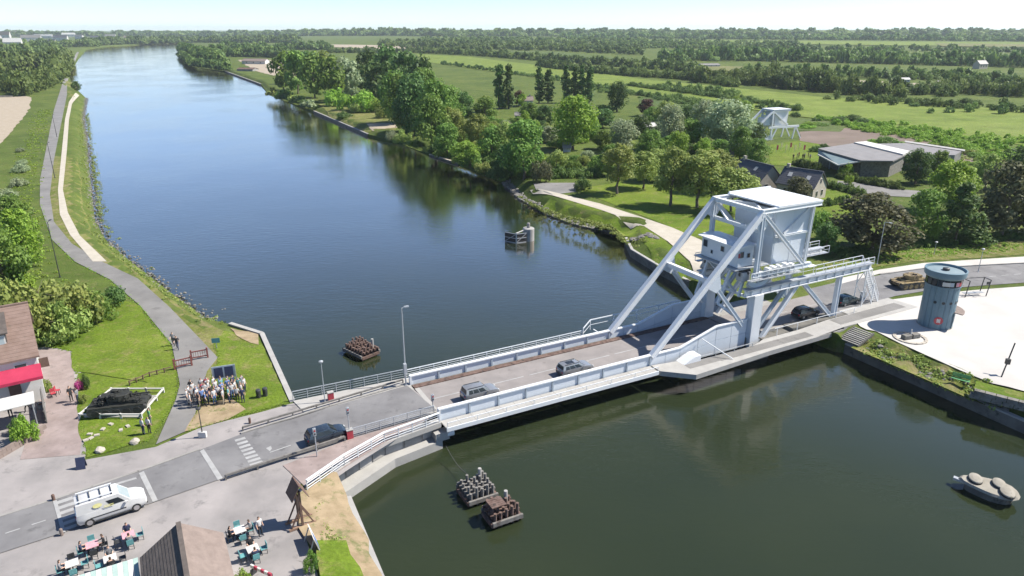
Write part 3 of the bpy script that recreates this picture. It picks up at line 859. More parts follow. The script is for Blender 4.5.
MB().box(48.6, 49.9, -0.5, 1.0, 7.72, 7.8).build('corner_plate', SW, br)
# machine cabin hung between the posts
cab = MB().box(38.0, 40.4, 1.0, 7.0, 8.9, 11.3).build('machine_cabin', ST, br)
MB().side_prism([(37.6, 11.32), (40.9, 11.32), (40.9, 11.42), (39.2, 11.62), (37.6, 11.42)], 0.6, 7.4).build('cabin_roof', SW, cab)
for (t0, t1, z0, z1) in ((6.0, 6.75, 10.1, 11.0), (5.0, 5.4, 9.5, 10.0), (3.2, 3.8, 10.2, 10.9)):
    wnd = MB().box(37.95, 37.995, t0, t1, z0, z1).build('cabin_window', M['stiffener'], cab)
    MB().box(37.93, 37.949, t0 + 0.06, t1 - 0.06, z0 + 0.06, z1 - 0.06).build('pane', M['glass'], wnd)
for (s0, s1, z0, z1) in ((38.3, 38.9, 10.0, 10.8), (39.4, 39.9, 9.9, 10.5)):
    wnd = MB().box(s0, s1, 0.95, 0.995, z0, z1).build('cabin_window', M['stiffener'], cab)
    MB().box(s0 + .06, s1 - .06, 0.93, 0.949, z0 + .06, z1 - .06).build('pane', M['glass'], wnd)
MB().box(38.05, 38.25, 0.9, 0.98, 10.1, 10.6).build('warning_light', M['red'], cab)
MB().box(37.3, 40.9, 0.5, 7.5, 8.72, 8.84).build('cabin_floor', M['steel_grey'], cab)
# rolling quadrants with spokes
for t in (0.0, BW):
    R_, cz, cs = 2.6, 9.05, 40.6
    rim, plate = MB(), MB()
    prev = None
    ang = [math.radians(a) for a in range(-130, -20, 9)]
    out = [(cs + R_ * math.cos(a), cz + R_ * math.sin(a)) for a in ang]
    inn = [(cs + (R_ - 0.55) * math.cos(a), cz + (R_ - 0.55) * math.sin(a)) for a in ang]
    for i in range(len(ang) - 1):
        plate.side_prism([out[i], out[i + 1], inn[i + 1], inn[i]], t - 0.12, t + 0.12)
        rim.beam((out[i][0], t, out[i][1]), (out[i + 1][0], t, out[i + 1][1]), 0.5, 0.14, up=(0, 1, 0))
    q = plate.build('rolling_quadrant', ST, br)
    rim.build('tread', M['steel_grey'], q)
    for a in (-120, -90, -60, -30):
        a = math.radians(a)
        ibeam((cs, t, cz - 0.9), (cs + (R_ - 0.4) * math.cos(a), t, cz + (R_ - 0.4) * math.sin(a)), 0.26, 0.26, q, 'spoke')
# drive gear, shafts and inner bracing under the cabin
sh = MB().tube((39.4, 0.4, 8.2), (39.4, BW - 0.4, 8.2), 0.16, n=10)
sh.build('drive_shaft', M['steel_dark'], br)
for t in (1.0, 6.8):
    MB().tube((39.4, t - 0.15, 8.0), (39.4, t + 0.15, 8.0), 0.85, n=16).build('drive_gear', M['steel_dark'], br)
    MB().box(38.6, 39.8, t - 0.5, t + 0.5, 7.2, 8.3).build('motor_housing', M['steel_grey'], br)
for (a, b) in (((38.2, 2.0, 8.7), (36.6, 2.0, 4.4)), ((38.2, 5.8, 8.7), (36.6, 5.8, 4.4)), ((36.6, 2.0, 4.4), (39.2, 0.5, 2.2)), ((36.6, 5.8, 4.4), (39.2, 7.3, 2.2)), ((38.0, 2.2, 8.6), (39.6, 5.6, 5.2)), ((38.0, 5.6, 8.6), (39.6, 2.2, 5.2)), ((39.6, 0.6, 5.2), (39.6, 7.2, 5.2)), ((40.2, 1.5, 8.5), (38.4, 0.6, 5.4))):
    ibeam(a, b, 0.26, 0.28, br, 'brace', ST)

for (x, z, w_) in ((41.8, 8.35, 0.5), (42.6, 8.45, 0.6), (43.6, 8.4, 0.5), (44.6, 8.5, 0.55), (45.6, 8.35, 0.5)):
    MB().box(x - w_ / 2, x + w_ / 2, -0.55, 0.2, z - 0.3, z + 0.35).build('bearing_housing', SW, br, bevel=0.05)
    MB().tube((x, -0.7, z), (x, -0.5, z), 0.2, n=10).build('bearing_cap', M['steel_grey'], br)
for t in (-0.5, BW + 0.5):
    MB().box(38.6, 47.0, t - 0.3, t + 0.3, 7.55, 7.62).build('service_walk', M['steel_grey'], br)
    railing([(38.6, t - 0.28 if t < 1 else t + 0.28, 7.62), (47.0, t - 0.28 if t < 1 else t + 0.28, 7.62)], br, h=0.95, bars=2, step=1.4, r=0.025)

# ------------------------------------------------------------------ fixed frames that carry the rolling tracks
for t, lab in ((0.0, 'pale steel track frame with sloping braces on the tower side of the bridge'), (BW, 'pale steel track frame on the far side of the bridge, behind the cabin')):
    fr = thing('track_frame', lab, 'bridge support', BO, BA, 'frames carrying the rolling tracks')
    col = MB().box(40.0, 41.2, t - 0.42, t + 0.42, -1.2, 5.55).build('column', ST, fr)
    for k in (-1, 1):
        MB().box(39.9, 41.3, t + k * 0.5 - 0.07, t + k * 0.5 + 0.07, -1.2, 5.55).build('column_flange', SW, col)
    MB().box(39.6, 41.6, t - 0.8, t + 0.8, -2.2, -1.15).build('footing', M['concrete_dark'], fr)
    g = MB().box(38.8, 61.0, t - 0.14, t + 0.14, 5.62, 6.25)
    go = g.build('track_girder', SW, fr)
    MB().box(38.7, 61.1, t - 0.45, t + 0.45, 6.26, 6.42).build('track_rail', M['steel_grey'], go)
    MB().box(38.7, 61.1, t - 0.4, t + 0.4, 5.5, 5.6).build('bottom_flange', SW, go)
    for i in range(14):
        MB().box(39.5 + i * 1.6, 39.6 + i * 1.6, t - 0.36, t - 0.142, 5.62, 6.25).build('web_stiffener', ST, go)
    ibeam((55.2, t, 5.5), (55.2, t, -0.5), 0.55, 0.5, fr, 'post', ST)
    ibeam((48.6, t, 5.5), (55.0, t, -0.3), 0.45, 0.45, fr, 'brace', ST)
    ibeam((47.4, t, 5.5), (41.9, t, -1.0), 0.45, 0.45, fr, 'brace', SW)
    ibeam((46.2, t + 0.5, 5.5), (41.4, t + 0.5, 0.0), 0.4, 0.4, fr, 'brace', M['stiffener'])  # darker grey-blue steel paints shading onto this inner brace
    # inspection gallery along the girder
    sg = 1 if t == 0 else -1
    MB().box(42.5, 61.0, t + sg * 0.5, t + sg * 1.3, 5.9, 5.96).build('gallery_floor', M['steel_grey'], fr)
    railing([(42.5, t + sg * 1.3, 5.96), (61.0, t + sg * 1.3, 5.96)], fr, h=1.0, bars=2, step=1.85, r=0.025)
    railing([(50.0, t - sg * 0.42, 6.42), (61.0, t - sg * 0.42, 6.42)], fr, h=0.8, bars=2, step=1.85, r=0.025)
    if t == 0:
        # open steel stair down to the road
        st = MB()
        for k in (0.45, 1.25):
            st.beam((61.0, k, 5.9), (64.6, k, 0.1), 0.1, 0.22)
        so = st.build('stair_stringer', SW, fr)
        tread = MB().box(-0.13, 0.13, 0.47, 1.23, -0.02, 0.02).mesh('stair_tread', M['steel_grey'])
        for i in range(18):
            tr = link('stair_tread', tread, so); tr.location = (61.1 + 3.45 * i / 18, 0, 5.75 - 5.6 * i / 18)
        for k in (0.45, 1.25):
            hr = MB()
            hr.beam((61.0, k, 6.9), (64.6, k, 1.1), 0.06); hr.beam((61.0, k, 6.4), (64.6, k, 0.6), 0.04)
            for i in range(7):
                x = 61.0 + 3.6 * i / 6; z = 5.9 - 5.8 * i / 6
                hr.beam((x, k, z), (x, k, z + 1.0), 0.05)
            hr.build('stair_rail', SW, fr)
        for (x, y) in ((61.0, 0.3), (61.0, 1.5), (63.0, 0.3), (63.0, 1.5)):
            MB().beam((x, y, 0.05), (x, y, 5.9 if x < 62 else 3.0), 0.11).build('stair_post', SW, fr)
        for (a, b) in (((61, 0.3, 0.3), (63, 0.3, 2.9)), ((61, 1.5, 2.9), (63, 1.5, 0.3)), ((61, 0.3, 5.7), (61, 1.5, 3.0)), ((61, 0.3, 3.0), (63, 0.3, 0.3))):
            MB().beam(a, b, 0.08).build('stair_brace', SW, fr)
        MB().box(62.9, 63.6, 1.6, 2.0, 0.08, 1.3).build('control_box', M['steel_grey'], fr)

# ------------------------------------------------------------------ fixed east deck, footway and west approach
ed = thing('approach_deck', 'concrete bridge deck with pale footway under the track frame', 'bridge deck', BO, BA)
MB().box(40.35, 61.0, 0.6, BW + 2.0, -0.9, -0.02).build('deck_slab', M['concrete'], ed)
MB().box(40.36, 61.0, 1.0, 6.7, -0.015, 0.02).build('carriageway', M['asphalt_bridge'], ed)
for i in range(3): MB().box(41.2 + i * 6, 45.0 + i * 6, 3.72, 3.84, 0.022, 0.027).build('centre_line', M['paint'], ed)
walk_pts = [(25.3, -1.8), (25.3, -0.25), (28.5, -0.7), (31.0, -1.6), (39.4, -1.7), (41.8, -0.9), (61.0, -0.9), (63.5, -2.8), (61.0, -3.3), (40.0, -3.7), (28.2, -4.35)]
MB().prism(walk_pts, -0.75, -0.18).build('footway_slab', M['concrete_pale'], ed)
MB().add([(48.0, -3.52, -.176), (48.0, -0.88, -.176), (53.0, -3.42, .13), (53.0, -0.88, .13), (67.5, -3.5, .13), (67.0, 0.6, .13), (57.0, 0.62, .13), (57.0, -0.88, .13)], [(0, 2, 3, 1), (2, 4, 5, 6, 7, 3)]).prism([(53.0, -3.42), (53.0, -0.88), (57.0, -0.88), (57.0, 0.62), (67.0, 0.6), (67.5, -3.5)], -0.5, 0.12).build('footway_slab', M['concrete_pale'], ed)
for (a, b) in ((28.6, 33.0), (33.05, 38.0), (38.05, 43.0), (43.05, 48.0)):
    MB().box(a, b, -3.05 if a > 29 else -2.9, -1.75, -0.176, -0.165).build('walkway_surface', M['path'], ed)
MB().box(53.2, 66.0, -2.75, -1.0, 0.134, 0.146).build('walkway_surface', M['path'], ed)
MB().box(47.0, 61.5, -0.84, 0.98, -0.34, 0.075).build('gutter_shadow_slab', M['concrete_dark'], ed)  # gutter in dark concrete, its tone also painting the track girder's shadow
railing([(30.5, -1.75, -0.18), (39.0, -1.85, -0.18)], ed, h=0.45, bars=1, step=2.8, mat=M['steel_grey'])
MB().side_prism([(28.6, -0.18), (31.0, -0.18), (31.0, 0.5), (30.2, 0.5)], -1.9, -0.5).build('ramp_housing', SW, ed)
MB().beam((32.4, -0.3, 1.6), (34.4, -3.4, -0.1), 0.09).build('stay_rod', SW, ed)
MB().box(42.0, 60.0, -0.85, 0.55, -0.9, -0.35).build('drain_shadow_channel', M['concrete_dark'], ed)  # ditch whose dark colour includes the girder's painted shadow
for s in (44.0, 47.5, 51.0, 54.5, 58.0):
    MB().box(s - 0.03, s + 0.03, -0.95, -0.89, -0.18, 0.85).build('rail_post', SW, ed)
MB().beam((43.5, -0.92, 0.85), (59.5, -0.92, 0.85), 0.05).build('handrail', SW, ed)
MB().box(38.8, 42.4, -1.4, BW + 2.2, -4.2, -1.35).build('pier', M['concrete_dark'], ed)
MB().box(52.5, 61.0, -2.4, BW + 2.2, -4.2, -0.92).build('abutment', M['concrete_dark'], ed)
for s in (44.5, 48.5):
    MB().box(s - 0.3, s + 0.3, -2.0, BW + 1.8, -1.3, -0.92).build('cross_girder', M['concrete_dark'], ed)

wa = thing('bridge_abutment', 'grey concrete west abutment with panelled wall and pale ledge above the water', 'abutment', BO, BA)
def loc(u, v, z):
    q = P(u, v, z); dx, dy = q.x - BO[0], q.y - BO[1]
    return (dx * 0.88253 + dy * 0.47026, -dx * 0.47026 + dy * 0.88253)
top_line = [loc(440, 423, 0), loc(385, 443, 0), loc(345, 466, 0), loc(308, 492, 0)]
back_line = [(-0.15, 0.4), (-15.0, 3.0), (-16.5, 1.0)]
MB().prism([(-0.15, top_line[0][1]), top_line[1], top_line[2], top_line[3]] + [(q[0] + 0.1, q[1] + 0.75) for q in top_line[::-1]], -0.5, 0.03).build('deck_edge', M['concrete_pale'], wa)
inset = [(q[0] + 0.05, q[1] + 0.55) for q in top_line]
MB().prism([(-0.2, inset[0][1]), inset[1], inset[2], inset[3], (-17.0, -0.4), (-15.0, 9.0), (-0.2, 9.0)], -4.0, -0.52).build('wall', M['concrete'], wa)
ledge = [loc(440, 441, -1.6), loc(395, 459, -1.6), loc(346, 492, -1.6)]
MB().prism([(-0.3, ledge[0][1]), ledge[1], ledge[2], (inset[3][0], inset[3][1] + 0.3), inset[2], inset[1], (-0.3, inset[0][1] + 0.3)], -4.0, -1.6).build('ledge', M['concrete_pale'], wa)
for i in range(3):
    a, b = Vector(inset[i]), Vector(inset[i + 1])
    nseg = 3 if i < 2 else 2
    for k in range(nseg):
        p, q = a.lerp(b, (k + 0.06) / nseg), a.lerp(b, (k + 0.94) / nseg)
        d = (q - p).normalized(); nn = Vector((d.y, -d.x))
        if nn.y > 0: nn = -nn
        c0, c1 = p + nn * 0.09, q + nn * 0.09
        MB().prism([tuple(p), tuple(q), tuple(c1), tuple(c0)], -1.55 if (i + k) % 3 else -1.35, -0.56).build('wall_panel', M['concrete'] if (i + k) % 2 else M['concrete_pale'], wa)
e0 = Vector(ledge[0])
MB().box(-1.0, 0.4, e0.y - 0.1, e0.y + 0.9, -1.58, -0.8).build('bearing_block', M['concrete_pale'], wa)
MB().tube((0.2, e0.y + 0.2, -1.1), (0.9, e0.y + 0.2, -1.1), 0.35, n=10).build('fender_roller', M['steel_white'], wa)
railing([(q[0], q[1] + 0.12, 0.0) for q in top_line], wa, h=1.0, bars=4, step=1.6, r=0.04)
hr = MB()
for a, b in zip(top_line[:-1], top_line[1:]):
    hr.beam((a[0], a[1] + 0.12, 1.02), (b[0], b[1] + 0.12, 1.02), 0.22, 0.08)
hr.build('rail_cap', SW, wa)
far_a, far_b = loc(293, 401, 0), (-0.1, BW + 1.65)
MB().prism([far_a, far_b, (-0.1, 6.5), (far_a[0] + 3.0, 6.9), (far_a[0] + 0.5, 7.0)], -0.55, 0.045).build('footway_slab', M['concrete_pale'], wa)
MB().prism([(far_a[0] + .3, far_a[1] - .3), (-0.2, BW + 1.2), (-0.2, 0.5), (-15.0, 0.5)], -4.0, -0.56).build('wall', M['concrete_dark'], wa)
railing([(far_a[0], far_a[1] - 0.08, 0.02), (far_b[0], far_b[1] - 0.08, 0.02)], wa, h=1.05, bars=4, step=1.4, r=0.03, mat=M['steel_grey'])

# white lattice rail between road and pink paving
gr = thing('roadside_railing', 'grey metal railing between the road and the pink paving', 'railing', BO, BA)
a, b = loc(352, 438, 0.02), loc(434, 414.5, 0.02)
railing([(a[0], a[1], 0.02), (b[0], b[1], 0.02)], gr, h=0.95, bars=5, step=1.3, r=0.028, mat=M['steel_grey'])
gr2 = thing('timber_rail', 'low weathered rail on posts at the kerb before the bridge', 'railing', BO, BA)
a, b = loc(226, 480, 0.02), loc(345, 441, 0.02)
railing([(a[0], a[1], 0.02), (b[0], b[1], 0.02)], gr2, h=0.45, bars=1, step=2.4, r=0.07, mat=M['greytimber'])
gr3 = thing('timber_rail', 'low rail on posts along the far kerb before the bridge', 'railing', BO, BA)
a, b = loc(243, 431, 0.02), loc(403, 383, 0.02)
railing([(a[0], a[1], 0.02), (b[0], b[1], 0.02)], gr3, h=0.4, bars=1, step=2.4, r=0.06, mat=M['greytimber'])
gr4 = thing('guard_rail', 'long white rail with a raised end beside the slanting beam foot', 'railing', BO, BA)
railing([(22.6, BW + 1.6, -0.1), (24.0, BW + 2.2, 0.5), (38.0, BW + 2.2, 0.5)], gr4, h=1.3, bars=2, step=3.5, r=0.04)
for s in (24.5, 31.0, 37.5):
    MB().box(s - .06, s + .06, BW + 1.3, BW + 2.2, 0.4, 0.5).build('bracket', SW, gr4)
    MB().box(s - .05, s + .05, BW + 1.28, BW + 1.36, -0.2, 0.5).build('bracket', SW, gr4)

# quay walls with pale coping
def quay(px, z, name, label, th=0.7, mat=None, hgt=0.18):
    pts = [P(u, v, z) for (u, v) in px]
    wall = thing(name, label, 'quay wall')
    for i, (a, b) in enumerate(zip(pts[:-1], pts[1:])):
        n = max(1, round((b - a).length / 4.0))
        for k in range(n):
            p, q = a.lerp(b, k / n), a.lerp(b, (k + 1) / n)
            d = (q - p).normalized()
            MB().beam((p.x + d.x * .012, p.y + d.y * .012, z + hgt / 2), (q.x - d.x * .012, q.y - d.y * .012, z + hgt / 2), th, hgt).build('coping_stone', mat or M['concrete_pale'], wall)
        d = (b - a).normalized(); nn = Vector((-d.y, d.x, 0)) * 0.1
        MB().beam((a.x, a.y, (z - 4.2) / 2), (b.x, b.y, (z - 4.2) / 2), th * 0.8, z + 4.2).build('wall_face', M['concrete_dark'], wall)
quay([(293, 403), (262, 334), (230, 324)], -0.15, 'quay_wall', 'pale coped quay wall at the corner of the lawn behind the crowd', 0.55)
quay([(348, 498), (380, 576), (400, 625)], -0.9, 'quay_wall', 'south-west quay edge beside the sandy bank', 0.5)
quay([(846, 344), (1024, 421), (1100, 454)], -1.3, 'quay_wall', 'dark sheet-piled quay wall with pale coping below the grass slope', 0.5)
quay([(626, 238), (632, 250), (657, 265), (690, 282)], -1.2, 'quay_wall', 'quay wall on the east bank just beyond the bridge', 0.5)
quay([(225, 71), (261, 84)], -1.6, 'quay_wall', 'far quay wall in front of the sandy yard', 1.0, M['concrete'])
quay([(314, 111), (368, 134)], -1.6, 'quay_wall', 'east quay wall below the dry clearing', 0.8, M['concrete'])
quay([(430, 154.5), (459, 163.5)], -2.1, 'quay_wall', 'overgrown stone quay edge among the bushes', 0.8, M['stone'])
# ------------------------------------------------------------------ vegetation
def leaf_cloud(r, centres, radii, per, size, flat=0.85, up=0.35):
    """small leaf faces spread over the outer shells of many clumps; returns verts, quads, tint"""
    vs, tint = [], []
    for (c, rad) in zip(centres, radii):
        n = per
        d = r.normal(size=(n, 3)); d /= np.linalg.norm(d, axis=1)[:, None]
        rr = rad * (0.55 + 0.5 * r.random(n) ** 0.6)
        pos = c + d * rr[:, None] * np.array([1, 1, flat])
        nrm = d + r.normal(size=(n, 3)) * 0.55 + np.array([0, 0, up])
        nrm /= np.linalg.norm(nrm, axis=1)[:, None]
        a = np.cross(nrm, r.normal(size=(n, 3))); a /= np.linalg.norm(a, axis=1)[:, None] + 1e-9
        b = np.cross(nrm, a)
        s = size * (0.6 + 0.8 * r.random(n))
        a = a * s[:, None]; b = b * (s * 0.72)[:, None]
        vs.append(np.stack([pos - a, pos - b, pos + a, pos + b], 1))
        tint.append(np.clip(r.normal(0.5, 0.22, n) + r.normal(0, 0.14), 0, 1))
    v = np.concatenate(vs).reshape(-1, 3)
    q = np.arange(len(v)).reshape(-1, 4)
    return v, q, np.concatenate(tint)

def crown_shape(r, kind, n):
    """clump centres and radii for a crown of unit height (z 0..1) and half width about 1"""
    c = []
    rad = []
    if kind == 'poplar':
        for i in range(n):
            z = 0.04 + 0.94 * (i + r.random()) / n
            w = 0.95 * math.sin(math.pi * min(1, z ** 0.6 * 0.97)) ** 0.6
            a = r.random() * 6.28
            k = w * r.random() ** 0.5 * 0.7
            c.append((k * math.cos(a), k * math.sin(a), z)); rad.append((0.3 + 0.45 * w) * (0.8 + .4 * r.random()))
    elif kind == 'bush':
        for i in range(n):
            a = r.random() * 6.28; k = r.random() ** 0.5 * 0.85
            z = (0.25 + 0.5 * r.random()) * math.sqrt(max(0.05, 1 - k * k))
            c.append((k * math.cos(a), k * math.sin(a), z)); rad.append(0.26 + 0.2 * r.random())
    elif kind == 'conifer':
        for i in range(n):
            z = (i + r.random()) / n
            w = (1 - z) ** 0.8 * 0.85 + 0.08
            a = r.random() * 6.28; k = w * (0.4 + 0.6 * r.random())
            c.append((k * math.cos(a), k * math.sin(a), z * 0.94 + 0.03)); rad.append((0.2 + 0.22 * (1 - z)) * (0.8 + .4 * r.random()))
    else:
        for i in range(n):
            z = r.random()
            prof = math.sin(math.pi * (0.12 + 0.83 * z)) ** 0.6
            a = r.random() * 6.28; k = prof * r.random() ** 0.4 * 0.78
            c.append((k * math.cos(a), k * math.sin(a), 0.12 + 0.78 * z)); rad.append((0.2 + 0.22 * r.random()) * (0.7 + 0.4 * prof))
    return np.array(c), np.array(rad)

CROWNS = {}
def crown_mesh(kind, mat, seed, hw, h, leaf, clumps, per):
    """crown of real size: half width hw, height h"""
    r = np.random.default_rng(seed)
    c, rad = crown_shape(r, kind, clumps)
    c = c * np.array([hw, hw, h])
    rad = rad * (hw * (0.95 if kind != 'poplar' else 1.0))
    if h < hw: rad = rad * max(0.5, h / hw)
    v, q, t = leaf_cloud(r, c, rad, per, leaf)
    floor = 0.02 * h
    v[:, 2] = np.maximum(v[:, 2], floor)
    return np_mesh('crown', v, q, M[mat], t)

def trunk_mesh(seed, h, hw, base_r):
    r = random.Random(seed)
    mb = MB()
    p = Vector((0, 0, -0.15)); rad = base_r
    top = h * 0.55
    k = 4
    pts = [p]
    for i in range(k):
        q = Vector((r.uniform(-.03, .03) * h, r.uniform(-.03, .03) * h, top * (i + 1) / k))
        mb.tube(pts[-1], q, rad, rad * 0.82, n=7, cap=False); rad *= 0.82
        pts.append(q)
    for i in range(6):
        a = i * 1.05 + r.random(); s = pts[2 + i % 3]
        e = s + Vector((math.cos(a) * hw * 0.55, math.sin(a) * hw * 0.55, h * r.uniform(0.12, 0.25)))
        mb.tube(s, e, rad * 0.55, rad * 0.2, n=5, cap=False)
    return mb.mesh('trunk', M['bark'])

# library of unit trees (about 10 m tall), scaled per tree
LIB = {}
def lib(kind, mat, variant, dense=True):
    key = (kind, mat, variant, dense)
    if key in LIB: return LIB[key]
    sd = hash((kind, variant)) % 1000 + len(mat) * 7 + variant * 31
    spec = dict(round=(4.2, 9.0, 46, 120, 0.21), bush=(2.6, 3.0, 20, 110, 0.15), poplar=(1.6, 13.0, 38, 100, 0.2), conifer=(3.2, 10.0, 44, 100, 0.2))[kind]
    hw, h, n, per, lf = spec
    if not dense:
        n, per, lf = int(n * 0.6), int(per * 0.42), lf * 1.9
    cm = crown_mesh(kind, mat, sd, hw, h, lf, n, per)
    tm = trunk_mesh(sd, h, hw, 0.28 if kind != 'bush' else 0.08)
    LIB[key] = (cm, tm, hw, h)
    return LIB[key]

import zlib
def hash(x): return zlib.crc32(repr(x).encode())

def tree(u, vb, vt, wpx, kind, mat, label, group=None, name=None, base_z=None, crown_from=None):
    """base at picture point (u, vb) on the ground, top at row vt, crown wpx pixels wide"""
    p = PT(u, vb)
    z = bank_z([(p.x, p.y)])[0] if base_z is None else base_z
    if z < -0.4:
        p = P(u, vb, z); 
    p.z = z
    top = z_at(p, vt)
    H = max(0.6, (top - p.z))
    hw = wpx * px_size(p) / 2
    dense = p.y < 330
    cm, tm, hw0, h0 = lib(kind, mat, random.randrange(3), dense)
    name = name or {'round': 'broadleaf_tree', 'bush': 'shrub', 'poplar': 'poplar_tree', 'conifer': 'conifer_tree'}[kind]
    o = thing(name, label, 'shrub' if kind == 'bush' else 'tree', p, random.uniform(0, 6.28), group)
    ch = 0.0 if kind in ('bush',) else H * (0.03 if kind == 'poplar' else 0.05)
    if crown_from is not None: ch = H * crown_from
    c = link('crown', cm, o); c.location = (0, 0, ch); c.scale = (hw / hw0, hw / hw0, (H - ch) / h0)
    t = link('trunk' if kind != 'bush' else 'stem', tm, o)
    s = H / h0
    t.scale = (min(s, 1.8) * 0.95, min(s, 1.8) * 0.95, s)
    return o

R_ = 'round'
# singled-out trees
for i, (u, vt, w) in enumerate(((499.5, 64, 11), (509, 64, 10))):
    tree(u, 109, vt, w, 'poplar', 'leaf_dark', ('left' if i == 0 else 'right') + ' one of the pair of tall dark poplars in mid plain')
for i, (u, vt, w) in enumerate(((539, 67, 9), (548, 70, 11), (566, 66, 10), (574.5, 65, 9), (581.5, 66, 9), (589, 67, 10))):
    tree(u, 103, vt, w, 'poplar', 'leaf_dark', ['first', 'second', 'third', 'fourth', 'fifth', 'sixth'][i] + ' poplar from the left in the row of six behind the light green tree', 'poplars in the row')
tree(573, 150, 93, 46, R_, 'leaf_light', 'bright yellow-green tree standing below the row of poplars')
tree(617, 112, 80, 22, R_, 'leaf_dark', 'tall dark tree right of the poplar row')
tree(646, 116, 98, 18, R_, 'leaf_copper', 'small copper-leaved dark red tree')
tree(519, 106, 90, 12, R_, 'leaf_copper', 'copper-leaved tree beside the pair of poplars')
tree(524, 181, 118, 50, R_, 'leaf_mid', 'dense mid green tree at the water behind the small parking patch')
tree(540, 182, 152, 22, 'bush', 'leaf_brown', 'brownish bush on the bank left of the parking patch')
tree(582, 190, 176, 17, 'bush', 'leaf_dark', 'round clipped dark bush beside the pale path')
tree(725, 152, 98, 54, R_, 'leaf_grey', 'large grey-green willow left of the old bridge')
tree(757, 168, 138, 26, R_, 'leaf_mid', 'green tree just left of the museum lawn')
tree(795, 204, 176, 30, R_, 'leaf_brown', 'dark brownish tree in front of the stone cottages')
tree(872, 252, 192, 88, R_, 'leaf_brown', 'broad dark olive-brown tree behind the bridge stair')
tree(921, 242, 188, 46, R_, 'leaf_mid', 'bright green tree between the dark trees by the east road')
tree(955, 243, 182, 52, 'conifer', 'leaf_dark', 'dark conical tree behind the blue tower')
tree(1000, 238, 160, 74, R_, 'leaf_brown', 'very dark tall tree at the right edge')
tree(948, 212, 158, 50, R_, 'leaf_light', 'light green tree behind the dark cone-shaped tree')
tree(915, 184, 148, 34, R_, 'leaf_dark', 'dark green tree in front of the museum')
tree(937, 182, 150, 26, R_, 'leaf_mid', 'mid green tree at the museum corner')
tree(1016, 190, 145, 44, R_, 'leaf_dark', 'dark tree behind the plot at the right edge')
tree(985, 190, 152, 30, R_, 'leaf_olive', 'olive tree behind the light green tree at right')
tree(1045, 235, 165, 60, R_, 'leaf_dark', 'dark tree cut by the right edge')
tree(845, 177, 160, 14, 'bush', 'leaf_light', 'small light green shrub at the museum wall', crown_from=0.05)
tree(847, 185, 171, 11, 'bush', 'leaf_light', 'small light green tree at the museum drive', crown_from=0.05)
tree(825, 255, 222, 30, R_, 'leaf_dark', 'small dark tree behind the counterweight')
tree(820, 240, 205, 26, 'bush', 'leaf_mid', 'green bush behind the counterweight')
# front row of olive trees over the shaded lawn
for i, (u, vb, vt, w) in enumerate(((617, 194, 142, 38), (643, 189, 150, 34), (670, 206, 146, 42), (697, 208, 148, 50), (731, 212, 166, 52), (655, 181, 148, 40), (712, 192, 148, 44))):
    tree(u, vb, vt, w, R_, 'leaf_olive', 'olive green tree in the row above the shaded lawn', 'olive trees above the shaded lawn', crown_from=0.2)
# mid plain garden trees
mids = [(452, 148, 106, 34, 'leaf_olive'), (478, 150, 112, 28, 'leaf_olive'), (432, 152, 92, 40, 'leaf_mid'), (492, 166, 126, 36, 'leaf_mid'), (465, 166, 140, 30, 'leaf_light'), (505, 162, 120, 26, 'leaf_olive'),
        (440, 128, 88, 30, 'leaf_grey'), (463, 122, 90, 24, 'leaf_dark'), (485, 122, 96, 26, 'leaf_mid'), (530, 122, 102, 24, 'leaf_mid'), (545, 128, 104, 22, 'leaf_dark'), (603, 128, 108, 26, 'leaf_dark'),
        (622, 152, 118, 36, 'leaf_grey'), (640, 138, 114, 26, 'leaf_dark'), (610, 176, 144, 30, 'leaf_mid'), (668, 150, 104, 34, 'leaf_grey'), (690, 150, 118, 34, 'leaf_mid'), (664, 128, 100, 26, 'leaf_olive'),
        (686, 132, 104, 26, 'leaf_dark'), (702, 140, 98, 30, 'leaf_grey'), (650, 162, 128, 30, 'leaf_mid'), (676, 165, 130, 26, 'leaf_light'), (740, 160, 126, 26, 'leaf_mid'), (755, 150, 122, 22, 'leaf_dark'), (590, 140, 116, 22, 'leaf_mid')]
words_ = {'leaf_olive': 'olive green', 'leaf_mid': 'mid green', 'leaf_light': 'light green', 'leaf_grey': 'grey-green', 'leaf_dark': 'dark green'}
for (u, vb, vt, w, m) in mids:
    tree(u, vb, vt, w, R_, m, words_[m] + ' garden tree among the houses of the east plain', words_[m] + ' garden trees of the east plain')
rg = random.Random(21)
for i in range(95):
    u = rg.uniform(440, 750); lo = 104 + (u - 440) * 0.02; hi = 150 + (u - 440) * 0.1
    v = rg.uniform(lo, min(hi, 178))
    if 520 < u < 640 and v > 165: continue
    w = rg.uniform(14, 27) * (0.6 + 0.4 * (v - 100) / 70)
    m = rg.choice(['leaf_olive', 'leaf_mid', 'leaf_dark', 'leaf_mid', 'leaf_grey', 'leaf_light'])
    if rg.random() < 0.5:
        tree(u, v, v - w * rg.uniform(0.8, 1.15), w, R_, m, words_[m] + ' garden tree among the houses of the east plain', words_[m] + ' garden trees of the east plain')
    else:
        tree(u, v, v - w * rg.uniform(0.4, 0.6), w * 0.9, 'bush', m, words_[m] + ' garden shrub among the houses of the east plain', words_[m] + ' garden shrubs of the east plain')
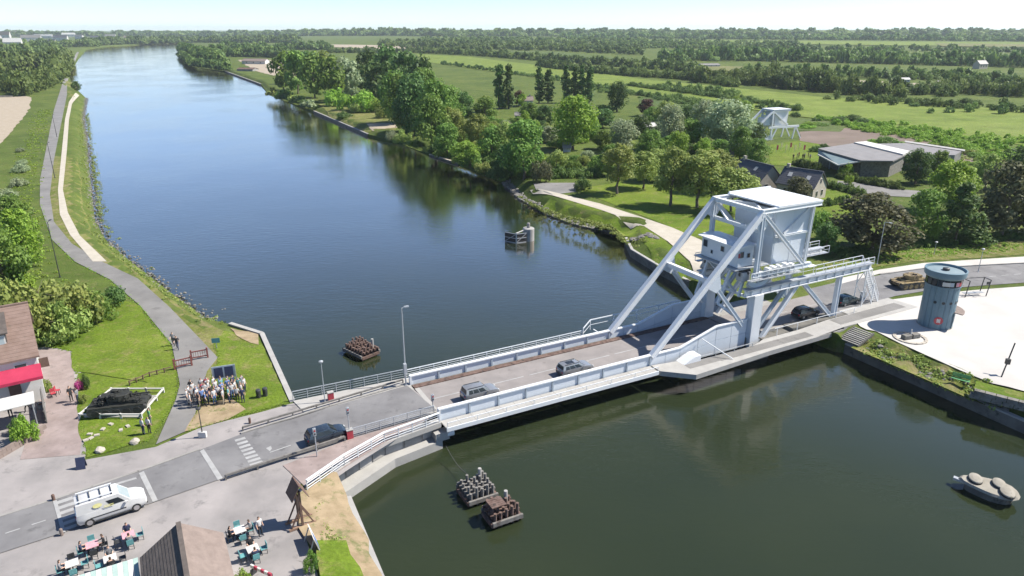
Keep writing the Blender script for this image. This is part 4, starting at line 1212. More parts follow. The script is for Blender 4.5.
# belt along the east bank
belt = [(284, 90, 50, 26, 'leaf_mid'), (298, 94, 49, 30, 'leaf_mid'), (315, 98, 50, 34, 'leaf_mid'), (333, 102, 53, 32, 'leaf_mid'), (306, 84, 48, 30, 'leaf_dark'), (326, 88, 50, 30, 'leaf_olive'), (345, 92, 55, 26, 'leaf_grey'),
        (352, 100, 60, 26, 'leaf_grey'), (368, 92, 47, 34, 'leaf_dark'), (388, 94, 45, 36, 'leaf_dark'), (405, 100, 47, 34, 'leaf_dark'), (380, 106, 56, 34, 'leaf_dark'), (422, 104, 54, 32, 'leaf_dark'),
        (398, 124, 70, 40, 'leaf_mid'), (415, 140, 72, 44, 'leaf_dark'), (436, 146, 78, 42, 'leaf_mid'), (404, 132, 74, 36, 'leaf_mid'), (425, 122, 66, 36, 'leaf_mid'), (450, 130, 84, 34, 'leaf_mid'), (448, 158, 122, 30, 'leaf_mid'), (512, 178, 140, 34, 'leaf_dark')]
for (u, vb, vt, w, m) in belt:
    tree(u, vb, vt, w, R_, m, words_[m] + ' tree in the dense belt along the east bank', words_[m] + ' trees of the east bank belt')
for (u, vb, vt, w, m) in ((335, 106, 84, 22, 'leaf_light'), (350, 110, 86, 24, 'leaf_light'), (366, 112, 86, 26, 'leaf_light'), (378, 112, 92, 22, 'leaf_light'), (360, 113, 98, 18, 'leaf_olive'), (384, 118, 100, 16, 'leaf_olive')):
    tree(u, vb, vt, w, 'bush', m, 'bright green bush at the edge of the quay clearing', 'bright bushes at the quay clearing')
# shrubs along the east shore
k = 0
for (u, v, h, w, m) in ((272, 95, 9, 16, 'leaf_olive'), (284, 99, 11, 18, 'leaf_mid'), (297, 103, 10, 18, 'leaf_olive'), (308, 108, 9, 16, 'leaf_grey'), (318, 110, 6, 10, 'leaf_dark'), (402, 143, 16, 18, 'leaf_olive'), (392, 140, 10, 14, 'leaf_grey'), (415, 148, 10, 18, 'leaf_mid'),
                         (444, 157, 12, 18, 'leaf_light'), (470, 166, 24, 26, 'leaf_mid'), (484, 172, 14, 20, 'leaf_olive'), (498, 178, 16, 22, 'leaf_dark'), (510, 181, 20, 24, 'leaf_mid'), (556, 168, 22, 24, 'leaf_olive'), (572, 172, 14, 18, 'leaf_mid'), (596, 172, 18, 20, 'leaf_mid'), (545, 165, 14, 20, 'leaf_light'),
                         (458, 163, 8, 14, 'leaf_olive'), (430, 152, 9, 14, 'leaf_olive'), (583, 165, 12, 16, 'leaf_olive'), (345, 119, 9, 18, 'leaf_dark')):
    tree(u, v, v - h, w, 'bush', m, 'shrub on the east shore between belt and water', 'shrubs of the east shore')
# scrub field beyond the brown plot
for i in range(70):
    t = random.random(); s_ = random.random()
    u = 805 + 225 * t; v = 122 + 36 * t + 20 * s_ * (0.3 + 0.7 * t)
    if 131 + (u - 800) * 0.13 > v and u < 930 and v > 128: continue
    tree(u, v, v - random.uniform(3, 8), random.uniform(9, 20), 'bush', random.choice(['leaf_light', 'leaf_light', 'leaf_olive', 'leaf_mid']), 'light green bush of the scrub beyond the brown plot', 'bushes of the scrub')
# plain: lone bushes and hedge trees near the old bridge
for (u, v, h, w) in ((748, 106, 7, 12), (760, 109, 6, 11), (772, 110, 6, 12), (785, 111, 5, 10), (795, 117, 6, 10), (850, 121, 8, 22), (838, 122, 6, 14), (862, 124, 7, 16), (742, 104, 6, 10), (815, 121, 4, 8)):
    tree(u, v, v - h, w, 'bush', 'leaf_dark', 'dark hedge bush behind the old bridge', 'dark bushes behind the old bridge')
for (u, v, h, w) in ((816, 152, 7, 14), (824, 148, 5, 9)):
    tree(u, v, v - h, w, 'bush', 'leaf_dark', ('larger' if w > 10 else 'smaller') + ' dark bush at the corner of the museum lawn')
# west bank
for (u, vb, vt, w, m) in ((8, 296, 222, 54, 'leaf_mid'), (26, 268, 206, 44, 'leaf_light'), (-12, 262, 200, 56, 'leaf_mid'), (18, 236, 194, 34, 'leaf_mid')):
    tree(u, vb, vt, w, R_, m, 'bushy green tree at the left edge above the cafe', 'bushy trees at the left edge', crown_from=0.02)
for (u, vb, vt, w, m) in ((14, 292, 262, 44, 'leaf_light'), (5, 330, 268, 60, 'leaf_olive'), (44, 322, 268, 62, 'leaf_olive'), (76, 326, 276, 56, 'leaf_olive'), (30, 345, 296, 50, 'leaf_olive'), (64, 338, 296, 50, 'leaf_olive'), (98, 318, 288, 40, 'leaf_mid'), (112, 306, 284, 32, 'leaf_dark')):
    tree(u, vb, vt, w, 'bush', m, 'large spreading shrub between cafe and towpath', 'large shrubs behind the cafe')
for (u, v, h, w) in ((22, 172, 9, 18), (19, 186, 9, 18), (22, 165, 6, 12), (6, 200, 12, 22), (20, 152, 5, 9)):
    tree(u, v, v - h, w, 'bush', 'leaf_grey', 'pale shrub on the west meadow slope', 'pale shrubs on the west slope')
tree(77, 91, 81, 10, R_, 'leaf_dark', 'lone round dark tree at the water where the gravel path bends', crown_from=0.02)
tree(26, 441, 410, 24, 'bush', 'leaf_light', 'light green bush in front of the cafe terrace')
tree(20, 433, 414, 16, 'bush', 'leaf_mid', 'green bush beside the cafe terrace')
tree(48, 392, 376, 9, 'bush', 'leaf_olive', 'small plant beside the cafe door')
tree(80, 391, 378, 8, 'bush', 'flower', 'magenta flowering shrub on the lawn edge')
tree(87, 389, 372, 8, 'bush', 'leaf_dark', 'dark shrub behind the magenta flowers')
tree(83, 403, 391, 9, 'bush', 'leaf_olive', 'olive shrub at the corner of the tank lawn')
tree(244, 585, 566, 20, 'bush', 'leaf_light', 'bright bush between the terrace tables at the bottom edge')
tree(312, 572, 548, 14, 'bush', 'leaf_mid', 'bush at the edge of the sandy bank')

# ---- far woods and hedges that read as masses
far_protos = []
for sd in range(6):
    r = np.random.default_rng(100 + sd)
    c, rad = crown_shape(r, 'round' if sd < 4 else 'bush', 9)
    v, q, t = leaf_cloud(r, c * np.array([1, 1, 1.0]), rad * 0.95, 16, 0.2)
    v[:, 2] = np.maximum(v[:, 2], 0)
    far_protos.append((v, q, t))
fine_protos = []
for sd in range(6):
    r = np.random.default_rng(200 + sd)
    c, rad = crown_shape(r, 'round' if sd < 4 else 'bush', 16)
    v, q, t = leaf_cloud(r, c, rad * 0.85, 34, 0.095)
    v[:, 2] = np.maximum(v[:, 2], 0)
    fine_protos.append((v, q, t))
def mass(name, label, spots, mat='leaf_far'):
    """spots: (x, y, z, half width, height)"""
    vs, qs, ts = [], [], []
    nb = 0
    for (x, y, z, hw, h) in spots:
        v, q, t = (fine_protos if x * x + y * y < 620 ** 2 else far_protos)[random.randrange(6)]
        a = random.uniform(0, 6.28); ca, sa = math.cos(a), math.sin(a)
        w = np.empty_like(v)
        w[:, 0] = (v[:, 0] * ca - v[:, 1] * sa) * hw + x
        w[:, 1] = (v[:, 0] * sa + v[:, 1] * ca) * hw + y
        w[:, 2] = v[:, 2] * h + z - 0.2
        vs.append(w); qs.append(q + nb); ts.append(np.clip(t * 0.6 + random.uniform(-0.15, 0.5), 0, 1)); nb += len(v)
    me = np_mesh(name, np.concatenate(vs), np.concatenate(qs), M[mat], np.concatenate(ts))
    return tag(link(name, me), label, None, kind='stuff')
def line_spots(px, h, hw, rows=1, gap=1.3, depth=8.0, jit=0.35):
    out = []
    for a, b in zip(px[:-1], px[1:]):
        p, q = PT(*a), PT(*b)
        L = (q - p).length
        n = max(1, int(L / (hw * gap)))
        for i in range(n):
            for r in range(rows):
                t = (i + random.random()) / n
                w = p.lerp(q, t)
                d = Vector((w.x, w.y)).normalized()
                dd = r * depth + random.uniform(-jit, jit) * depth
                x, y = w.x + d.x * dd, w.y + d.y * dd
                s = random.uniform(0.65, 1.3)
                out.append((x, y, hill(x, y), hw * s, h * random.uniform(0.6, 1.25)))
    return out
mass('hedgerow', 'hedge of trees between the bright pasture and the far meadow', line_spots([(540, 67), (600, 74), (690, 80), (735, 87)], 6, 4, 3, 1.2, 8))
mass('hedgerow', 'low hedge crossing the meadow left of the old bridge', line_spots([(628, 86), (690, 94), (760, 104), (800, 112)], 3.0, 2.6, 2, 1.2, 4))
mass('hedgerow', 'clumps of trees along the middle of the plain', line_spots([(690, 82), (740, 84), (800, 90), (850, 95), (900, 100)], 9, 6, 4, 1.3, 9) + line_spots([(770, 86), (830, 92)], 12, 7, 3, 1.2, 9))
mass('hedgerow', 'tree line beyond the plain between pale strips', line_spots([(740, 74), (800, 76), (900, 79), (1060, 86)], 7, 5, 3, 1.3, 12))
mass('hedgerow', 'tree clumps on the right of the plain', line_spots([(930, 92), (990, 96), (1060, 98)], 8, 5, 4, 1.2, 8) + line_spots([(820, 99), (900, 106), (980, 108)], 4, 3, 2, 3.0, 6))
mass('scattered_bushes', 'tiny dark bushes dotted over the pasture', line_spots([(640, 98), (720, 107)], 2, 1.6, 1, 4, 6) + line_spots([(900, 110), (1050, 122)], 4, 3, 2, 5, 18) + line_spots([(440, 64), (540, 78), (620, 92)], 3, 2.4, 2, 3.5, 10))
mass('woodland', 'long dark wood stretching across the right of the plain', line_spots([(660, 61), (760, 61), (880, 64), (1080, 69)], 12, 7, 5, 1.0, 16))
mass('woodland', 'wood on the left of the plain behind the garden trees', line_spots([(330, 53), (420, 53), (480, 56), (560, 62), (640, 68), (700, 73)], 7, 5, 3, 1.2, 16))
mass('woodland', 'mixed woodland filling the middle distance', line_spots([(380, 47), (470, 49), (560, 51), (640, 55)], 9, 7, 7, 1.4, 34))
mass('woodland', 'patchwork of trees and hedges on the rising ground', line_spots([(420, 42), (520, 43), (620, 45.5), (700, 48), (800, 50)], 9, 9, 5, 1.5, 70))
mass('woodland', 'trees round the fields of the far slope', line_spots([(640, 48), (760, 49.5), (860, 50.5), (960, 51.5), (1060, 53)], 8, 7, 2, 1.5, 20))
mass('woodland', 'tree line along the far ridge', line_spots([(560, 38.5), (700, 39), (830, 40), (950, 41), (1080, 42)], 13, 11, 3, 1.0, 40))
mass('woodland', 'hazy tree line on the horizon', line_spots([(-40, 37), (150, 36.5), (300, 36), (450, 36.5), (600, 36.5), (800, 37), (1080, 38)], 20, 24, 5, 0.9, 110))
mass('woodland', 'wood along the far bend of the canal', line_spots([(85, 46.5), (120, 44.5), (190, 42.5), (300, 42.5)], 14, 9, 5, 0.8, 26))
mass('woodland', 'trees on the far point where the canal bends', line_spots([(181, 55.5), (194, 66), (226, 70)], 6, 5, 2, 0.6, 5) + line_spots([(182, 52), (200, 60), (222, 66)], 11, 7, 6, 0.8, 10) + line_spots([(200, 56), (290, 58)], 11, 7, 5, 1.0, 12) + line_spots([(222, 50), (330, 50)], 11, 8, 4, 1.0, 18))
mass('woodland', 'tall trees along the left edge of the canal meadow', line_spots([(20, 96), (48, 86), (62, 72), (68, 60)], 11, 6.5, 2, 0.8, 10, 0.3) + line_spots([(-30, 92), (12, 92)], 12, 6, 4, 0.8, 10) + line_spots([(-30, 75), (58, 68)], 12, 7, 5, 0.9, 16))
mass('woodland', 'wood behind the left meadow towards the town', line_spots([(-40, 60), (60, 54)], 12, 8, 6, 0.9, 26) + line_spots([(-40, 48), (95, 47)], 12, 9, 5, 1.0, 40))
scrub_spots = []
for k in range(9):
    f = k / 8
    scrub_spots += line_spots([(815 + 40 * f, 119 + 10 * f), (900 + 20 * f, 126 + 14 * f), (960 + 30 * f, 134 + 24 * f), (1050, 145 + 32 * f)], 1.9, 1.9, 1, 1.6 - 0.4 * f, 6, 0.8)
mass('scrub', 'low light green scrub covering the ground beyond the brown plot', scrub_spots, 'leaf_light')
mass('hedgerow', 'short hedges and bushes in the meadow left of the old bridge', line_spots([(600, 92), (680, 100), (745, 112)], 2.4, 2.2, 2, 1.8, 8) + line_spots([(660, 88), (740, 96)], 4, 3, 2, 1.6, 6) + line_spots([(570, 84), (640, 95), (700, 108)], 3, 2.6, 1, 1.6, 8))
mass('hedgerow', 'bushes lining the bright pasture at right', line_spots([(850, 100), (940, 107), (1050, 114)], 3.5, 3, 2, 1.8, 10) + line_spots([(880, 92), (960, 97)], 7, 5, 3, 1.3, 8) + line_spots([(960, 106), (1040, 112)], 6, 4, 1, 3, 8))
mass('hedge', 'dark clipped hedge in front of the stone cottages garden', line_spots([(826, 187), (862, 196)], 1.8, 1.0, 2, 0.5, 0.8) + line_spots([(820, 207), (846, 203)], 1.6, 0.9, 2, 0.5, 0.8))
mass('hedge', 'hedge along the museum drive', line_spots([(838, 178), (872, 185), (900, 190)], 1.8, 1.1, 2, 0.5, 0.9) + line_spots([(795, 165), (822, 172)], 1.8, 1.1, 2, 0.5, 0.9))
mass('undergrowth', 'low undergrowth below the dark trees by the east road', line_spots([(840, 258), (880, 252), (930, 246), (1000, 240), (1060, 236)], 1.2, 1.0, 3, 0.7, 1.6))
mass('undergrowth', 'undergrowth at the foot of the east belt', line_spots([(430, 153), (470, 160), (505, 174), (540, 178), (600, 178)], 2.2, 1.6, 3, 0.8, 2.4) + line_spots([(280, 97), (312, 107)], 2.0, 1.8, 2, 0.7, 3))

# ---- boulders along both shores and weeds on the slopes
def rocks(name, label, px, z, n, size, spread):
    r = random.Random(len(px) + n)
    pts = [P(u, v, z) for (u, v) in px]
    mb = MB()
    seg = [(a, b) for a, b in zip(pts[:-1], pts[1:])]
    tot = sum((b - a).length for a, b in seg)
    ico = [(0, 0, 1), (0.89, 0, 0.45), (0.28, 0.85, 0.45), (-0.72, 0.53, 0.45), (-0.72, -0.53, 0.45), (0.28, -0.85, 0.45), (0.72, 0.53, -0.45), (-0.28, 0.85, -0.45), (-0.89, 0, -0.45), (-0.28, -0.85, -0.45), (0.72, -0.53, -0.45)]
    fc = [(0, 1, 2), (0, 2, 3), (0, 3, 4), (0, 4, 5), (0, 5, 1), (1, 6, 2), (2, 7, 3), (3, 8, 4), (4, 9, 5), (5, 10, 1), (2, 6, 7), (3, 7, 8), (4, 8, 9), (5, 9, 10), (1, 10, 6)]
    for (a, b) in seg:
        for i in range(int(n * (b - a).length / tot)):
            q = a.lerp(b, r.random()) + Vector((r.uniform(-spread, spread), r.uniform(-spread, spread), 0))
            zz = max(z, bank_z([(q.x, q.y)])[0])
            s = size * r.uniform(0.4, 1.5)
            mb.add([(q.x + x * s * r.uniform(.7, 1.2), q.y + y * s * r.uniform(.7, 1.2), zz + w * s * 0.6) for x, y, w in ico], fc)
    tag(mb.build(name, M['stone_grey']), label, None, kind='stuff')
rocks('boulders', 'loose boulders along the west shore of the canal', [(222, 322), (207, 318), (186, 302), (170, 291), (150, 275), (128, 258), (106, 239), (95, 219), (92, 195), (89, 165), (87, 140), (83, 118), (86, 98)], -2.35, 1500, 0.2, 0.9)
rocks('boulders', 'boulders along the east shore below the pale path', [(507, 183), (523, 199), (550, 214), (576, 224), (600, 229), (626, 233)], -2.3, 500, 0.42, 0.9)
rocks('boulders', 'stones and rubble on the quay slope below the plaza', [(872, 351), (900, 364), (940, 380), (990, 400), (1010, 408)], -1.2, 130, 0.32, 0.9)
rocks('boulders', 'stones round the quay corner beyond the bridge', [(632, 240), (650, 238), (655, 242)], -0.6, 60, 0.45, 0.6)
def tufts(name, label, px, n, size, mat, spread):
    vs, ts = [], []
    pts = [PT(u, v) for (u, v) in px]
    seg = [(a, b) for a, b in zip(pts[:-1], pts[1:])]
    tot = sum((b - a).length for a, b in seg)
    cs = []
    for (a, b) in seg:
        for i in range(int(n * (b - a).length / tot)):
            q = a.lerp(b, random.random())
            cs.append((q.x + random.uniform(-spread, spread), q.y + random.uniform(-spread, spread)))
    z = bank_z(cs)
    cc = np.array([(x, y, w + size * 0.3) for (x, y), w in zip(cs, z) if w > -2.2])
    v, q, t = leaf_cloud(np.random.default_rng(n), cc, np.full(len(cc), size), 14, size * 0.35, 0.5)
    tag(link(name, np_mesh(name, v, q, M[mat], t)), label, None, kind='stuff')
tufts('weeds', 'tall weeds along the west shore', [(215, 318), (186, 300), (150, 272), (120, 250), (98, 225), (92, 190), (86, 140), (82, 110)], 800, 0.4, 'leaf_olive', 1.8)
tufts('weeds', 'weeds on the quay slope below the plaza', [(866, 340), (900, 354), (950, 374), (995, 392)], 260, 0.4, 'leaf_olive', 1.5)
tufts('weeds', 'weeds along the east shore below the pale path', [(525, 194), (560, 212), (600, 225), (640, 240)], 400, 0.4, 'leaf_olive', 1.6)
tufts('weeds', 'coarse grass on the west meadow slope', [(40, 290), (25, 235), (22, 200), (30, 150), (44, 110)], 500, 0.4, 'leaf_light', 3)
tufts('weeds', 'weeds on the sandy south bank', [(320, 500), (345, 520), (360, 560)], 60, 0.22, 'leaf_olive', 0.8)

def edge_tufts(label, px, n, size, mat, spread): tufts('grass_tufts', label, px, n, size, mat, spread)
edge_tufts('ragged grass along the edges of the west lawns', [(46, 346), (72, 352), (77, 372), (80, 410), (86, 456), (150, 440), (172, 408), (179, 386), (170, 345), (140, 306)], 420, 0.13, 'leaf_light', 0.15)
edge_tufts('ragged grass along the edge of the corner lawn', [(214, 342), (219, 360), (203, 403), (188, 431), (228, 419), (262, 410), (288, 402)], 300, 0.13, 'leaf_light', 0.16)
edge_tufts('worn grass tufts on the sandy patch before the crowd', [(200, 410), (225, 412), (238, 406)], 90, 0.12, 'leaf_olive', 0.9)
edge_tufts('grass tufts on the sandy south bank', [(326, 512), (340, 540), (352, 575)], 240, 0.16, 'leaf_olive', 1.0)
edge_tufts('grass tufts along the towpath edges', [(170, 343), (138, 304), (108, 279), (74, 261), (52, 238), (41, 205)], 260, 0.16, 'leaf_light', 0.25)
edge_tufts('longer grass on the verge below the dark trees', [(840, 268), (900, 256), (960, 250), (1024, 246)], 420, 0.3, 'leaf_light', 2.2)
# ------------------------------------------------------------------ buildings
def house(name, label, origin, rz, L, D, eave, ridge, wallm, roofm, roofm2=None, over=0.3, wins=(), chimney=None, skylights=(), tiles=0, cat='house', base_z=0.0):
    """local frame: x 0..L along the ridge, y 0..D (front wall at y=0); wins: (wall, along, z0, w, h)"""
    o = thing(name, label, cat, (origin[0], origin[1], base_z), rz)
    w = MB()
    w.box(0, L, 0, D, -0.3, eave)
    for x0, x1 in ((0.0, 0.22), (L - 0.22, L)):
        vs = [(x0, 0, eave), (x0, D, eave), (x0, D / 2, ridge - 0.12), (x1, 0, eave), (x1, D, eave), (x1, D / 2, ridge - 0.12)]
        w.add(vs, [(0, 1, 2), (5, 4, 3), (0, 2, 5, 3), (2, 1, 4, 5), (1, 0, 3, 4)])
    w.build('wall', wallm, o)
    sl = (ridge - eave) / (D / 2)
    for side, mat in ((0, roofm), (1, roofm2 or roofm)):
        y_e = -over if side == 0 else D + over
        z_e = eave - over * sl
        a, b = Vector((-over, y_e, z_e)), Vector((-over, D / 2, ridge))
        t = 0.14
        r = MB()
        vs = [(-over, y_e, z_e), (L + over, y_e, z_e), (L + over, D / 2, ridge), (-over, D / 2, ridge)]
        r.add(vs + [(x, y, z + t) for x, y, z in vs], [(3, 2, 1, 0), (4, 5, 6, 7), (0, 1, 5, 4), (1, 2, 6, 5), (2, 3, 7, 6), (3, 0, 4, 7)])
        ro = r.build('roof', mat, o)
        if tiles:
            # courses of tiles with stepped edges
            n = tiles
            for i in range(n):
                f0, f1 = i / n, (i + 1) / n
                y0, y1 = y_e + (D / 2 - y_e) * f0, y_e + (D / 2 - y_e) * f1
                z0, z1 = z_e + (ridge - z_e) * f0, z_e + (ridge - z_e) * f1
                c = MB()
                vs = [(-over, y0, z0 + t + .035), (L + over, y0, z0 + t + .035), (L + over, y1, z1 + t + .012), (-over, y1, z1 + t + .012)]
                c.add(vs + [(x, y, z - 0.03) for x, y, z in vs], [(0, 1, 2, 3), (7, 6, 5, 4), (0, 4, 5, 1), (1, 5, 6, 2), (2, 6, 7, 3), (3, 7, 4, 0)])
                c.build('tile_course', mat, ro)
        for (x, f, ww, hh) in skylights if side == 0 else ():
            y = y_e + (D / 2 - y_e) * f; z = z_e + (ridge - z_e) * f + t
            q = Vector((0, D / 2 - y_e, ridge - z_e)).normalized(); nn = Vector((0, -q.z, q.y))
            c = Vector((x, y, z)) + nn * 0.06
            vs = [c - Vector((ww / 2, 0, 0)) - q * hh / 2, c + Vector((ww / 2, 0, 0)) - q * hh / 2, c + Vector((ww / 2, 0, 0)) + q * hh / 2, c - Vector((ww / 2, 0, 0)) + q * hh / 2]
            MB().add(vs + [v_ - nn * 0.1 for v_ in vs], [(0, 1, 2, 3), (7, 6, 5, 4), (0, 4, 5, 1), (1, 5, 6, 2), (2, 6, 7, 3), (3, 7, 4, 0)]).build('skylight', M['render_white'], ro)
    MB().beam((-over, D / 2, ridge + 0.16), (L + over, D / 2, ridge + 0.16), 0.3, 0.14).build('ridge_cap', roofm, o)
    for (wall, al, z0, ww, hh) in wins:
        f = MB(); g = MB()
        if wall == 'front':
            f.box(al - ww / 2, al + ww / 2, -0.06, -0.004, z0, z0 + hh); g.box(al - ww / 2 + .08, al + ww / 2 - .08, -0.075, -0.061, z0 + .08, z0 + hh - .08)
        elif wall == 'right':
            f.box(L + 0.004, L + 0.06, al - ww / 2, al + ww / 2, z0, z0 + hh); g.box(L + 0.061, L + 0.075, al - ww / 2 + .08, al + ww / 2 - .08, z0 + .08, z0 + hh - .08)
        else:
            f.box(-0.06, -0.004, al - ww / 2, al + ww / 2, z0, z0 + hh); g.box(-0.075, -0.061, al - ww / 2 + .08, al + ww / 2 - .08, z0 + .08, z0 + hh - .08)
        fo = f.build('window_frame', M['render_white'], o)
        g.build('pane', M['glass'], fo)
    if chimney:
        MB().box(chimney - 0.35, chimney + 0.35, D / 2 - 0.3, D / 2 + 0.3, ridge - 0.5, ridge + 0.9).build('chimney', M['stone'], o)
    return o

# cafe on the left edge: x runs from far left to its right gable
cd = Vector((0.8215, 0.5702)); cn = Vector((-0.5702, 0.8215))
corner = Vector((-46.9, 63.4))
LC = 9.0
org = corner - cd * LC
cafe = house('cafe', 'white cafe with brown tiled roof, dormer and crimson awning at the left edge', (org.x, org.y), math.atan2(cd.y, cd.x), LC, 10.2, 4.9, 8.6, M['render_white'], M['roof_brown'], tiles=16, cat='cafe',
             wins=(('front', 7.6, 2.9, 1.1, 1.4), ('front', 5.0, 2.9, 1.1, 1.4), ('right', 3.0, 0.9, 1.2, 1.5), ('right', 7.0, 0.9, 1.2, 1.5), ('right', 5.1, 4.6, 1.0, 1.3)), chimney=1.2)
dmo = MB().box(4.3, 7.0, 1.5, 4.6, 5.6, 7.2).build('dormer', M['roof_dark'], cafe)
MB().add([(4.1, 1.2, 7.15), (7.2, 1.2, 7.15), (7.2, 4.9, 8.35), (4.1, 4.9, 8.35), (4.1, 1.2, 7.28), (7.2, 1.2, 7.28), (7.2, 4.9, 8.48), (4.1, 4.9, 8.48)], [(3, 2, 1, 0), (4, 5, 6, 7), (0, 1, 5, 4), (1, 2, 6, 5), (2, 3, 7, 6), (3, 0, 4, 7)]).build('dormer_roof', M['roof_dark'], dmo)
for x in (4.95, 6.35):
    MB().box(x - 0.55, x + 0.55, 1.43, 1.495, 5.95, 7.0).build('dormer_window', M['render_white'], dmo)
    MB().box(x - 0.42, x + 0.42, 1.40, 1.428, 6.08, 6.88).build('pane', M['pale_glass'], dmo)
aw = MB().add([(0.0, -0.05, 3.9), (LC + 0.2, -0.05, 3.9), (LC + 0.2, -1.5, 3.1), (0.0, -1.5, 3.1), (0.0, -0.05, 3.95), (LC + 0.2, -0.05, 3.95), (LC + 0.2, -1.5, 3.15), (0.0, -1.5, 3.15)], [(3, 2, 1, 0), (4, 5, 6, 7), (0, 1, 5, 4), (1, 2, 6, 5), (2, 3, 7, 6), (3, 0, 4, 7)]).build('awning', M['awning'], cafe)
MB().box(0.0, LC + 0.2, -1.53, -1.5, 2.85, 3.13).build('valance', M['awning'], aw)
MB().box(LC + 0.1, LC + 0.9, 1.0, 1.1, 3.0, 4.0).build('hanging_sign', M['timber_dark'], cafe)
MB().box(6.2, 7.2, -0.06, -0.004, 0.0, 2.2).build('door', M['timber_dark'], cafe)
# terrace canopy, screen and planter wall
def cloc(x, y, z=0.0):
    q = org + cd * x + cn * y
    return Vector((q.x, q.y, z))
tc_ = thing('terrace_canopy', 'flat white canopy on posts over the cafe terrace', 'canopy', cloc(0, 0), math.atan2(cd.y, cd.x))
MB().box(0.5, 8.2, -5.6, -2.9, 2.3, 2.38).build('canopy_sheet', M['render_white'], tc_)
for x in (0.7, 4.3, 8.0):
    for y in (-5.5, -3.0):
        MB().beam((x, y, 0), (x, y, 2.3), 0.09).build('post', M['steel_grey'], tc_)
sc_ = thing('terrace_screen', 'weathered wooden slat screen at the end of the cafe terrace', 'fence', cloc(8.75, -5.7), math.atan2(cn.y, cn.x))
slat = MB().box(-0.1, 0.1, -0.03, 0.03, 0.0, 1.7).mesh('slat', M['greytimber'])
for i in range(22):
    s_ = link('slat', slat, sc_); s_.location = (0.12 + i * 0.235, 0, 0)
MB().box(0, 5.2, 0.035, 0.1, 1.3, 1.42).build('rail', M['greytimber'], sc_)
MB().box(0, 5.2, 0.035, 0.1, 0.3, 0.42).build('rail', M['greytimber'], sc_)
wl_ = thing('low_wall', 'reddish low boundary wall at the left edge below the terrace', 'wall', P(-6, 462), math.atan2(0.85, 0.25))
for i in range(6):
    for k in range(2):
        MB().box(i * 0.8 + (0.4 if k else 0), i * 0.8 + 0.78 + (0.4 if k else 0), -0.15, 0.15, k * 0.36, k * 0.36 + 0.35).build('wall_block', M['roof_pinkish'], wl_)

# building with the brown tiled roof at the bottom edge: ridge runs towards the camera
ra, rb = Vector((-21.709, 38.144)), Vector((-19.29, 33.73))
rd = (rb - ra).normalized()
inner_o = ra - rd * 0.15 - Vector((-rd.y, rd.x)) * 0.0
half = 2.35
lft = Vector((rd.y, -rd.x))    # towards the left eave seen from the camera
o2 = ra + lft * half
bar = house('tiled_outbuilding', 'low building with weathered tiled roof, painted dark in shade, pinkish in sun, at bottom edge', (o2.x, o2.y), math.atan2(rd.y, rd.x), 9.0, half * 2, 2.9, 4.55, M['render_white'], M['roof_dark'], M['roof_pinkish'], tiles=13, over=0.2, cat='building')  # one tiled roof: shaded and sunlit slopes are put into two tile colours
pale_green = pm('pale_green_canvas', (0.3, 0.4, 0.37), (0.34, 0.44, 0.41), 2, 0.8)
aw0, aw1 = P(138, 559, 2.4), P(86, 575, 2.4)
sa = thing('striped_awning', 'pale green and white striped awning beside the tiled building', 'awning', (aw0.x, aw0.y, 0), math.atan2(aw1.y - aw0.y, aw1.x - aw0.x))
for i in range(14):
    MB().add([(i * 0.3, 0, 2.5), (i * 0.3 + 0.29, 0, 2.5), (i * 0.3 + 0.29, 2.2, 2.1), (i * 0.3, 2.2, 2.1), (i * 0.3, 0, 2.54), (i * 0.3 + 0.29, 0, 2.54), (i * 0.3 + 0.29, 2.2, 2.14), (i * 0.3, 2.2, 2.14)], [(3, 2, 1, 0), (4, 5, 6, 7), (0, 1, 5, 4), (1, 2, 6, 5), (2, 3, 7, 6), (3, 0, 4, 7)]).build('stripe', M['render_white'] if i % 2 else pale_green, sa)
for x in (0.1, 4.0):
    for y in (0.1, 2.1): MB().beam((x, y, 0), (x, y, 2.45 if y < 1 else 2.08), 0.07).build('post', M['steel_grey'], sa)

# stone cottages with slate roofs
a_, b_ = Vector((61.29, 158.48)), Vector((66.9, 152.3))
dd = (b_ - a_).normalized(); nn_ = Vector((-dd.y, dd.x))
Lb = (b_ - a_).length
ob = a_ - nn_ * 3.1
house('stone_cottage', 'pale stone cottage with slate roof and two white skylights, gable to the right', (ob.x, ob.y), math.atan2(dd.y, dd.x), Lb, 6.2, 3.0, 6.0, M['stone'], M['slate'], tiles=9,
      wins=(('right', 1.8, 0.8, 0.9, 1.3), ('right', 4.2, 0.8, 0.9, 1.3), ('right', 3.1, 3.6, 0.8, 1.0), ('front', 2.0, 0.9, 0.9, 1.2), ('front', 5.0, 0.9, 0.9, 1.2)), chimney=0.6, skylights=((1.9, 0.6, 0.9, 1.1), (6.2, 0.55, 0.9, 1.1)))
a_, b_ = Vector((54.8, 168.9)), Vector((58.6, 159.2))
dd = (b_ - a_).normalized(); nn_ = Vector((-dd.y, dd.x)); Lb = (b_ - a_).length
ob = a_ - nn_ * 3.0
house('stone_cottage', 'slate roofed cottage with one skylight, left of its stone neighbour', (ob.x, ob.y), math.atan2(dd.y, dd.x), Lb, 6.0, 3.0, 6.0, M['stone'], M['slate'], tiles=9,
      wins=(('right', 1.8, 0.8, 0.9, 1.3), ('front', 3.0, 0.9, 0.9, 1.2), ('front', 7.0, 0.9, 0.9, 1.2)), chimney=0.8, skylights=((6.4, 0.62, 0.9, 1.1),))

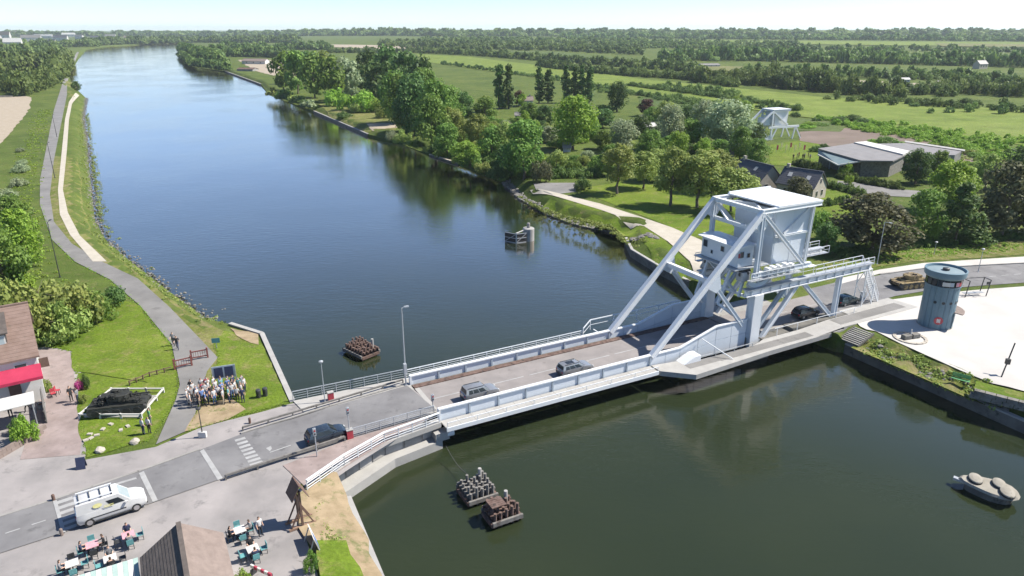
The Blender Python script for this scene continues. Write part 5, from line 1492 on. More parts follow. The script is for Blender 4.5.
# museum: low angular building with zinc roofs
mu = thing('museum', 'low wide museum with grey zinc roof, pale ridge strip and slanting green-grey porch', 'museum', (0, 0, 0))
def pxz(lst, z): return [tuple(P(u, v, z))[:2] for (u, v) in lst]
main = pxz([(820, 149.5), (858, 144), (905, 154.5), (891, 160.5), (862, 160)], 4.2)
MB().prism(main, -0.2, 4.0).build('wall', M['stone_grey'], mu)
MB().prism(pxz([(818, 148.8), (858, 142.8), (908, 154), (893, 161.2), (861, 160.8)], 4.25), 4.02, 4.35).build('roof', M['museum_roof'], mu)
MB().prism(pxz([(906, 143), (962, 151), (955, 155), (909, 155), (860, 144)], 3.9), -0.2, 3.9).build('rear_wing', M['museum_roof'], mu)
MB().prism(pxz([(854, 142.5), (866, 141.5), (911, 151.5), (903, 154.5)], 4.6), 4.36, 4.7).build('ridge_strip', M['render_white'], mu)
MB().prism(pxz([(905, 140.5), (965, 149.5), (965, 151), (905, 142)], 4.1), 3.95, 4.1).build('coping', M['concrete_pale'], mu)
v0 = [P(818.5, 149.5, 3.98), P(861, 161.2, 3.98), P(838, 165, 3.0), P(818, 154.5, 3.0)]
MB().add([tuple(q) for q in v0] + [(q.x, q.y, q.z - 0.2) for q in v0], [(0, 1, 2, 3), (7, 6, 5, 4), (0, 4, 5, 1), (1, 5, 6, 2), (2, 6, 7, 3), (3, 7, 4, 0)]).build('porch_roof', M['museum_green'], mu)
ef = [P(818, 154.7, 3.02), P(838, 165.2, 3.02), P(861, 161.4, 3.95)]
fb = MB()
for a, b in zip(ef[:-1], ef[1:]): fb.beam(a, b, 0.25, 0.3)
fb.build('porch_fascia', M['render_white'], mu)
for (u, v) in ((820, 164), (829, 169), (838, 174.5)):
    q = P(u, v); MB().beam((q.x, q.y, 0), (q.x, q.y, 2.8), 0.2).build('porch_post', M['stiffener'], mu)
q0, q1 = P(823, 164.5), P(850, 173)
for i in range(6):
    a, b = q0.lerp(q1, (i + .08) / 6), q0.lerp(q1, (i + .92) / 6)
    MB().beam((a.x, a.y, 1.4), (b.x, b.y, 1.4), 0.08, 2.4).build('glazing_panel', M['glass'], mu)
q0, q1 = P(864, 174.8), P(891, 175.2)
for i in range(4):
    a, b = q0.lerp(q1, (i + .3) / 4), q0.lerp(q1, (i + .7) / 4)
    MB().beam((a.x, a.y - 0.25, 2.2), (b.x, b.y - 0.25, 2.2), 0.1, 1.0).build('window', M['glass'], mu)

# the earlier bridge kept as an exhibit
ob_o = P(760, 141)
ob_ = thing('exhibited_bridge', 'old white lift bridge displayed on the museum lawn', 'bridge', (ob_o.x, ob_o.y, 0), math.radians(22))
for t in (0.0, 5.2):
    MB().beam((-6.5, t, 0.6), (4.2, t, 9.6), 0.55).build('slanting_beam', SW, ob_)
    MB().beam((4.2, t, 9.5), (4.2, t, 1.2), 0.5).build('post', SW, ob_)
    MB().beam((4.2, t, 9.6), (11.2, t, 9.6), 0.45).build('top_chord', SW, ob_)
    MB().beam((4.6, t, 9.2), (10.8, t, 4.6), 0.4).build('brace', SW, ob_)
    MB().beam((3.0, t, 4.2), (15.6, t, 4.2), 0.5, 0.7).build('track_girder', SW, ob_)
    MB().beam((14.2, t, 4.0), (13.4, t, 0.0), 0.4).build('leg', SW, ob_)
    MB().beam((14.4, t, 4.0), (17.0, t, 0.0), 0.4).build('leg', SW, ob_)
    MB().beam((6.4, t, 4.0), (4.4, t, 0.0), 0.4).build('leg', SW, ob_)
    MB().beam((-1.4, t, 5.0), (2.6, t, 1.4), 0.3).build('strut', SW, ob_)
    MB().box(-12.0, 5.0, t - 0.1, t + 0.1, 0.1, 1.5).build('girder_plate', ST, ob_)
cwb = MB().side_prism([(5.6, 4.7), (10.6, 4.6), (11.0, 9.5), (5.4, 9.5)], 0.4, 4.8).build('counterweight', SW, ob_)
for i in range(4):
    MB().box(5.3, 5.38, 0.5 + i * 1.1, 1.5 + i * 1.1, 5.0, 9.2).build('front_plate', ST, cwb)
MB().box(2.0, 4.0, 0.6, 4.6, 4.9, 7.2).build('machine_cabin', ST, ob_)
MB().box(4.0, 11.4, -0.3, 5.5, 9.85, 10.0).build('roof', SW, ob_)
for (x, z) in ((4.2, 9.6), (-1.4, 5.0), (4.2, 7.6)):
    MB().beam((x, 0, z), (x, 5.2, z), 0.4).build('portal_beam', SW, ob_)
MB().box(-12.0, 6.0, 0.2, 5.0, -0.05, 0.2).build('deck', M['concrete'], ob_)

# small houses and sheds of the plain and the town far left
def small_house(u, v, wpx, hpx, roofm, wallm, label, rz=0.3, name='house', group=None):
    p = PT(u, v); m = px_size(p)
    L = wpx * m; hh = max(2.6, hpx * m)
    D = min(9.0, L * 0.6)
    ev = hh * 0.6
    wins = [('front', L * k, ev * 0.35, min(1.2, L * 0.12), ev * 0.4) for k in (0.2, 0.5, 0.8)]
    o = house(name, label, (p.x - L / 2, p.y), rz, L, D, ev, hh, M[wallm], M[roofm], wins=wins, base_z=hill(p.x, p.y), chimney=L * 0.8 if name == 'house' else None)
    return o
for i, (u, v, w, h, r, wl2, lab) in enumerate((
    (526, 106, 14, 9, 'roof_pinkish', 'render_white', 'house with pinkish roof between the pair and the row of poplars'),
    (520, 119, 10, 6, 'museum_roof', 'render_white', 'small pale house left of the light green tree'),
    (592, 124, 12, 6, 'museum_roof', 'render_white', 'low pale roofed house right of the light green tree'),
    (648, 124, 14, 8, 'museum_roof', 'timber_dark', 'dark shed with pale grey roof among the garden trees'),
    (650, 131, 15, 7, 'render_white', 'timber_dark', 'shed with white roof among the garden trees'),
    (567, 152, 7, 6, 'museum_roof', 'render_white', 'tiny white caravan-like shed under the light green tree'),
    (347, 86, 8, 14, 'render_white', 'render_white', 'tall white house glimpsed in the east bank belt'),
    (728, 160, 9, 6, 'museum_roof', 'render_white', 'small pale house behind the olive trees'),
    (985, 69, 12, 8, 'museum_roof', 'stone', 'stone house at the edge of the long wood'),
    (712, 67, 20, 3, 'museum_roof', 'render_white', 'long pale barn far out on the plain'),
    (905, 82, 10, 4, 'render_white', 'render_white', 'white barn between the hedges of the plain'),
    (943, 85, 9, 3, 'museum_roof', 'render_white', 'low grey barn right of the white barn'),
    (255, 64, 26, 5, 'roof_pinkish', 'render_white', 'long low workshop on the sandy quay yard'),
    (246, 71, 18, 3, 'timber_dark', 'concrete', 'flat dark shed at the water on the sandy quay yard'))):
    small_house(u, v, w, h, r, wl2, lab, random.uniform(-0.3, 0.4), 'shed' if ('shed' in lab or 'barn' in lab or 'workshop' in lab) else 'house')
town = [(12, 48, 16, 7), (30, 42, 18, 5), (60, 41, 14, 4), (5, 40, 12, 6), (44, 38.5, 20, 3), (80, 39, 10, 3), (95, 40, 9, 3), (18, 36.5, 14, 4), (68, 37, 12, 3), (110, 38, 10, 2.5), (52, 45, 9, 4), (128, 39.5, 8, 2.5), (-8, 44, 16, 6)]
wds = ['leftmost large', 'second', 'third', 'fourth', 'wide low', 'sixth', 'seventh', 'eighth', 'ninth', 'tenth', 'small', 'rightmost', 'edge']
for i, (u, v, w, h) in enumerate(town):
    o = small_house(u, v, w, h * 1.35, ['render_white', 'museum_roof', 'slate', 'roof_pinkish'][i % 4], 'render_white', 'pale building of the distant town beyond the left wood', random.uniform(-0.4, 0.4), 'town_building')
    o['group'] = 'buildings of the distant town'; o['category'] = 'building'
for i, (u, v, w, h) in enumerate(((790, 36.5, 6, 3), (812, 37, 7, 3), (850, 37, 6, 3), (905, 38, 8, 3), (950, 38.5, 7, 3), (1000, 39.5, 8, 3.5), (735, 36.5, 6, 2.5), (680, 36.5, 6, 2.5))):
    o = small_house(u, v, w, h, ['slate', 'museum_roof', 'roof_pinkish'][i % 3], 'render_white', 'tiny pale house on the far ridge', random.uniform(-0.4, 0.4), 'ridge_house')
    o['group'] = 'houses of the far ridge'; o['category'] = 'house'

# ------------------------------------------------------------------ blue control tower
tb = P(934, 325)
tw = thing('control_tower', 'round blue control tower with flared rim and dark window band on the white plaza', 'tower', (tb.x, tb.y, 0.05), 0.0)
n = 18
for i in range(n):
    a0, a1 = 2 * math.pi * i / n + 0.012, 2 * math.pi * (i + 1) / n - 0.012
    pts = [(1.82 * math.cos(a0), 1.82 * math.sin(a0)), (1.82 * math.cos(a1), 1.82 * math.sin(a1)), (1.9 * math.cos(a1), 1.9 * math.sin(a1)), (1.9 * math.cos((a0 + a1) / 2) * 1.006, 1.9 * math.sin((a0 + a1) / 2) * 1.006), (1.9 * math.cos(a0), 1.9 * math.sin(a0))]
    MB().prism(pts, 0.0, 5.4).build('cladding_panel', M['tower_blue'], tw)
MB().lathe([(1.84, 0.0), (1.84, 6.3)], 36).build('drum', M['tower_blue'], tw)
MB().lathe([(2.0, -0.05), (2.0, 0.12)], 36).build('plinth', M['concrete'], tw)
MB().lathe([(1.95, 5.42), (2.05, 5.5), (2.05, 5.58), (1.85, 5.58)], 36).build('sill_ring', M['tower_blue'], tw)
for i in range(n):
    a0, a1 = 2 * math.pi * i / n + 0.03, 2 * math.pi * (i + 1) / n - 0.03
    pts = [(1.86 * math.cos(a0), 1.86 * math.sin(a0)), (1.86 * math.cos(a1), 1.86 * math.sin(a1)), (2.0 * math.cos(a1), 2.0 * math.sin(a1)), (2.0 * math.cos(a0), 2.0 * math.sin(a0))]
    MB().prism(pts, 5.6, 6.42).build('window', M['glass'], tw)
tri = MB().lathe([(1.9, 6.44), (2.05, 6.5), (2.28, 6.75), (2.34, 7.25), (2.34, 7.42), (2.2, 7.44), (2.12, 7.25), (2.1, 7.15), (0.3, 7.2)], 40)
tri.build('rim', M['tower_blue'], tw, smooth_angle=0.6)
MB().lathe([(2.09, 7.155), (2.09, 7.17), (0.35, 7.25)], 36).build('roof', M['tower_roof'], tw)
MB().lathe([(0.4, 7.3), (0.4, 7.5), (0.28, 7.56)], 16).build('roof_hatch', M['darkmetal'], tw)
def on_tower(ang, z, w, h, mat, name, r=1.93, parent=None, roundp=False, thick=0.03):
    a = math.radians(ang)
    c = Vector((r * math.cos(a), r * math.sin(a), z)); tx = Vector((-math.sin(a), math.cos(a), 0)); nx = Vector((math.cos(a), math.sin(a), 0))
    if roundp:
        vs = [c + tx * (w / 2 * math.cos(k * math.pi / 8)) + Vector((0, 0, h / 2 * math.sin(k * math.pi / 8))) for k in range(16)]
    else:
        vs = [c + tx * sx * w / 2 + Vector((0, 0, sz * h / 2)) for sx, sz in ((-1, -1), (1, -1), (1, 1), (-1, 1))]
    k = len(vs)
    return MB().add(vs + [q - nx * thick for q in vs], [tuple(range(k)), tuple(range(2 * k - 1, k - 1, -1))] + [((i + 1) % k, i, k + i, k + (i + 1) % k) for i in range(k)]).build(name, mat, parent or tw)
for a in (-108, -82, -135, -56, -30):
    on_tower(a, 3.55, 0.36, 0.36, M['glass'], 'porthole', 1.935, roundp=True)
bd = on_tower(-112, 1.25, 1.0, 1.0, M['red'], 'red_emblem', 1.945, roundp=True)
on_tower(-116, 1.25, 0.12, 0.5, M['render_white'], 'emblem_mark', 1.965, bd)
on_tower(-112, 1.25, 0.12, 0.42, M['render_white'], 'emblem_mark', 1.965, bd)
on_tower(-108, 1.25, 0.12, 0.5, M['render_white'], 'emblem_mark', 1.965, bd)
for a, m in ((-118, 'render_white'), (-106, 'render_white'), (-94, 'stiffener'), (-62, 'red'), (-74, 'cloth_pink')):
    on_tower(a, 6.0, 0.42, 0.5, M[m], 'window_poster', 2.03)
on_tower(-40, 1.05, 0.9, 2.0, M['tower_roof'], 'door', 1.94)
ml = MB()
for i in range(12):
    a0, a1 = math.radians(-55 + i * 8), math.radians(-55 + (i + 1) * 8)
    ml.prism([(1.95 * math.cos(a0), 1.95 * math.sin(a0)), (1.95 * math.cos(a1), 1.95 * math.sin(a1)), (2.9 * math.cos(a1), 2.9 * math.sin(a1)), (2.9 * math.cos(a0), 2.9 * math.sin(a0))], 2.2, 2.3)
ml.build('balcony', M['roof_pinkish'], tw)
# ------------------------------------------------------------------ cars
def quad_on(bl, br_, tr, tl, u0, u1, v0, v1, off=0.012):
    bl, br_, tr, tl = map(Vector, (bl, br_, tr, tl))
    def at(u, v): return bl.lerp(br_, u).lerp(tl.lerp(tr, u), v)
    nrm = (br_ - bl).cross(tl - bl).normalized()
    vs = [at(u0, v0) + nrm * off, at(u1, v0) + nrm * off, at(u1, v1) + nrm * off, at(u0, v1) + nrm * off]
    return vs, nrm
def pane(parent, face, u0, u1, v0, v1, mat, name, off=0.014):
    vs, nrm = quad_on(*face, u0, u1, v0, v1, off)
    MB().add(vs + [v - nrm * 0.02 for v in vs], [(0, 1, 2, 3), (7, 6, 5, 4), (0, 4, 5, 1), (1, 5, 6, 2), (2, 6, 7, 3), (3, 7, 4, 0)]).build(name, mat, parent)

def car(name, label, loc, rz, paint, L=4.3, W=1.78, Ht=1.5, belt=0.92, cab=(-1.95, 0.95), roof=(-1.6, 0.25), hood=0.98, nose=0.72, wheel_r=0.32, clear=0.2, rails=False, glassy_roof=False, van=False, cat='car'):
    o = thing(name, label, cat, loc, rz)
    if not van: o.scale = (0.89, 0.89, 0.89)
    h = W / 2
    xs = [(-L / 2, 0.45, belt * 0.9, h * 0.86), (-L / 2 + 0.14, clear + 0.05, belt, h * 0.95), (-L / 2 + 0.7, clear, belt, h), (0, clear, belt, h), (cab[1] - 0.1, clear, hood, h), (L / 2 - 0.55, clear + 0.02, (hood + nose) / 2 + 0.03, h * 0.98), (L / 2 - 0.13, clear + 0.05, nose, h * 0.9), (L / 2, 0.38, nose * 0.82, h * 0.72)]
    mb = MB(); vs = []
    for (x, z0, z1, w) in xs:
        zm = z0 + (z1 - z0) * 0.55
        vs += [(x, -w * 0.9, z0), (x, -w, z0 + (z1 - z0) * 0.25), (x, -w, zm), (x, -w * 0.93, z1), (x, 0, z1 + 0.03), (x, w * 0.93, z1), (x, w, zm), (x, w, z0 + (z1 - z0) * 0.25), (x, w * 0.9, z0)]
    fs = []
    for i in range(len(xs) - 1):
        for k in range(9):
            a, b = i * 9 + k, i * 9 + (k + 1) % 9
            fs.append((a, b, b + 9, a + 9))
    fs.append(tuple(range(8, -1, -1))); fs.append(tuple((len(xs) - 1) * 9 + k for k in range(9)))
    mb.add(vs, fs)
    mb.build('body', paint, o, smooth_angle=0.7)
    # greenhouse
    wb, wt = h * 0.92, h * 0.74 if not van else h * 0.84
    z0, z1 = belt - 0.02, Ht
    c0, c1 = cab; r0, r1 = roof
    B = [(c0, -wb, z0), (c1, -wb, hood - 0.02), (c1, wb, hood - 0.02), (c0, wb, z0)]
    T = [(r0, -wt, z1 - 0.06), (r1, -wt, z1 - 0.05), (r1, wt, z1 - 0.05), (r0, wt, z1 - 0.06)]
    xm = (r0 + r1) / 2
    g = MB().add(B + T + [(r0 + 0.1, -wt * 0.6, z1), (r1 - 0.1, -wt * 0.6, z1), (r1 - 0.1, wt * 0.6, z1), (r0 + 0.1, wt * 0.6, z1)],
                 [(0, 1, 5, 4), (1, 2, 6, 5), (2, 3, 7, 6), (3, 0, 4, 7), (4, 5, 9, 8), (5, 6, 10, 9), (6, 7, 11, 10), (7, 4, 8, 11), (8, 9, 10, 11), (3, 2, 1, 0)])
    gh = g.build('cabin', paint, o, smooth_angle=0.6)
    near = (B[0], B[1], T[1], T[0]); far = (B[2], B[3], T[3], T[2]); front = (B[1], B[2], T[2], T[1]); rear = (B[3], B[0], T[0], T[3])
    gl = M['glass']
    if van:
        pane(gh, near, 0.63, 0.9, 0.12, 0.66, gl, 'side_window'); pane(gh, far, 0.1, 0.37, 0.12, 0.66, gl, 'side_window')
        pane(gh, front, 0.08, 0.92, 0.08, 0.9, M['pale_glass'], 'windscreen')
    else:
        for (u0, u1) in ((0.12, 0.3), (0.33, 0.57), (0.6, 0.86)):
            pane(gh, near, u0, u1, 0.12, 0.84, gl, 'side_window'); pane(gh, far, 1 - u1, 1 - u0, 0.12, 0.84, gl, 'side_window')
        pane(gh, front, 0.07, 0.93, 0.06, 0.9, gl, 'windscreen')
        pane(gh, rear, 0.1, 0.9, 0.15, 0.88, gl, 'rear_window')
    if glassy_roof:
        MB().box(xm - 0.5, xm + 0.55, -wt * 0.55, wt * 0.55, z1 + 0.002, z1 + 0.012).build('glass_roof', gl, gh)
    if rails:
        for k in (-1, 1):
            MB().box(r0 + 0.15, r1 - 0.1, k * wt * 0.86 - 0.02, k * wt * 0.86 + 0.02, z1 + 0.0, z1 + 0.06).build('roof_rail', M['darkmetal'], gh)
    for x in (-L / 2 + 0.78, L / 2 - 0.82):
        for k in (-1, 1):
            t = MB().tube((x, k * (h - 0.2), wheel_r), (x, k * (h + 0.012), wheel_r), wheel_r, n=18).build('wheel', M['black'], o)
            MB().tube((x, k * (h + 0.005), wheel_r), (x, k * (h + 0.03), wheel_r), wheel_r * 0.62, n=14).build('rim', M['chrome'], t)
    for k in (-1, 1):
        MB().box(L / 2 - 0.22, L / 2 - 0.02, k * h * 0.58 - 0.16, k * h * 0.58 + 0.16, nose - 0.2, nose - 0.06).build('headlight', M['lamp_glass'], o)
        MB().box(-L / 2 - 0.012, -L / 2 + 0.1, k * h * 0.72 - 0.1, k * h * 0.72 + 0.1, belt - 0.3, belt - 0.08).build('tail_light', M['red_lamp'], o)
        MB().box(cab[1] - 0.45, cab[1] - 0.28, k * (h + 0.1) - 0.09, k * (h + 0.1) + 0.09, belt + 0.04, belt + 0.17).build('mirror', paint, o)
    MB().box(L / 2 - 0.1, L / 2 + 0.03, -h * 0.68, h * 0.68, 0.27, 0.42).build('front_bumper', M['darkmetal'], o)
    MB().box(-L / 2 - 0.04, -L / 2 + 0.1, -h * 0.78, h * 0.78, 0.3, 0.5).build('rear_bumper', M['darkmetal'], o)
    MB().box(-L / 2 + 1.2, L / 2 - 1.25, -h - 0.012, h + 0.012, clear, clear + 0.1).build('sill', M['darkmetal'], o)
    return o
def carpaint(name, c, metal=0.35, rough=0.25):
    m, nt, b = nodes_of(name)
    b.inputs['Base Color'].default_value = (*c, 1); b.inputs['Metallic'].default_value = metal; b.inputs['Roughness'].default_value = rough
    b.inputs['Coat Weight'].default_value = 0.5; b.inputs['Coat Roughness'].default_value = 0.06
    n = noise(nt, 3, 3); 
    nt.links.new(ramp(nt, n.outputs[0], [(0.3, c), (0.8, tuple(x * 0.9 for x in c))]), b.inputs['Base Color'])
    return m
silver = carpaint('silver_car_paint', (0.36, 0.36, 0.36), 0.5); bluegrey = carpaint('blue_grey_car_paint', (0.035, 0.05, 0.07)); blackp = carpaint('black_car_paint', (0.018, 0.018, 0.022), 0.2)
greenp = carpaint('dark_teal_car_paint', (0.02, 0.045, 0.055), 0.2); whitep = carpaint('white_van_paint', (0.55, 0.55, 0.54), 0.0, 0.35)
q = P(327, 439, 0.08)
car('hatchback_car', 'dark blue-grey hatchback approaching the bridge beside the pink paving', q, math.radians(32.5), bluegrey, 4.15, 1.76, 1.5, cab=(-1.98, 0.95), roof=(-1.7, 0.25))
q = bp(*loc(480, 397, 0.03), 0.03)
car('suv_car', 'silver off-road car with roof rails, first on the bridge deck', q, BA, silver, 4.3, 1.82, 1.66, belt=1.02, hood=1.06, nose=0.86, cab=(-2.05, 0.9), roof=(-1.9, 0.3), wheel_r=0.35, clear=0.26, rails=True)
q = bp(*loc(575, 372, 0.03), 0.03)
car('estate_car', 'silver estate car with dark glass roof in the middle of the bridge', q, BA, silver, 4.55, 1.8, 1.5, cab=(-2.2, 1.0), roof=(-2.0, 0.25), rails=True, glassy_roof=True)
q = bp(*loc(805, 316, 0.03), 0.03)
car('black_car', 'black car leaving the bridge under the track frame', q, BA, blackp, 4.3, 1.8, 1.52, cab=(-2.0, 0.95), roof=(-1.7, 0.25), rails=True)
q = bp(*loc(846, 303.5, 0.03), 0.03)
car('teal_car', 'dark teal car ahead of the black car beyond the steel post', q, BA, greenp, 4.3, 1.8, 1.5, cab=(-2.0, 0.95), roof=(-1.7, 0.25))
# van with ladder rack
vd = (P(143, 503) - P(82, 523)); 
q = P(113, 512, 0.08)
van = car('delivery_van', 'white delivery van with roof rack and yellow side logo on the zebra crossing', q, math.atan2(vd.y, vd.x), whitep, 4.75, 1.9, 1.98, belt=1.1, hood=1.14, nose=0.86, cab=(-2.32, 1.35), roof=(-2.25, 0.55), wheel_r=0.33, clear=0.22, van=True, cat='van')
for y in (-0.62, 0.62):
    MB().box(-2.1, 0.3, y - 0.035, y + 0.035, 2.1, 2.17).build('rack_rail', M['steel_white'], van)
for i in range(4):
    MB().box(-2.0 + i * 0.72, -1.95 + i * 0.72, -0.68, 0.68, 2.03, 2.09).build('rack_bar', M['darkmetal'], van)
    for y in (-0.62, 0.62): MB().box(-2.0 + i * 0.72, -1.95 + i * 0.72, y - 0.03, y + 0.03, 1.93, 2.03).build('rack_foot', M['darkmetal'], van)
yel = pm('pale_yellow_print', (0.62, 0.58, 0.22), (0.7, 0.66, 0.35), 5, 0.6)
lg = MB()
for i in range(10):
    a0, a1 = 2 * math.pi * i / 10, 2 * math.pi * (i + 1) / 10
    lg.add([(-0.9, -0.888, 1.52), (-0.9 + 0.32 * math.cos(a0), -0.888 + 0.0, 1.52 + 0.18 * math.sin(a0)), (-0.9 + 0.32 * math.cos(a1), -0.888, 1.52 + 0.18 * math.sin(a1))], [(0, 1, 2)])
for v_ in range(len(lg.v)):
    x, y, z = lg.v[v_]; lg.v[v_] = (x, y - 0.0 + (1.98 - z) * -0.09 + 0.03, z)
lg.build('side_logo', yel, van)
for i in range(2):
    MB().box(-0.5, 0.15, -0.962 + 0.0, -0.95, 1.2 + i * 0.12, 1.25 + i * 0.12).build('side_lettering', yel, van)
MB().box(-1.5, 0.9, -0.97, -0.951, 0.62, 0.7).build('side_moulding', M['darkmetal'], van)

# ------------------------------------------------------------------ tanks
def tank(name, label, loc, rz, mat, s=1.0, trackm=None):
    o = thing(name, label, 'tank', loc, rz); o.scale = (s, s, s)
    hull = MB().side_prism([(-3.0, 0.75), (-2.9, 1.35), (-2.2, 1.5), (1.7, 1.5), (2.1, 1.25), (3.1, 1.1), (3.05, 0.7), (2.5, 0.4), (-2.6, 0.4)], -0.95, 0.95)
    ho = hull.build('hull', mat, o)
    MB().box(0.9, 2.0, -0.9, -0.2, 1.502, 1.62).build('driver_hatch', mat, ho); MB().box(-2.4, -1.0, -0.7, 0.7, 1.502, 1.58).build('engine_deck', mat, ho)
    for k in (-1, 1):
        tr = MB().side_prism([(-3.1, 0.55), (-2.7, 0.1), (2.5, 0.1), (3.15, 0.6), (3.1, 0.95), (2.7, 1.12), (-2.8, 1.12), (-3.1, 0.9)], k * 1.2 - 0.22, k * 1.2 + 0.22).build('track', trackm or M['steel_dark'], o)
        MB().box(-3.0, 2.9, k * 1.2 - 0.25, k * 1.2 + 0.25, 1.14, 1.22).build('track_guard', mat, o)
        for i in range(5):
            MB().tube((-2.2 + i * 1.08, k * 1.43, 0.52), (-2.2 + i * 1.08, k * 1.5, 0.52), 0.42, n=14).build('road_wheel', mat, tr)
        for i in range(30):
            MB().box(-2.75 + i * 0.19, -2.63 + i * 0.19, k * 1.2 - 0.24, k * 1.2 + 0.24, 1.121, 1.138).build('track_link', trackm or M['steel_dark'], tr)
    tu = MB().prism([(1.1, -0.7), (1.3, -0.3), (1.3, 0.3), (1.1, 0.7), (0.3, 1.0), (-0.9, 0.95), (-1.2, 0.5), (-1.2, -0.5), (-0.9, -0.95), (0.3, -1.0)], 1.52, 2.25).build('turret', mat, o, bevel=0.06)
    MB().lathe([(0.34, 2.25), (0.34, 2.45), (0.28, 2.48)], 12, (-0.3, 0.4, 0)).build('cupola', mat, tu)
    MB().tube((1.2, 0, 1.9), (3.4, 0, 1.95), 0.1, 0.075, n=10).build('gun_barrel', mat, tu)
    MB().box(1.0, 1.5, -0.3, 0.3, 1.68, 2.15).build('mantlet', mat, tu)
    MB().box(-1.75, -1.21, -0.6, 0.6, 1.6, 2.1).build('stowage_bin', mat, tu)
    return o
q = P(121, 411)
mt = tank('memorial_tank', 'dark wartime tank inside the white railed plot', (q.x, q.y, 0.1), math.radians(14), M['olive'], 0.84)
nr = np.random.default_rng(3)
nc = np.array([(-2.4 + 0.42 * i, 0.9 * math.sin(i * 2.1), 1.45 + 0.75 * math.exp(-((i - 5.5) / 2.6) ** 2)) for i in range(12)])
nv, nq, ntt = leaf_cloud(nr, nc, np.full(12, 0.42), 60, 0.11)
tag(link('camouflage_net', np_mesh('camouflage_net', nv, nq, M['olive'], ntt), mt), kind='stuff')
q = P(909, 287)
tank('camouflaged_tank', 'brown and sand camouflaged tank beside the east road left of the tower', (q.x, q.y, 0.08), math.radians(195), M['camo'], 0.84)
# white rail round the dark tank
wf = thing('memorial_fence', 'low white timber rail fence round the dark tank', 'fence')
fp = [P(80, 419, 0), P(112, 393, 0), P(164, 393, 0), P(142, 419, 0), P(80, 419, 0)]
for a, b in zip(fp[:-1], fp[1:]):
    MB().beam((a.x, a.y, 0.5), (b.x, b.y, 0.5), 0.14, 0.12).build('rail', M['render_white'], wf)
    n = max(2, round((b - a).length / 1.8))
    for i in range(n):
        c = a.lerp(b, i / n); MB().box(c.x - .07, c.x + .07, c.y - .07, c.y + .07, 0, 0.62).build('post', M['render_white'], wf)
pl = thing('tank_plinth', 'pale concrete base under the dark tank', 'plinth', (0, 0, 0))
MB().prism([tuple(P(86, 416))[:2], tuple(P(114, 396))[:2], tuple(P(156, 396))[:2], tuple(P(138, 417))[:2]], 0.0, 0.1).build('slab', M['concrete'], pl)
MB().prism([tuple(P(84, 418))[:2], tuple(P(87, 415.5))[:2], tuple(P(141, 416))[:2], tuple(P(140, 418.3))[:2]], 0.0, 0.16).build('edging', M['concrete_pale'], pl)
# stones and tablets on the memorial lawn
def rock(u, v, s, label, mat='stone', name='boulder'):
    q = P(u, v); r = random.Random(u)
    bm = bmesh.new(); bmesh.ops.create_icosphere(bm, subdivisions=2, radius=s)
    for vtx in bm.verts: vtx.co *= r.uniform(0.82, 1.15); vtx.co.z *= 0.75
    me = bpy.data.meshes.new(name); bm.to_mesh(me); bm.free(); me.materials.append(M[mat])
    o = link(name, me); o.location = (q.x, q.y, s * 0.4)
    tag(o, label, 'stone')
rock(135, 443, 0.42, 'pale boulder at the right corner of the memorial lawn')
rock(100, 452, 0.42, 'pale standing stone at the lower left of the memorial lawn')
for i, (u, v) in enumerate(((90, 435), (97, 436), (86, 441), (91, 439), (103, 430), (121, 431), (128, 427), (111, 425))):
    q = P(u, v); o = MB().box(-0.22, 0.22, -0.15, 0.15, 0, 0.12).build('stone_tablet', M['stone'], None); o.location = (q.x, q.y, 0.05); o.rotation_euler[2] = 0.4 * i
    tag(o, 'small pale stone tablet set in the memorial lawn', 'stone', 'tablets in the memorial lawn')

# ------------------------------------------------------------------ mooring structures in the water
def pile_cluster(name, label, u, v, nx, ny, sp, rz, mat, capped=False):
    q = P(u, v, WATER + 0.9)
    o = thing(name, label, 'mooring dolphin', (q.x, q.y, WATER), rz)
    w, d = (nx - 1) * sp, (ny - 1) * sp
    pile = MB().tube((0, 0, -1.5), (0, 0, 1.5), 0.15, 0.13, n=8).mesh('pile', mat)
    for i in range(nx):
        for j in range(ny):
            p_ = link('pile', pile, o); p_.location = (-w / 2 + i * sp + random.uniform(-.04, .04), -d / 2 + j * sp + random.uniform(-.04, .04), random.uniform(-0.35, 0.2))
    for j in range(ny):
        MB().box(-w / 2 - 0.3, w / 2 + 0.3, -d / 2 + j * sp - 0.1 + 0.2, -d / 2 + j * sp + 0.1 + 0.2, 0.8, 1.0).build('waling_beam', mat, o)
    for k in (-1, 1):
        MB().box(-w / 2 - 0.35, w / 2 + 0.35, k * (d / 2 + 0.3) - 0.1, k * (d / 2 + 0.3) + 0.1, 0.35, 0.7).build('fender_beam', M['greytimber'], o)
        MB().box(k * (w / 2 + 0.3) - 0.1, k * (w / 2 + 0.3) + 0.1, -d / 2 - 0.25, d / 2 + 0.25, 0.15, 0.48).build('fender_beam', M['rust'], o)
    if capped:
        for i in range(5):
            MB().box(-w / 2 - 0.2, w / 2 * 0.1, -d / 2 + 0.1 + i * 0.24, -d / 2 + 0.32 + i * 0.24, 1.72, 1.8).build('deck_plank', mat, o)
    MB().tube((w / 2 * 0.7, d / 2 * 0.9, 0.6), (w / 2 * 0.7, d / 2 * 0.9, 2.0), 0.16, n=10).build('bollard', M['concrete_pale'], o)
    return o
pile_cluster('mooring_dolphin', 'rusty brown pile cluster standing alone beyond the bridge', 361, 347, 7, 5, 0.52, math.radians(-42), M['rust'])
pile_cluster('mooring_dolphin', 'grey pile cluster in front of the bridge tied by a cable', 477, 487, 5, 5, 0.5, math.radians(28), M['greytimber'])
pile_cluster('mooring_dolphin', 'rusty pile cluster with plank top, nearest in the water', 502, 509, 5, 4, 0.5, math.radians(28), M['rust'], True)
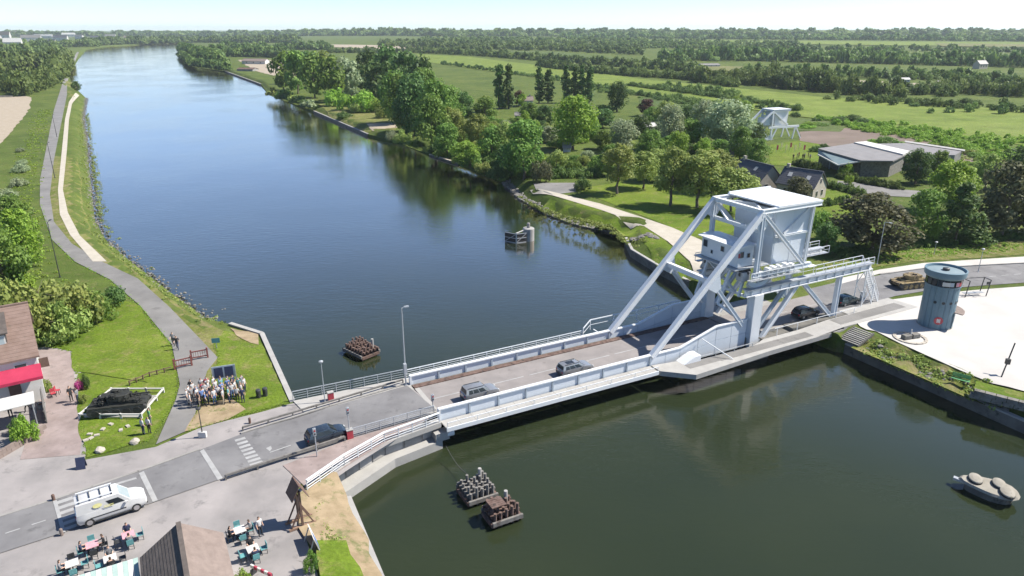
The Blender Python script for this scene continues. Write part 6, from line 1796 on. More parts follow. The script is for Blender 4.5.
cb = thing('mooring_cable', 'thin sagging cable from the abutment to the grey pile cluster', 'cable')
a, b = P(446, 446, -1.2), P(468, 475, WATER + 1.0)
prev = a; cbm = MB()
for i in range(1, 9):
    c = a.lerp(b, i / 8) - Vector((0, 0, 0.4 * math.sin(math.pi * i / 8))); cbm.tube(prev, c, 0.03, n=5); prev = c
cbm.build('cable', M['steel_dark'], cb)
# pale concrete pier head with three humps
q = P(991, 489, WATER + 0.7)
ph = thing('concrete_pier_head', 'pale hull-shaped concrete pier head with three dark-rimmed humps in the water', 'pier', (q.x, q.y, WATER), math.radians(-24))
ph.scale = (0.86, 1.3, 1.0)
out = [(-2.7, 0.45), (-2.4, 0.85), (-1.6, 1.08), (-0.6, 1.15), (0.4, 1.12), (1.3, 1.0), (1.95, 0.7), (2.3, 0.25), (2.35, -0.25), (2.1, -0.65), (1.5, -0.95), (0.7, -1.02), (-0.2, -0.9), (-1.1, -0.6), (-1.9, -0.25), (-2.5, 0.1)]
big = [(x * 1.02, y * 1.02) for x, y in out]
n = len(out)
MB().prism([(x * 0.8, y * 0.72) for x, y in out], -1.8, 0.72).build('shaft', M['concrete_dark'], ph)
hb = MB().add([(x, y, 0.72) for x, y in big] + [(x * 0.94, y * 0.9, 0.92) for x, y in out], [tuple(range(n - 1, -1, -1)), tuple(range(n, 2 * n))] + [(i, (i + 1) % n, n + (i + 1) % n, n + i) for i in range(n)]).build('cap', M['pier_cap'], ph)
for (x, y, r_) in ((-1.3, 0.45, 0.62), (0.7, 0.45, 0.6), (1.2, -0.45, 0.66)):
    MB().lathe([(r_ * 1.02, 0.93), (r_ * 1.02, 1.08)], 18, (x, y, 0)).build('dark_band', M['black'], hb)
    MB().lathe([(r_, 1.085), (r_ * 0.95, 1.16), (r_ * 0.5, 1.24), (0.05, 1.26)], 18, (x, y, 0)).build('hump', M['pier_cap'], hb)
MB().beam((-3.1, 0.6, 0.6), (-2.3, 0.3, 0.65), 0.3, 0.2).build('prow', M['steel_grey'], ph)
# navigation pier with fender wings
q = P(521, 241, WATER)
np_ = thing('navigation_pier', 'white round concrete pier with two dark fender wings beyond the bridge', 'pier', (q.x + 1.4, q.y + 0.6, WATER), 0)
MB().lathe([(1.1, -1.5), (1.1, 2.3), (1.0, 2.4)], 20).build('pier', M['concrete_pale'], np_)
MB().lathe([(0.3, 2.4), (0.3, 3.3), (0.24, 3.35)], 12).build('light_post', M['concrete'], np_)
for (a, b) in (((-0.4, -1.2), (-2.3, -2.0)), ((-2.35, -2.0), (-4.4, -0.6))):
    pw = MB().beam((a[0], a[1], 0.85), (b[0], b[1], 0.85), 0.18, 1.9).build('fender_panel', M['black'], np_)
    for z in (0.05, 0.9, 1.75):
        MB().beam((a[0], a[1] - 0.13, z), (b[0], b[1] - 0.13, z), 0.08, 0.12).build('fender_rail', M['steel_grey'], pw)
    MB().beam((a[0], a[1] - 0.14, 1.7), (b[0], b[1] - 0.14, 0.1), 0.08, 0.1).build('fender_brace', M['steel_grey'], pw)
MB().beam((-2.3, -2.1, -0.8), (-2.3, -2.1, 2.0), 0.22).build('corner_post', M['render_white'], np_)
MB().beam((-2.3, -2.0, 1.9), (-0.3, 0.0, 2.2), 0.14).build('stay', M['render_white'], np_)

# ------------------------------------------------------------------ lamps, posts, signs
def lamp(u, v, vt, mat, label, arm=0.7, ang=0.0, r=0.07, base=None, z=0.05):
    q = P(u, v, z); H_ = z_at(q, vt) - z
    o = thing('street_lamp', label, 'lamp post', q, ang)
    MB().tube((0, 0, 0), (0, 0, H_), r, r * 0.55, n=10).build('pole', mat, o)
    MB().lathe([(r * 2.2, 0), (r * 2.2, 0.06)], 10).build('base_plate', mat, o)
    if arm:
        MB().tube((0, 0, H_ - 0.05), (arm, 0, H_ + 0.08), r * 0.5, n=8).build('arm', mat, o)
        MB().box(arm - 0.1, arm + 0.4, -0.12, 0.12, H_ + 0.02, H_ + 0.12).build('lamp_head', mat, o)
        MB().box(arm - 0.05, arm + 0.35, -0.09, 0.09, H_ + 0.005, H_ + 0.018).build('lamp_glass', M['lamp_glass'], o)
    else:
        MB().lathe([(0.1, H_), (0.22, H_ + 0.1), (0.22, H_ + 0.2), (0.05, H_ + 0.28)], 12).build('lamp_head', mat, o)
    return o
lp = lamp(406, 385, 308, M['steel_grey'], 'tall white lamp post at the west end of the lifting span', 0.35, 0.5, 0.09)
MB().box(-0.25, 0.05, -0.45, -0.1, 1.5, 2.6).build('signal_box', M['steel_grey'], lp)
lamp(325, 402, 363, M['steel_grey'], 'short white lamp post beside the red box on the far kerb', 0, 0, 0.06)
lq = lamp(203, 437, 410, M['darkmetal'], 'short black lamp post by the zebra crossing', 0, 0, 0.06)
MB().box(-0.35, 0.35, -0.15, 0.15, 0.0, 0.55).build('base_box', M['render_white'], lq)
lamp(60, 277, 222, M['darkmetal'], 'tall black lamp post on the towpath bend', 0.8, math.radians(100), 0.08)
lamp(55, 178, 143, M['darkmetal'], 'tall black lamp post further up the towpath', 0.8, math.radians(100), 0.09)
lamp(57, 137, 115, M['darkmetal'], 'most distant black lamp post of the towpath', 0.8, math.radians(100), 0.1)
lamp(877, 264, 222, M['steel_grey'], 'grey lamp post in front of the broad dark tree', 0.8, math.radians(-60), 0.08)
lamp(934, 254, 243, M['steel_grey'], 'short grey post on the east verge behind the tower', 0, 0, 0.05)
lamp(978, 272, 250, M['steel_grey'], 'slim grey post on the far footway right of the tower', 0, 0, 0.06)
def signal(u, v, vt, label, red=True):
    q = P(u, v, 0.05); H_ = z_at(q, vt) - 0.05
    o = thing('signal_post', label, 'signal post', q, 0.5)
    MB().tube((0, 0, 0), (0, 0, H_), 0.05, n=8).build('pole', M['steel_grey'], o)
    MB().box(-0.13, 0.13, -0.09, 0.09, H_ - 0.75, H_ - 0.05).build('signal_head', M['steel_grey'], o)
    for k in range(2): MB().tube((0, -0.1, H_ - 0.25 - k * 0.3), (0, -0.13, H_ - 0.25 - k * 0.3), 0.08, n=10).build('signal_lens', M['red_lamp'] if k == 0 else M['glass'], o)
    if red:
        MB().box(-0.28, 0.28, -0.22, 0.22, 0.0, 0.85).build('cabinet', M['red'], o); MB().box(-0.31, 0.31, -0.25, 0.25, 0.86, 0.93).build('cabinet_lid', M['concrete_pale'], o)
signal(350, 438, 407, 'signal post with red barrier cabinet beside the hatchback')
signal(331, 400, 393, 'red cabinet with short post on the far kerb')
signal(317, 456, 428, 'slim traffic sign post in front of the hatchback', False)
signal(433, 408, 394, 'small post at the near end of the lifting span', False)

q = P(226, 386)
ib = thing('display_board', 'blue-grey display board standing behind the crowd', 'sign', (q.x, q.y, 0.05), math.radians(20))
for x in (-1.1, 1.1): MB().beam((x, 0, 0), (x, 0, 2.3), 0.1).build('post', M['steel_grey'], ib)
MB().box(-1.04, 1.04, -0.03, 0.03, 0.9, 2.3).build('panel', M['stiffener'], ib)
for x in (-0.5, 0.5): MB().box(x - 0.42, x + 0.42, -0.045, -0.031, 1.05, 2.15).build('print', M['cloth_navy'], ib)

# timber information shelter by the bridge
q = P(301, 524)
ks = thing('information_shelter', 'tall timber information board with steep pitched roof on braced legs', 'notice board', (q.x, q.y, 0.06), math.radians(-56))
ks.scale = (0.85, 0.85, 0.95)
for x in (-0.55, 0.55):
    MB().beam((x, 0, 0), (x, 0, 3.3), 0.18).build('post', M['timber_dark'], ks)
    for k in (-1, 1): MB().beam((x, k * 1.0, 0.1), (x, 0, 1.9), 0.11).build('brace', M['timber_dark'], ks)
    MB().beam((x, -1.2, 0.09), (x, 1.2, 0.09), 0.18, 0.17).build('sole_beam', M['timber'], ks)
MB().box(-0.46, 0.46, -0.05, 0.05, 0.9, 2.6).build('board', M['timber'], ks)
MB().box(-0.4, 0.4, 0.052, 0.07, 1.1, 2.4).build('notice', M['cloth_beige'], ks)
for k in (-1, 1):
    for i in range(6):
        f0, f1 = i / 6, (i + 1) / 6
        y0, z0, y1, z1 = k * 0.75 * f0, 3.95 - 1.25 * f0, k * 0.75 * f1, 3.95 - 1.25 * f1
        MB().add([(-0.9, y0, z0), (0.9, y0, z0), (0.9, y1 + k * .02, z1), (-0.9, y1 + k * .02, z1), (-0.9, y0 - k * .05, z0), (0.9, y0 - k * .05, z0), (0.9, y1 - k * .03, z1), (-0.9, y1 - k * .03, z1)], [(0, 1, 2, 3), (7, 6, 5, 4), (0, 4, 5, 1), (1, 5, 6, 2), (2, 6, 7, 3), (3, 7, 4, 0)]).build('roof_board', M['timber_dark'], ks)
q = P(318, 545)
bs = thing('sign_panel', 'leaning blue and white sign panel on the sandy bank', 'sign', (q.x, q.y, 0), math.radians(118))
MB().add([(-1.0, 0, 0.1), (1.0, 0, 0.1), (1.0, 0.35, 1.3), (-1.0, 0.35, 1.3), (-1.0, 0.06, 0.1), (1.0, 0.06, 0.1), (1.0, 0.41, 1.3), (-1.0, 0.41, 1.3)], [(3, 2, 1, 0), (4, 5, 6, 7), (0, 1, 5, 4), (1, 2, 6, 5), (2, 3, 7, 6), (3, 0, 4, 7)]).build('panel', M['render_white'], bs)
MB().add([(-0.8, 0.02, 0.3), (0.2, 0.02, 0.3), (0.2, 0.3, 1.2), (-0.8, 0.3, 1.2)], [(0, 1, 2, 3)]).build('print', M['cloth_blue'], bs)
for x in (-0.8, 0.8): MB().beam((x, 0.8, 0), (x, 0.4, 1.1), 0.07).build('leg', M['steel_grey'], bs)

# gates across the towpath
def gate(u0, v0, u1, v1, label):
    a, b = P(u0, v0), P(u1, v1)
    o = thing('barrier_gate', label, 'gate', (a.x, a.y, 0.05), math.atan2(b.y - a.y, b.x - a.x))
    L = (b - a).length
    for x in (0, L): MB().box(x - 0.09, x + 0.09, -0.09, 0.09, 0, 1.25).build('post', M['gate'], o)
    for z in (0.25, 0.95): MB().box(0.09, L - 0.09, -0.04, 0.04, z, z + 0.12).build('rail', M['gate'], o)
    n = 7
    for i in range(1, n): MB().box(L * i / n - 0.02, L * i / n + 0.02, -0.02, 0.02, 0.372, 0.948).build('bar', M['gate'], o)
gate(175, 370, 192, 366, 'left maroon barrier gate across the towpath')
gate(192, 361, 208, 358, 'right maroon barrier gate across the towpath')
q = P(217, 349)
bn = thing('waymarker_sign', 'small turquoise sign on a post beside the towpath gate', 'sign', (q.x, q.y, 0), 0.2)
MB().beam((0, 0, 0), (0, 0, 1.3), 0.07).build('post', M['steel_grey'], bn); MB().box(-0.45, 0.45, -0.05, -0.036, 0.8, 1.4).build('panel', M['cloth_teal'], bn)
# low fence between the two west lawns
lf = thing('post_rail_fence', 'low dark post and rail fence between lawn and memorial plot', 'fence')
fp = [P(130, 386), P(150, 377), P(172, 371)]
for a, b in zip(fp[:-1], fp[1:]):
    MB().beam((a.x, a.y, 0.5), (b.x, b.y, 0.5), 0.08).build('rail', M['timber_dark'], lf)
    for i in range(3):
        c = a.lerp(b, i / 3); MB().box(c.x - .05, c.x + .05, c.y - .05, c.y + .05, 0, 0.6).build('post', M['timber_dark'], lf)
def bollard(u, v, label, mat='timber_dark', s=0.5):
    q = P(u, v, 0.05); o = MB().lathe([(0.12, 0), (0.12, s), (0.08, s + 0.06)], 10).build('bollard', M[mat]); o.location = q; tag(o, label, 'bollard')
bollard(54, 500.5, 'dark bollard at the kerb behind the van'); bollard(62, 535, 'pinkish stone bollard at the near kerb behind the van', 'roof_pinkish'); bollard(250, 423, 'dark bollard on the footway right of the crowd')
q = P(82, 468)
wb = thing('advertising_board', 'dark folding board on the forecourt left of the van', 'sign', (q.x, q.y, 0.03), 0.3)
for k in (-1, 1):
    MB().add([(-0.35, k * 0.3, 0), (0.35, k * 0.3, 0), (0.35, k * 0.04, 1.0), (-0.35, k * 0.04, 1.0), (-0.35, k * 0.26, 0), (0.35, k * 0.26, 0), (0.35, 0, 1.0), (-0.35, 0, 1.0)], [(0, 1, 2, 3), (7, 6, 5, 4), (0, 4, 5, 1), (1, 5, 6, 2), (2, 6, 7, 3), (3, 7, 4, 0)]).build('panel', M['cloth_navy'], wb)
q = P(262, 397)
sc2 = thing('litter_bins', 'pair of dark litter bins on the corner lawn', 'bin', (q.x, q.y, 0.05), 0.4)
for x in (-0.3, 0.35): MB().lathe([(0.22, 0), (0.26, 0.8), (0.2, 0.9)], 12, (x, 0.2 * x, 0)).build('bin', M['darkmetal'], sc2)

# plaza furniture on the east bank
q = P(910, 339)
rp = thing('round_stone_seat', 'round kerbed stone bed with two carved blocks at the plaza edge', 'planter', (q.x, q.y, 0.06), 0.3)
for i in range(16):
    a0, a1 = 2 * math.pi * i / 16 + .02, 2 * math.pi * (i + 1) / 16 - .02
    MB().prism([(1.55 * math.cos(a0), 1.55 * math.sin(a0)), (1.55 * math.cos(a1), 1.55 * math.sin(a1)), (1.9 * math.cos(a1), 1.9 * math.sin(a1)), (1.9 * math.cos(a0), 1.9 * math.sin(a0))], 0, 0.16).build('kerb_stone', M['stone'], rp)
for x in (-0.62, 0.62): MB().box(x - 0.55, x + 0.55, -0.35, 0.35, 0.0, 0.6).build('block', M['stone_grey'], rp, bevel=0.06)
MB().beam((0, 0, 0), (0, 0, 1.2), 0.1).build('post', M['render_white'], rp)
q = P(960, 382, -0.4)
gb = thing('green_bench', 'green metal bench on the quay slope', 'bench', (q.x, q.y, -0.55), math.radians(-40))
for i in range(3): MB().box(-0.85, 0.85, -0.25 + i * 0.18, -0.1 + i * 0.18, 0.45, 0.49).build('seat_slat', M['cloth_green'], gb)
for i in range(3): MB().box(-0.85, 0.85, 0.3, 0.34, 0.56 + i * 0.15, 0.68 + i * 0.15).build('back_slat', M['cloth_green'], gb)
for x in (-0.7, 0.7): MB().box(x - .04, x + .04, -0.25, 0.34, 0.0, 0.449).build('leg', M['darkmetal'], gb)
q = P(1010, 402, 0)
gw = thing('planter_wall', 'grey stone retaining wall with grass on top at the right edge', 'wall', (q.x, q.y, -0.5), math.radians(-38))
for i in range(9):
    for k in range(2): MB().box(-3.4 + i * 0.95 + 0.3 * k, -2.5 + i * 0.95 + 0.3 * k, -0.3, 0.3, k * 0.46, k * 0.46 + 0.44).build('stone_block', M['stone_grey'], gw)
MB().box(-3.2, 5.2, 0.31, 2.4, 0.5, 0.85).build('turf', M['lawn'], gw)
q = P(1001, 378)
sp = thing('leaning_post', 'slanting dark post with box at the right edge of the plaza', 'post', (q.x, q.y, 0.05), 0)
MB().beam((0, 0, 0), (1.6, 1.4, 3.4), 0.12).build('pole', M['darkmetal'], sp); MB().box(0.55, 0.95, 0.45, 0.8, 1.3, 1.9).build('box', M['darkmetal'], sp)
q = P(972, 296)
sf = thing('shelter_frame', 'open dark metal frame with bench right of the blue tower', 'shelter', (q.x, q.y, 0.06), math.radians(8))
for x in (-1.6, 1.6):
    for y in (-0.6, 0.6): MB().beam((x, y, 0), (x + 0.25, y, 2.4), 0.09).build('post', M['darkmetal'], sf)
    MB().beam((x + 0.25, -0.6, 2.4), (x + 0.25, 0.6, 2.4), 0.09).build('top_bar', M['darkmetal'], sf)
MB().beam((-1.35, 0.6, 2.4), (1.85, 0.6, 2.4), 0.07).build('top_bar', M['darkmetal'], sf)
for i in range(3): MB().box(-1.5, 1.5, -0.3 + i * 0.2, -0.14 + i * 0.2, 0.45, 0.5).build('seat_slat', M['steel_grey'], sf)
MB().box(1.2, 1.7, -0.7, -0.64, 1.8, 2.2).build('panel', M['darkmetal'], sf)
st0, st1 = P(864, 331, 0.05), P(848, 345, -1.15)
stp = thing('quay_steps', 'dark slatted steps running down beside the east abutment', 'steps', st0, math.atan2(st1.y - st0.y, st1.x - st0.x) + math.pi / 2)
stl = (Vector((st1.x, st1.y)) - Vector((st0.x, st0.y))).length
for i in range(9):
    y = -stl * (i + 0.5) / 9; z = -1.0 * (i + 0.5) / 9 + 0.18
    MB().box(-1.2, 1.2, y - 0.1, y + 0.1, z - 0.12, z).build('step', M['concrete_pale'] if i == 4 else M['concrete'], stp)
for x in (-1.28, 1.28): MB().beam((x, 0, 0.1), (x, -stl, -0.95), 0.14, 0.3).build('stringer', M['concrete_dark'], stp)

# museum lawn: yellow banners
for i in range(7):
    q = P(776 + i * 4.5, 153 - (i % 2) * 2.5)
    o = thing('banner', 'small yellow banner on a pole in the museum lawn row', 'banner', (q.x, q.y, 0.05), 0.3, 'banners on the museum lawn')
    MB().beam((0, 0, 0), (0, 0, 2.4), 0.06).build('pole', M['steel_grey'], o); MB().box(0.03, 0.6, -0.015, 0.015, 0.9, 2.3).build('flag', yel if i % 3 else M['cloth_red'], o)

# ------------------------------------------------------------------ people
def skin_person(pose):
    """one continuous body from a skinned skeleton; returns a mesh with slots skin, top, trousers, hair, shoes"""
    J = {}
    if pose == 'stand':
        J.update(pel=(0, 0, .93), sp=(0, 0, 1.15), ch=(0, .01, 1.36), nk=(0, .01, 1.5), hd=(0, -.01, 1.62), ht=(0, 0, 1.74), sL=(.18, 0, 1.42), eL=(.25, .03, 1.14), wL=(.26, -.06, .9), hL=(.26, -.09, .8), sR=(-.18, 0, 1.42), eR=(-.25, .03, 1.14), wR=(-.25, -.08, .9), hR=(-.25, -.12, .8),
                 kL=(.11, -.02, .5), aL=(.12, .02, .1), fL=(.13, -.13, .05), kR=(-.11, -.02, .5), aR=(-.12, .02, .1), fR=(-.13, -.13, .05), pL=(.1, 0, .9), pR=(-.1, 0, .9))
    elif pose == 'walk':
        J.update(pel=(0, 0, .92), sp=(0, -.01, 1.14), ch=(0, -.02, 1.35), nk=(0, -.03, 1.49), hd=(0, -.06, 1.61), ht=(0, -.05, 1.73), sL=(.18, 0, 1.41), eL=(.24, .14, 1.16), wL=(.25, .1, .93), hL=(.25, .06, .84), sR=(-.18, -.02, 1.41), eR=(-.24, -.1, 1.16), wR=(-.24, -.3, 1.02), hR=(-.23, -.38, .98),
                 kL=(.1, -.2, .52), aL=(.1, -.24, .1), fL=(.1, -.38, .07), kR=(-.1, .08, .5), aR=(-.1, .32, .16), fR=(-.1, .24, .05), pL=(.1, 0, .89), pR=(-.1, 0, .89))
    else:  # sit
        J.update(pel=(0, .05, .52), sp=(0, .06, .74), ch=(0, .04, .95), nk=(0, .02, 1.09), hd=(0, -.02, 1.2), ht=(0, -.01, 1.32), sL=(.18, .03, 1.01), eL=(.24, -.04, .76), wL=(.2, -.26, .74), hL=(.16, -.34, .75), sR=(-.18, .03, 1.01), eR=(-.24, -.04, .76), wR=(-.2, -.26, .74), hR=(-.16, -.34, .75),
                 kL=(.13, -.4, .5), aL=(.13, -.42, .1), fL=(.13, -.55, .05), kR=(-.13, -.4, .5), aR=(-.13, -.36, .1), fR=(-.13, -.5, .05), pL=(.1, .02, .5), pR=(-.1, .02, .5))
    rad = dict(pel=.14, sp=.125, ch=.145, nk=.06, hd=.1, ht=.075, s=.075, e=.05, w=.037, h=.042, k=.065, a=.045, f=.045, p=.095)
    E_ = [('pel', 'sp'), ('sp', 'ch'), ('ch', 'nk'), ('nk', 'hd'), ('hd', 'ht')]
    for S in 'LR':
        E_ += [('ch', 's' + S), ('s' + S, 'e' + S), ('e' + S, 'w' + S), ('w' + S, 'h' + S), ('pel', 'p' + S), ('p' + S, 'k' + S), ('k' + S, 'a' + S), ('a' + S, 'f' + S)]
    ks_ = list(J)
    me = bpy.data.meshes.new('skeleton')
    me.from_pydata([J[k] for k in ks_], [(ks_.index(a), ks_.index(b)) for a, b in E_], [])
    ob = bpy.data.objects.new('skeleton', me); C.objects.link(ob)
    md = ob.modifiers.new('skin', 'SKIN')
    for i, k in enumerate(ks_):
        r = rad[k] if k in rad else rad[k[0]]
        me.skin_vertices[0].data[i].radius = (r * (1.25 if k in ('ch', 'sp', 'pel') else 1), r * (0.8 if k in ('ch', 'sp', 'pel') else 1)) if k in ('ch', 'sp', 'pel') else (r, r)
        me.skin_vertices[0].data[i].use_root = (k == 'pel')
    sb = ob.modifiers.new('sub', 'SUBSURF'); sb.levels = 1; sb.render_levels = 1
    dg = bpy.context.evaluated_depsgraph_get()
    out = bpy.data.meshes.new_from_object(ob.evaluated_get(dg))
    bpy.data.objects.remove(ob)
    out.name = 'person_' + pose
    out.materials.clear()
    for k in ('skin', 'cloth_white', 'cloth_navy', 'hair_brown', 'cloth_black'): out.materials.append(M[k])
    J = {k: Vector(v) for k, v in J.items()}
    for p_ in out.polygons:
        c = p_.center
        best = min(E_, key=lambda e: ((c - J[e[0]].lerp(J[e[1]], max(0, min(1, (c - J[e[0]]).dot(J[e[1]] - J[e[0]]) / (J[e[1]] - J[e[0]]).length_squared)))).length))
        k = best[1][0] if best[1] not in ('pel', 'sp', 'ch', 'nk', 'hd', 'ht') else best[1]
        if k in ('sp', 'ch', 's', 'e'): m_ = 1
        elif k == 'nk': m_ = 1 if c.z < J['nk'].z - 0.03 else 0
        elif k in ('hd', 'ht'): m_ = 3 if (c.z > J['hd'].z + 0.045 or c.y > J['hd'].y + 0.035) else 0
        elif k in ('w', 'h'): m_ = 0
        elif k == 'f': m_ = 4
        else: m_ = 2
        p_.material_index = m_
        p_.use_smooth = True
    return out
PEOPLE = {p_: skin_person(p_) for p_ in ('stand', 'walk', 'sit')}
TOPS = {'cloth_white': 'white', 'cloth_navy': 'navy', 'cloth_black': 'black', 'cloth_red': 'red', 'cloth_teal': 'teal', 'cloth_blue': 'blue', 'cloth_grey': 'grey', 'cloth_beige': 'beige', 'cloth_pink': 'pink', 'cloth_green': 'green'}
def person(x, y, rz, pose, top, trousers, hair, label, group=None, z=0.06, s=1.0):
    o = link('person', PEOPLE[pose])
    o.location = (x, y, z); o.rotation_euler = (0, 0, rz); o.scale = (s, s, s)
    for i, k in ((1, top), (2, trousers), (3, hair)):
        o.material_slots[i].link = 'OBJECT'; o.material_slots[i].material = M[k]
    return tag(o, label, 'person', group)
rp_ = random.Random(5)
tops = ['cloth_white'] * 9 + ['cloth_grey', 'cloth_grey', 'cloth_navy', 'cloth_black', 'cloth_red', 'cloth_teal', 'cloth_blue', 'cloth_beige', 'cloth_pink', 'cloth_black', 'cloth_navy', 'cloth_blue']
placed = []
tries = 0
while len(placed) < 44 and tries < 3000:
    tries += 1
    t = rp_.random()
    u = 188 + 58 * t; v = 405 - 6 * t + rp_.uniform(-11, 4)
    q = P(u, v)
    if any((q - w).length < 0.52 for w in placed): continue
    placed.append(q)
    tp = rp_.choice(tops)
    person(q.x, q.y, rp_.uniform(0.2, 2.2), 'stand', tp, rp_.choice(['cloth_navy', 'cloth_black', 'cloth_grey', 'cloth_beige', 'cloth_blue']), rp_.choice(['hair_brown', 'hair_grey', 'hair_brown']), 'person in ' + TOPS[tp] + ' top standing in the crowd beside the towpath', 'crowd in ' + TOPS[tp] + ' tops', s=rp_.uniform(0.93, 1.05))
for (u, v, rz, pose, tp, trs, lab) in (
    (174, 346, 0.3, 'walk', 'cloth_grey', 'cloth_black', 'walker in grey on the towpath, farther of two'), (178, 350, 0.3, 'walk', 'cloth_black', 'cloth_navy', 'walker in black on the towpath, nearer of two'),
    (144, 435, 2.6, 'stand', 'cloth_white', 'cloth_navy', 'left person in white looking at the tank'), (150, 434, 2.8, 'stand', 'cloth_white', 'cloth_black', 'right person in white looking at the tank'),
    (151, 425, 2.4, 'stand', 'cloth_green', 'cloth_grey', 'person in green behind the two in white'), (72, 402, 1.2, 'stand', 'cloth_black', 'cloth_black', 'person in black on the drive by the magenta shrub'),
    (79, 404, -1.5, 'stand', 'cloth_grey', 'cloth_navy', 'person in grey beside the olive shrub'), (261, 537, 1.0, 'stand', 'cloth_white', 'cloth_black', 'person in white standing by the right terrace tables'),
    (222, 392, 0.8, 'walk', 'cloth_blue', 'cloth_navy', 'person in blue behind the crowd')):
    q = P(u, v); person(q.x, q.y, rz, pose, tp, trs, 'hair_brown', lab)
for i in range(7):
    q = P(793 + i * 2.8 + (i % 2), 160 - (i % 3))
    person(q.x, q.y, i * 0.9, 'stand', ['cloth_black', 'cloth_navy', 'cloth_red', 'cloth_black', 'cloth_grey', 'cloth_black', 'cloth_white'][i], 'cloth_black', 'hair_brown', 'visitor standing in the group on the museum lawn', 'visitors on the museum lawn')
for i, (x, y) in enumerate(((1.5, -2.2), (3.0, -2.4), (4.6, -2.2), (6.0, -2.5), (7.4, -2.1), (2.2, -1.9))):
    q = cloc(x, y); person(q.x, q.y, i * 1.3, 'stand' if i % 2 else 'walk', ['cloth_black', 'cloth_white', 'cloth_red', 'cloth_navy', 'cloth_grey', 'cloth_blue'][i], 'cloth_black', 'hair_brown', 'guest standing between the crimson awning and the white canopy', 'guests on the cafe terrace', z=0.02)

# ------------------------------------------------------------------ terrace tables
def chair_at(p, rz, mat, label, group):
    o = thing('terrace_chair', label, 'chair', p, rz, group)
    MB().box(-0.22, 0.22, -0.22, 0.22, 0.42, 0.46).build('seat', mat, o)
    MB().box(-0.22, 0.22, 0.19, 0.23, 0.5, 0.88).build('backrest', mat, o)
    for x in (-0.19, 0.19):
        MB().box(x - .02, x + .02, -0.2, -0.16, 0, 0.419).build('leg', M['darkmetal'], o)
        MB().box(x - .02, x + .02, 0.16, 0.2, 0, 0.419).build('leg', M['darkmetal'], o)
        MB().box(x - .02, x + .02, 0.19, 0.22, 0.461, 0.5).build('back_post', M['darkmetal'], o)
tabs = [(94, 553, 'second table from the van side'), (130, 543, 'table nearest the van'), (74, 572, 'leftmost table at the bottom edge'), (112, 567, 'table beside the striped awning'), (241, 538, 'table right of the tiled building'), (254, 557, 'table at the bottom right of the terrace')]
for i, (u, v, lab) in enumerate(tabs):
    q = P(u, v); q.z = 0.03
    a0 = math.radians(34)
    t = thing('terrace_table', 'square white terrace table, ' + lab, 'table', q, a0, 'terrace tables')
    MB().box(-0.4, 0.4, -0.4, 0.4, 0.7, 0.74).build('tabletop', M['cloth_pink'] if i in (0, 1) else M['render_white'], t)
    MB().beam((0, 0, 0.04), (0, 0, 0.7), 0.08).build('column', M['darkmetal'], t); MB().box(-0.25, 0.25, -0.25, 0.25, 0, 0.04).build('foot', M['darkmetal'], t)
    for k in range(4):
        a = a0 + k * math.pi / 2
        p_ = q + Vector((math.cos(a), math.sin(a), 0)) * 0.72
        chair_at(p_, a - math.pi / 2, M['cloth_teal'] if (i + k) % 3 else M['darkmetal'], ('green' if (i + k) % 3 else 'black') + ' chair at the ' + lab, 'chairs at the ' + lab)
        if (i * 3 + k) % 4 in (0, 2) and not (i == 2 and k == 0):
            ps = q + Vector((math.cos(a), math.sin(a), 0)) * 0.68
            tp = ['cloth_black', 'cloth_white', 'cloth_navy', 'cloth_red', 'cloth_grey', 'cloth_black'][(i + k) % 6]
            person(ps.x, ps.y, a - math.pi / 2, 'sit', tp, 'cloth_black', 'hair_brown', 'seated guest in ' + TOPS[tp] + ' at the ' + lab, 'guests seated at the ' + lab, z=0.03)
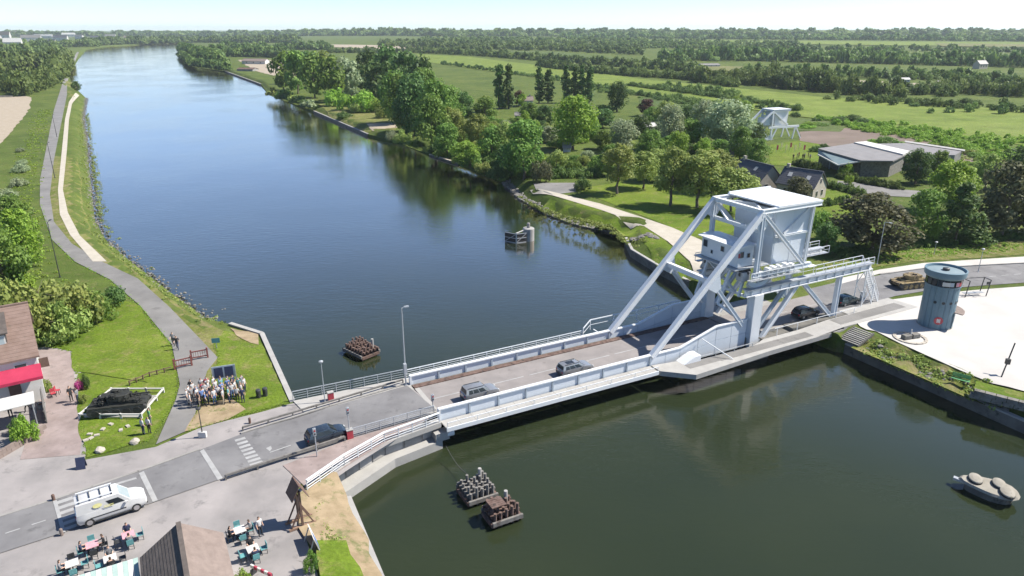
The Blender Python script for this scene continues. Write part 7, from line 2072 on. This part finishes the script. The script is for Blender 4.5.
# red chairs by the cafe corner
for i, (u, v) in enumerate(((54, 397), (58, 394))):
    chair_at(P(u, v, 0.03), 0.8 + i, M['red'], ['left', 'right'][i] + ' red chair on the drive before the cafe', 'red chairs on the drive')
pb = thing('planter_tub', 'pale planter tub at the corner of the cafe terrace', 'planter', P(42, 408, 0.02), 0.5)
MB().lathe([(0.3, 0), (0.4, 0.5), (0.36, 0.5), (0.3, 0.42)], 12).build('tub', M['concrete_pale'], pb)
MB().lathe([(0.29, 0.425), (0.05, 0.45)], 12).build('soil', M['soil'], pb)
wbr = thing('striped_barrier', 'red and white striped barrier at the bottom edge right of the bush', 'barrier', P(252, 573, 0.02), math.radians(-28))
for i in range(6): MB().box(i * 0.32, i * 0.32 + 0.31, -0.06, 0.06, 0.5, 0.75).build('board', M['cloth_red'] if i % 2 else M['render_white'], wbr)
for x in (0.2, 1.7): MB().box(x - .04, x + .04, -.25, .25, 0.0, 0.49).build('foot', M['darkmetal'], wbr)
# ------------------------------------------------------------------ air
hm = bpy.data.materials.new('haze_air'); hm.use_nodes = True
hn = hm.node_tree.nodes
for n_ in list(hn):
    if n_.type == 'BSDF_PRINCIPLED': hn.remove(n_)
vol = hn.new('ShaderNodeVolumePrincipled')
vol.inputs['Color'].default_value = (0.82, 0.9, 1.0, 1)
vol.inputs['Density'].default_value = 0.00008
vol.inputs['Anisotropy'].default_value = 0.2
hm.node_tree.links.new(vol.outputs[0], hn['Material Output'].inputs['Volume'])
hz = MB().box(-9500, 9500, -600, 11500, -6, 75).build('haze', hm)
tag(hz, 'thin summer haze over the plain', None, kind='stuff')
# ------------------------------------------------------------------ labels: order look-alikes from left to right
ORD = ['first', 'second', 'third', 'fourth', 'fifth', 'sixth', 'seventh', 'eighth', 'ninth', 'tenth', 'eleventh', 'twelfth', 'thirteenth', 'fourteenth', 'fifteenth', 'sixteenth', 'seventeenth', 'eighteenth', 'nineteenth', 'twentieth']
for tens, nm in (('twenty', 'thirtieth'), ('thirty', 'fortieth'), ('forty', 'fiftieth')):
    ORD += [tens + '-' + k for k in ORD[:9]] + [nm]
bpy.context.view_layer.update()
same = {}
for o in scene.objects:
    if o.parent is None and o.get('label') and o.get('category'):
        same.setdefault(o['label'], []).append(o)
for lab, lst in same.items():
    if 2 <= len(lst) <= len(ORD) and len(lab.split()) <= 13:
        def screen_u(o):
            q = o.matrix_world.translation
            return q.x / (q.y * math.cos(PITCH) - (q.z - CAM_H) * math.sin(PITCH))
        lst.sort(key=screen_u)
        for i, o in enumerate(lst):
            o['label'] = lab + ', ' + ORD[i] + ' from left'
            if not o.get('group'): o['group'] = lab
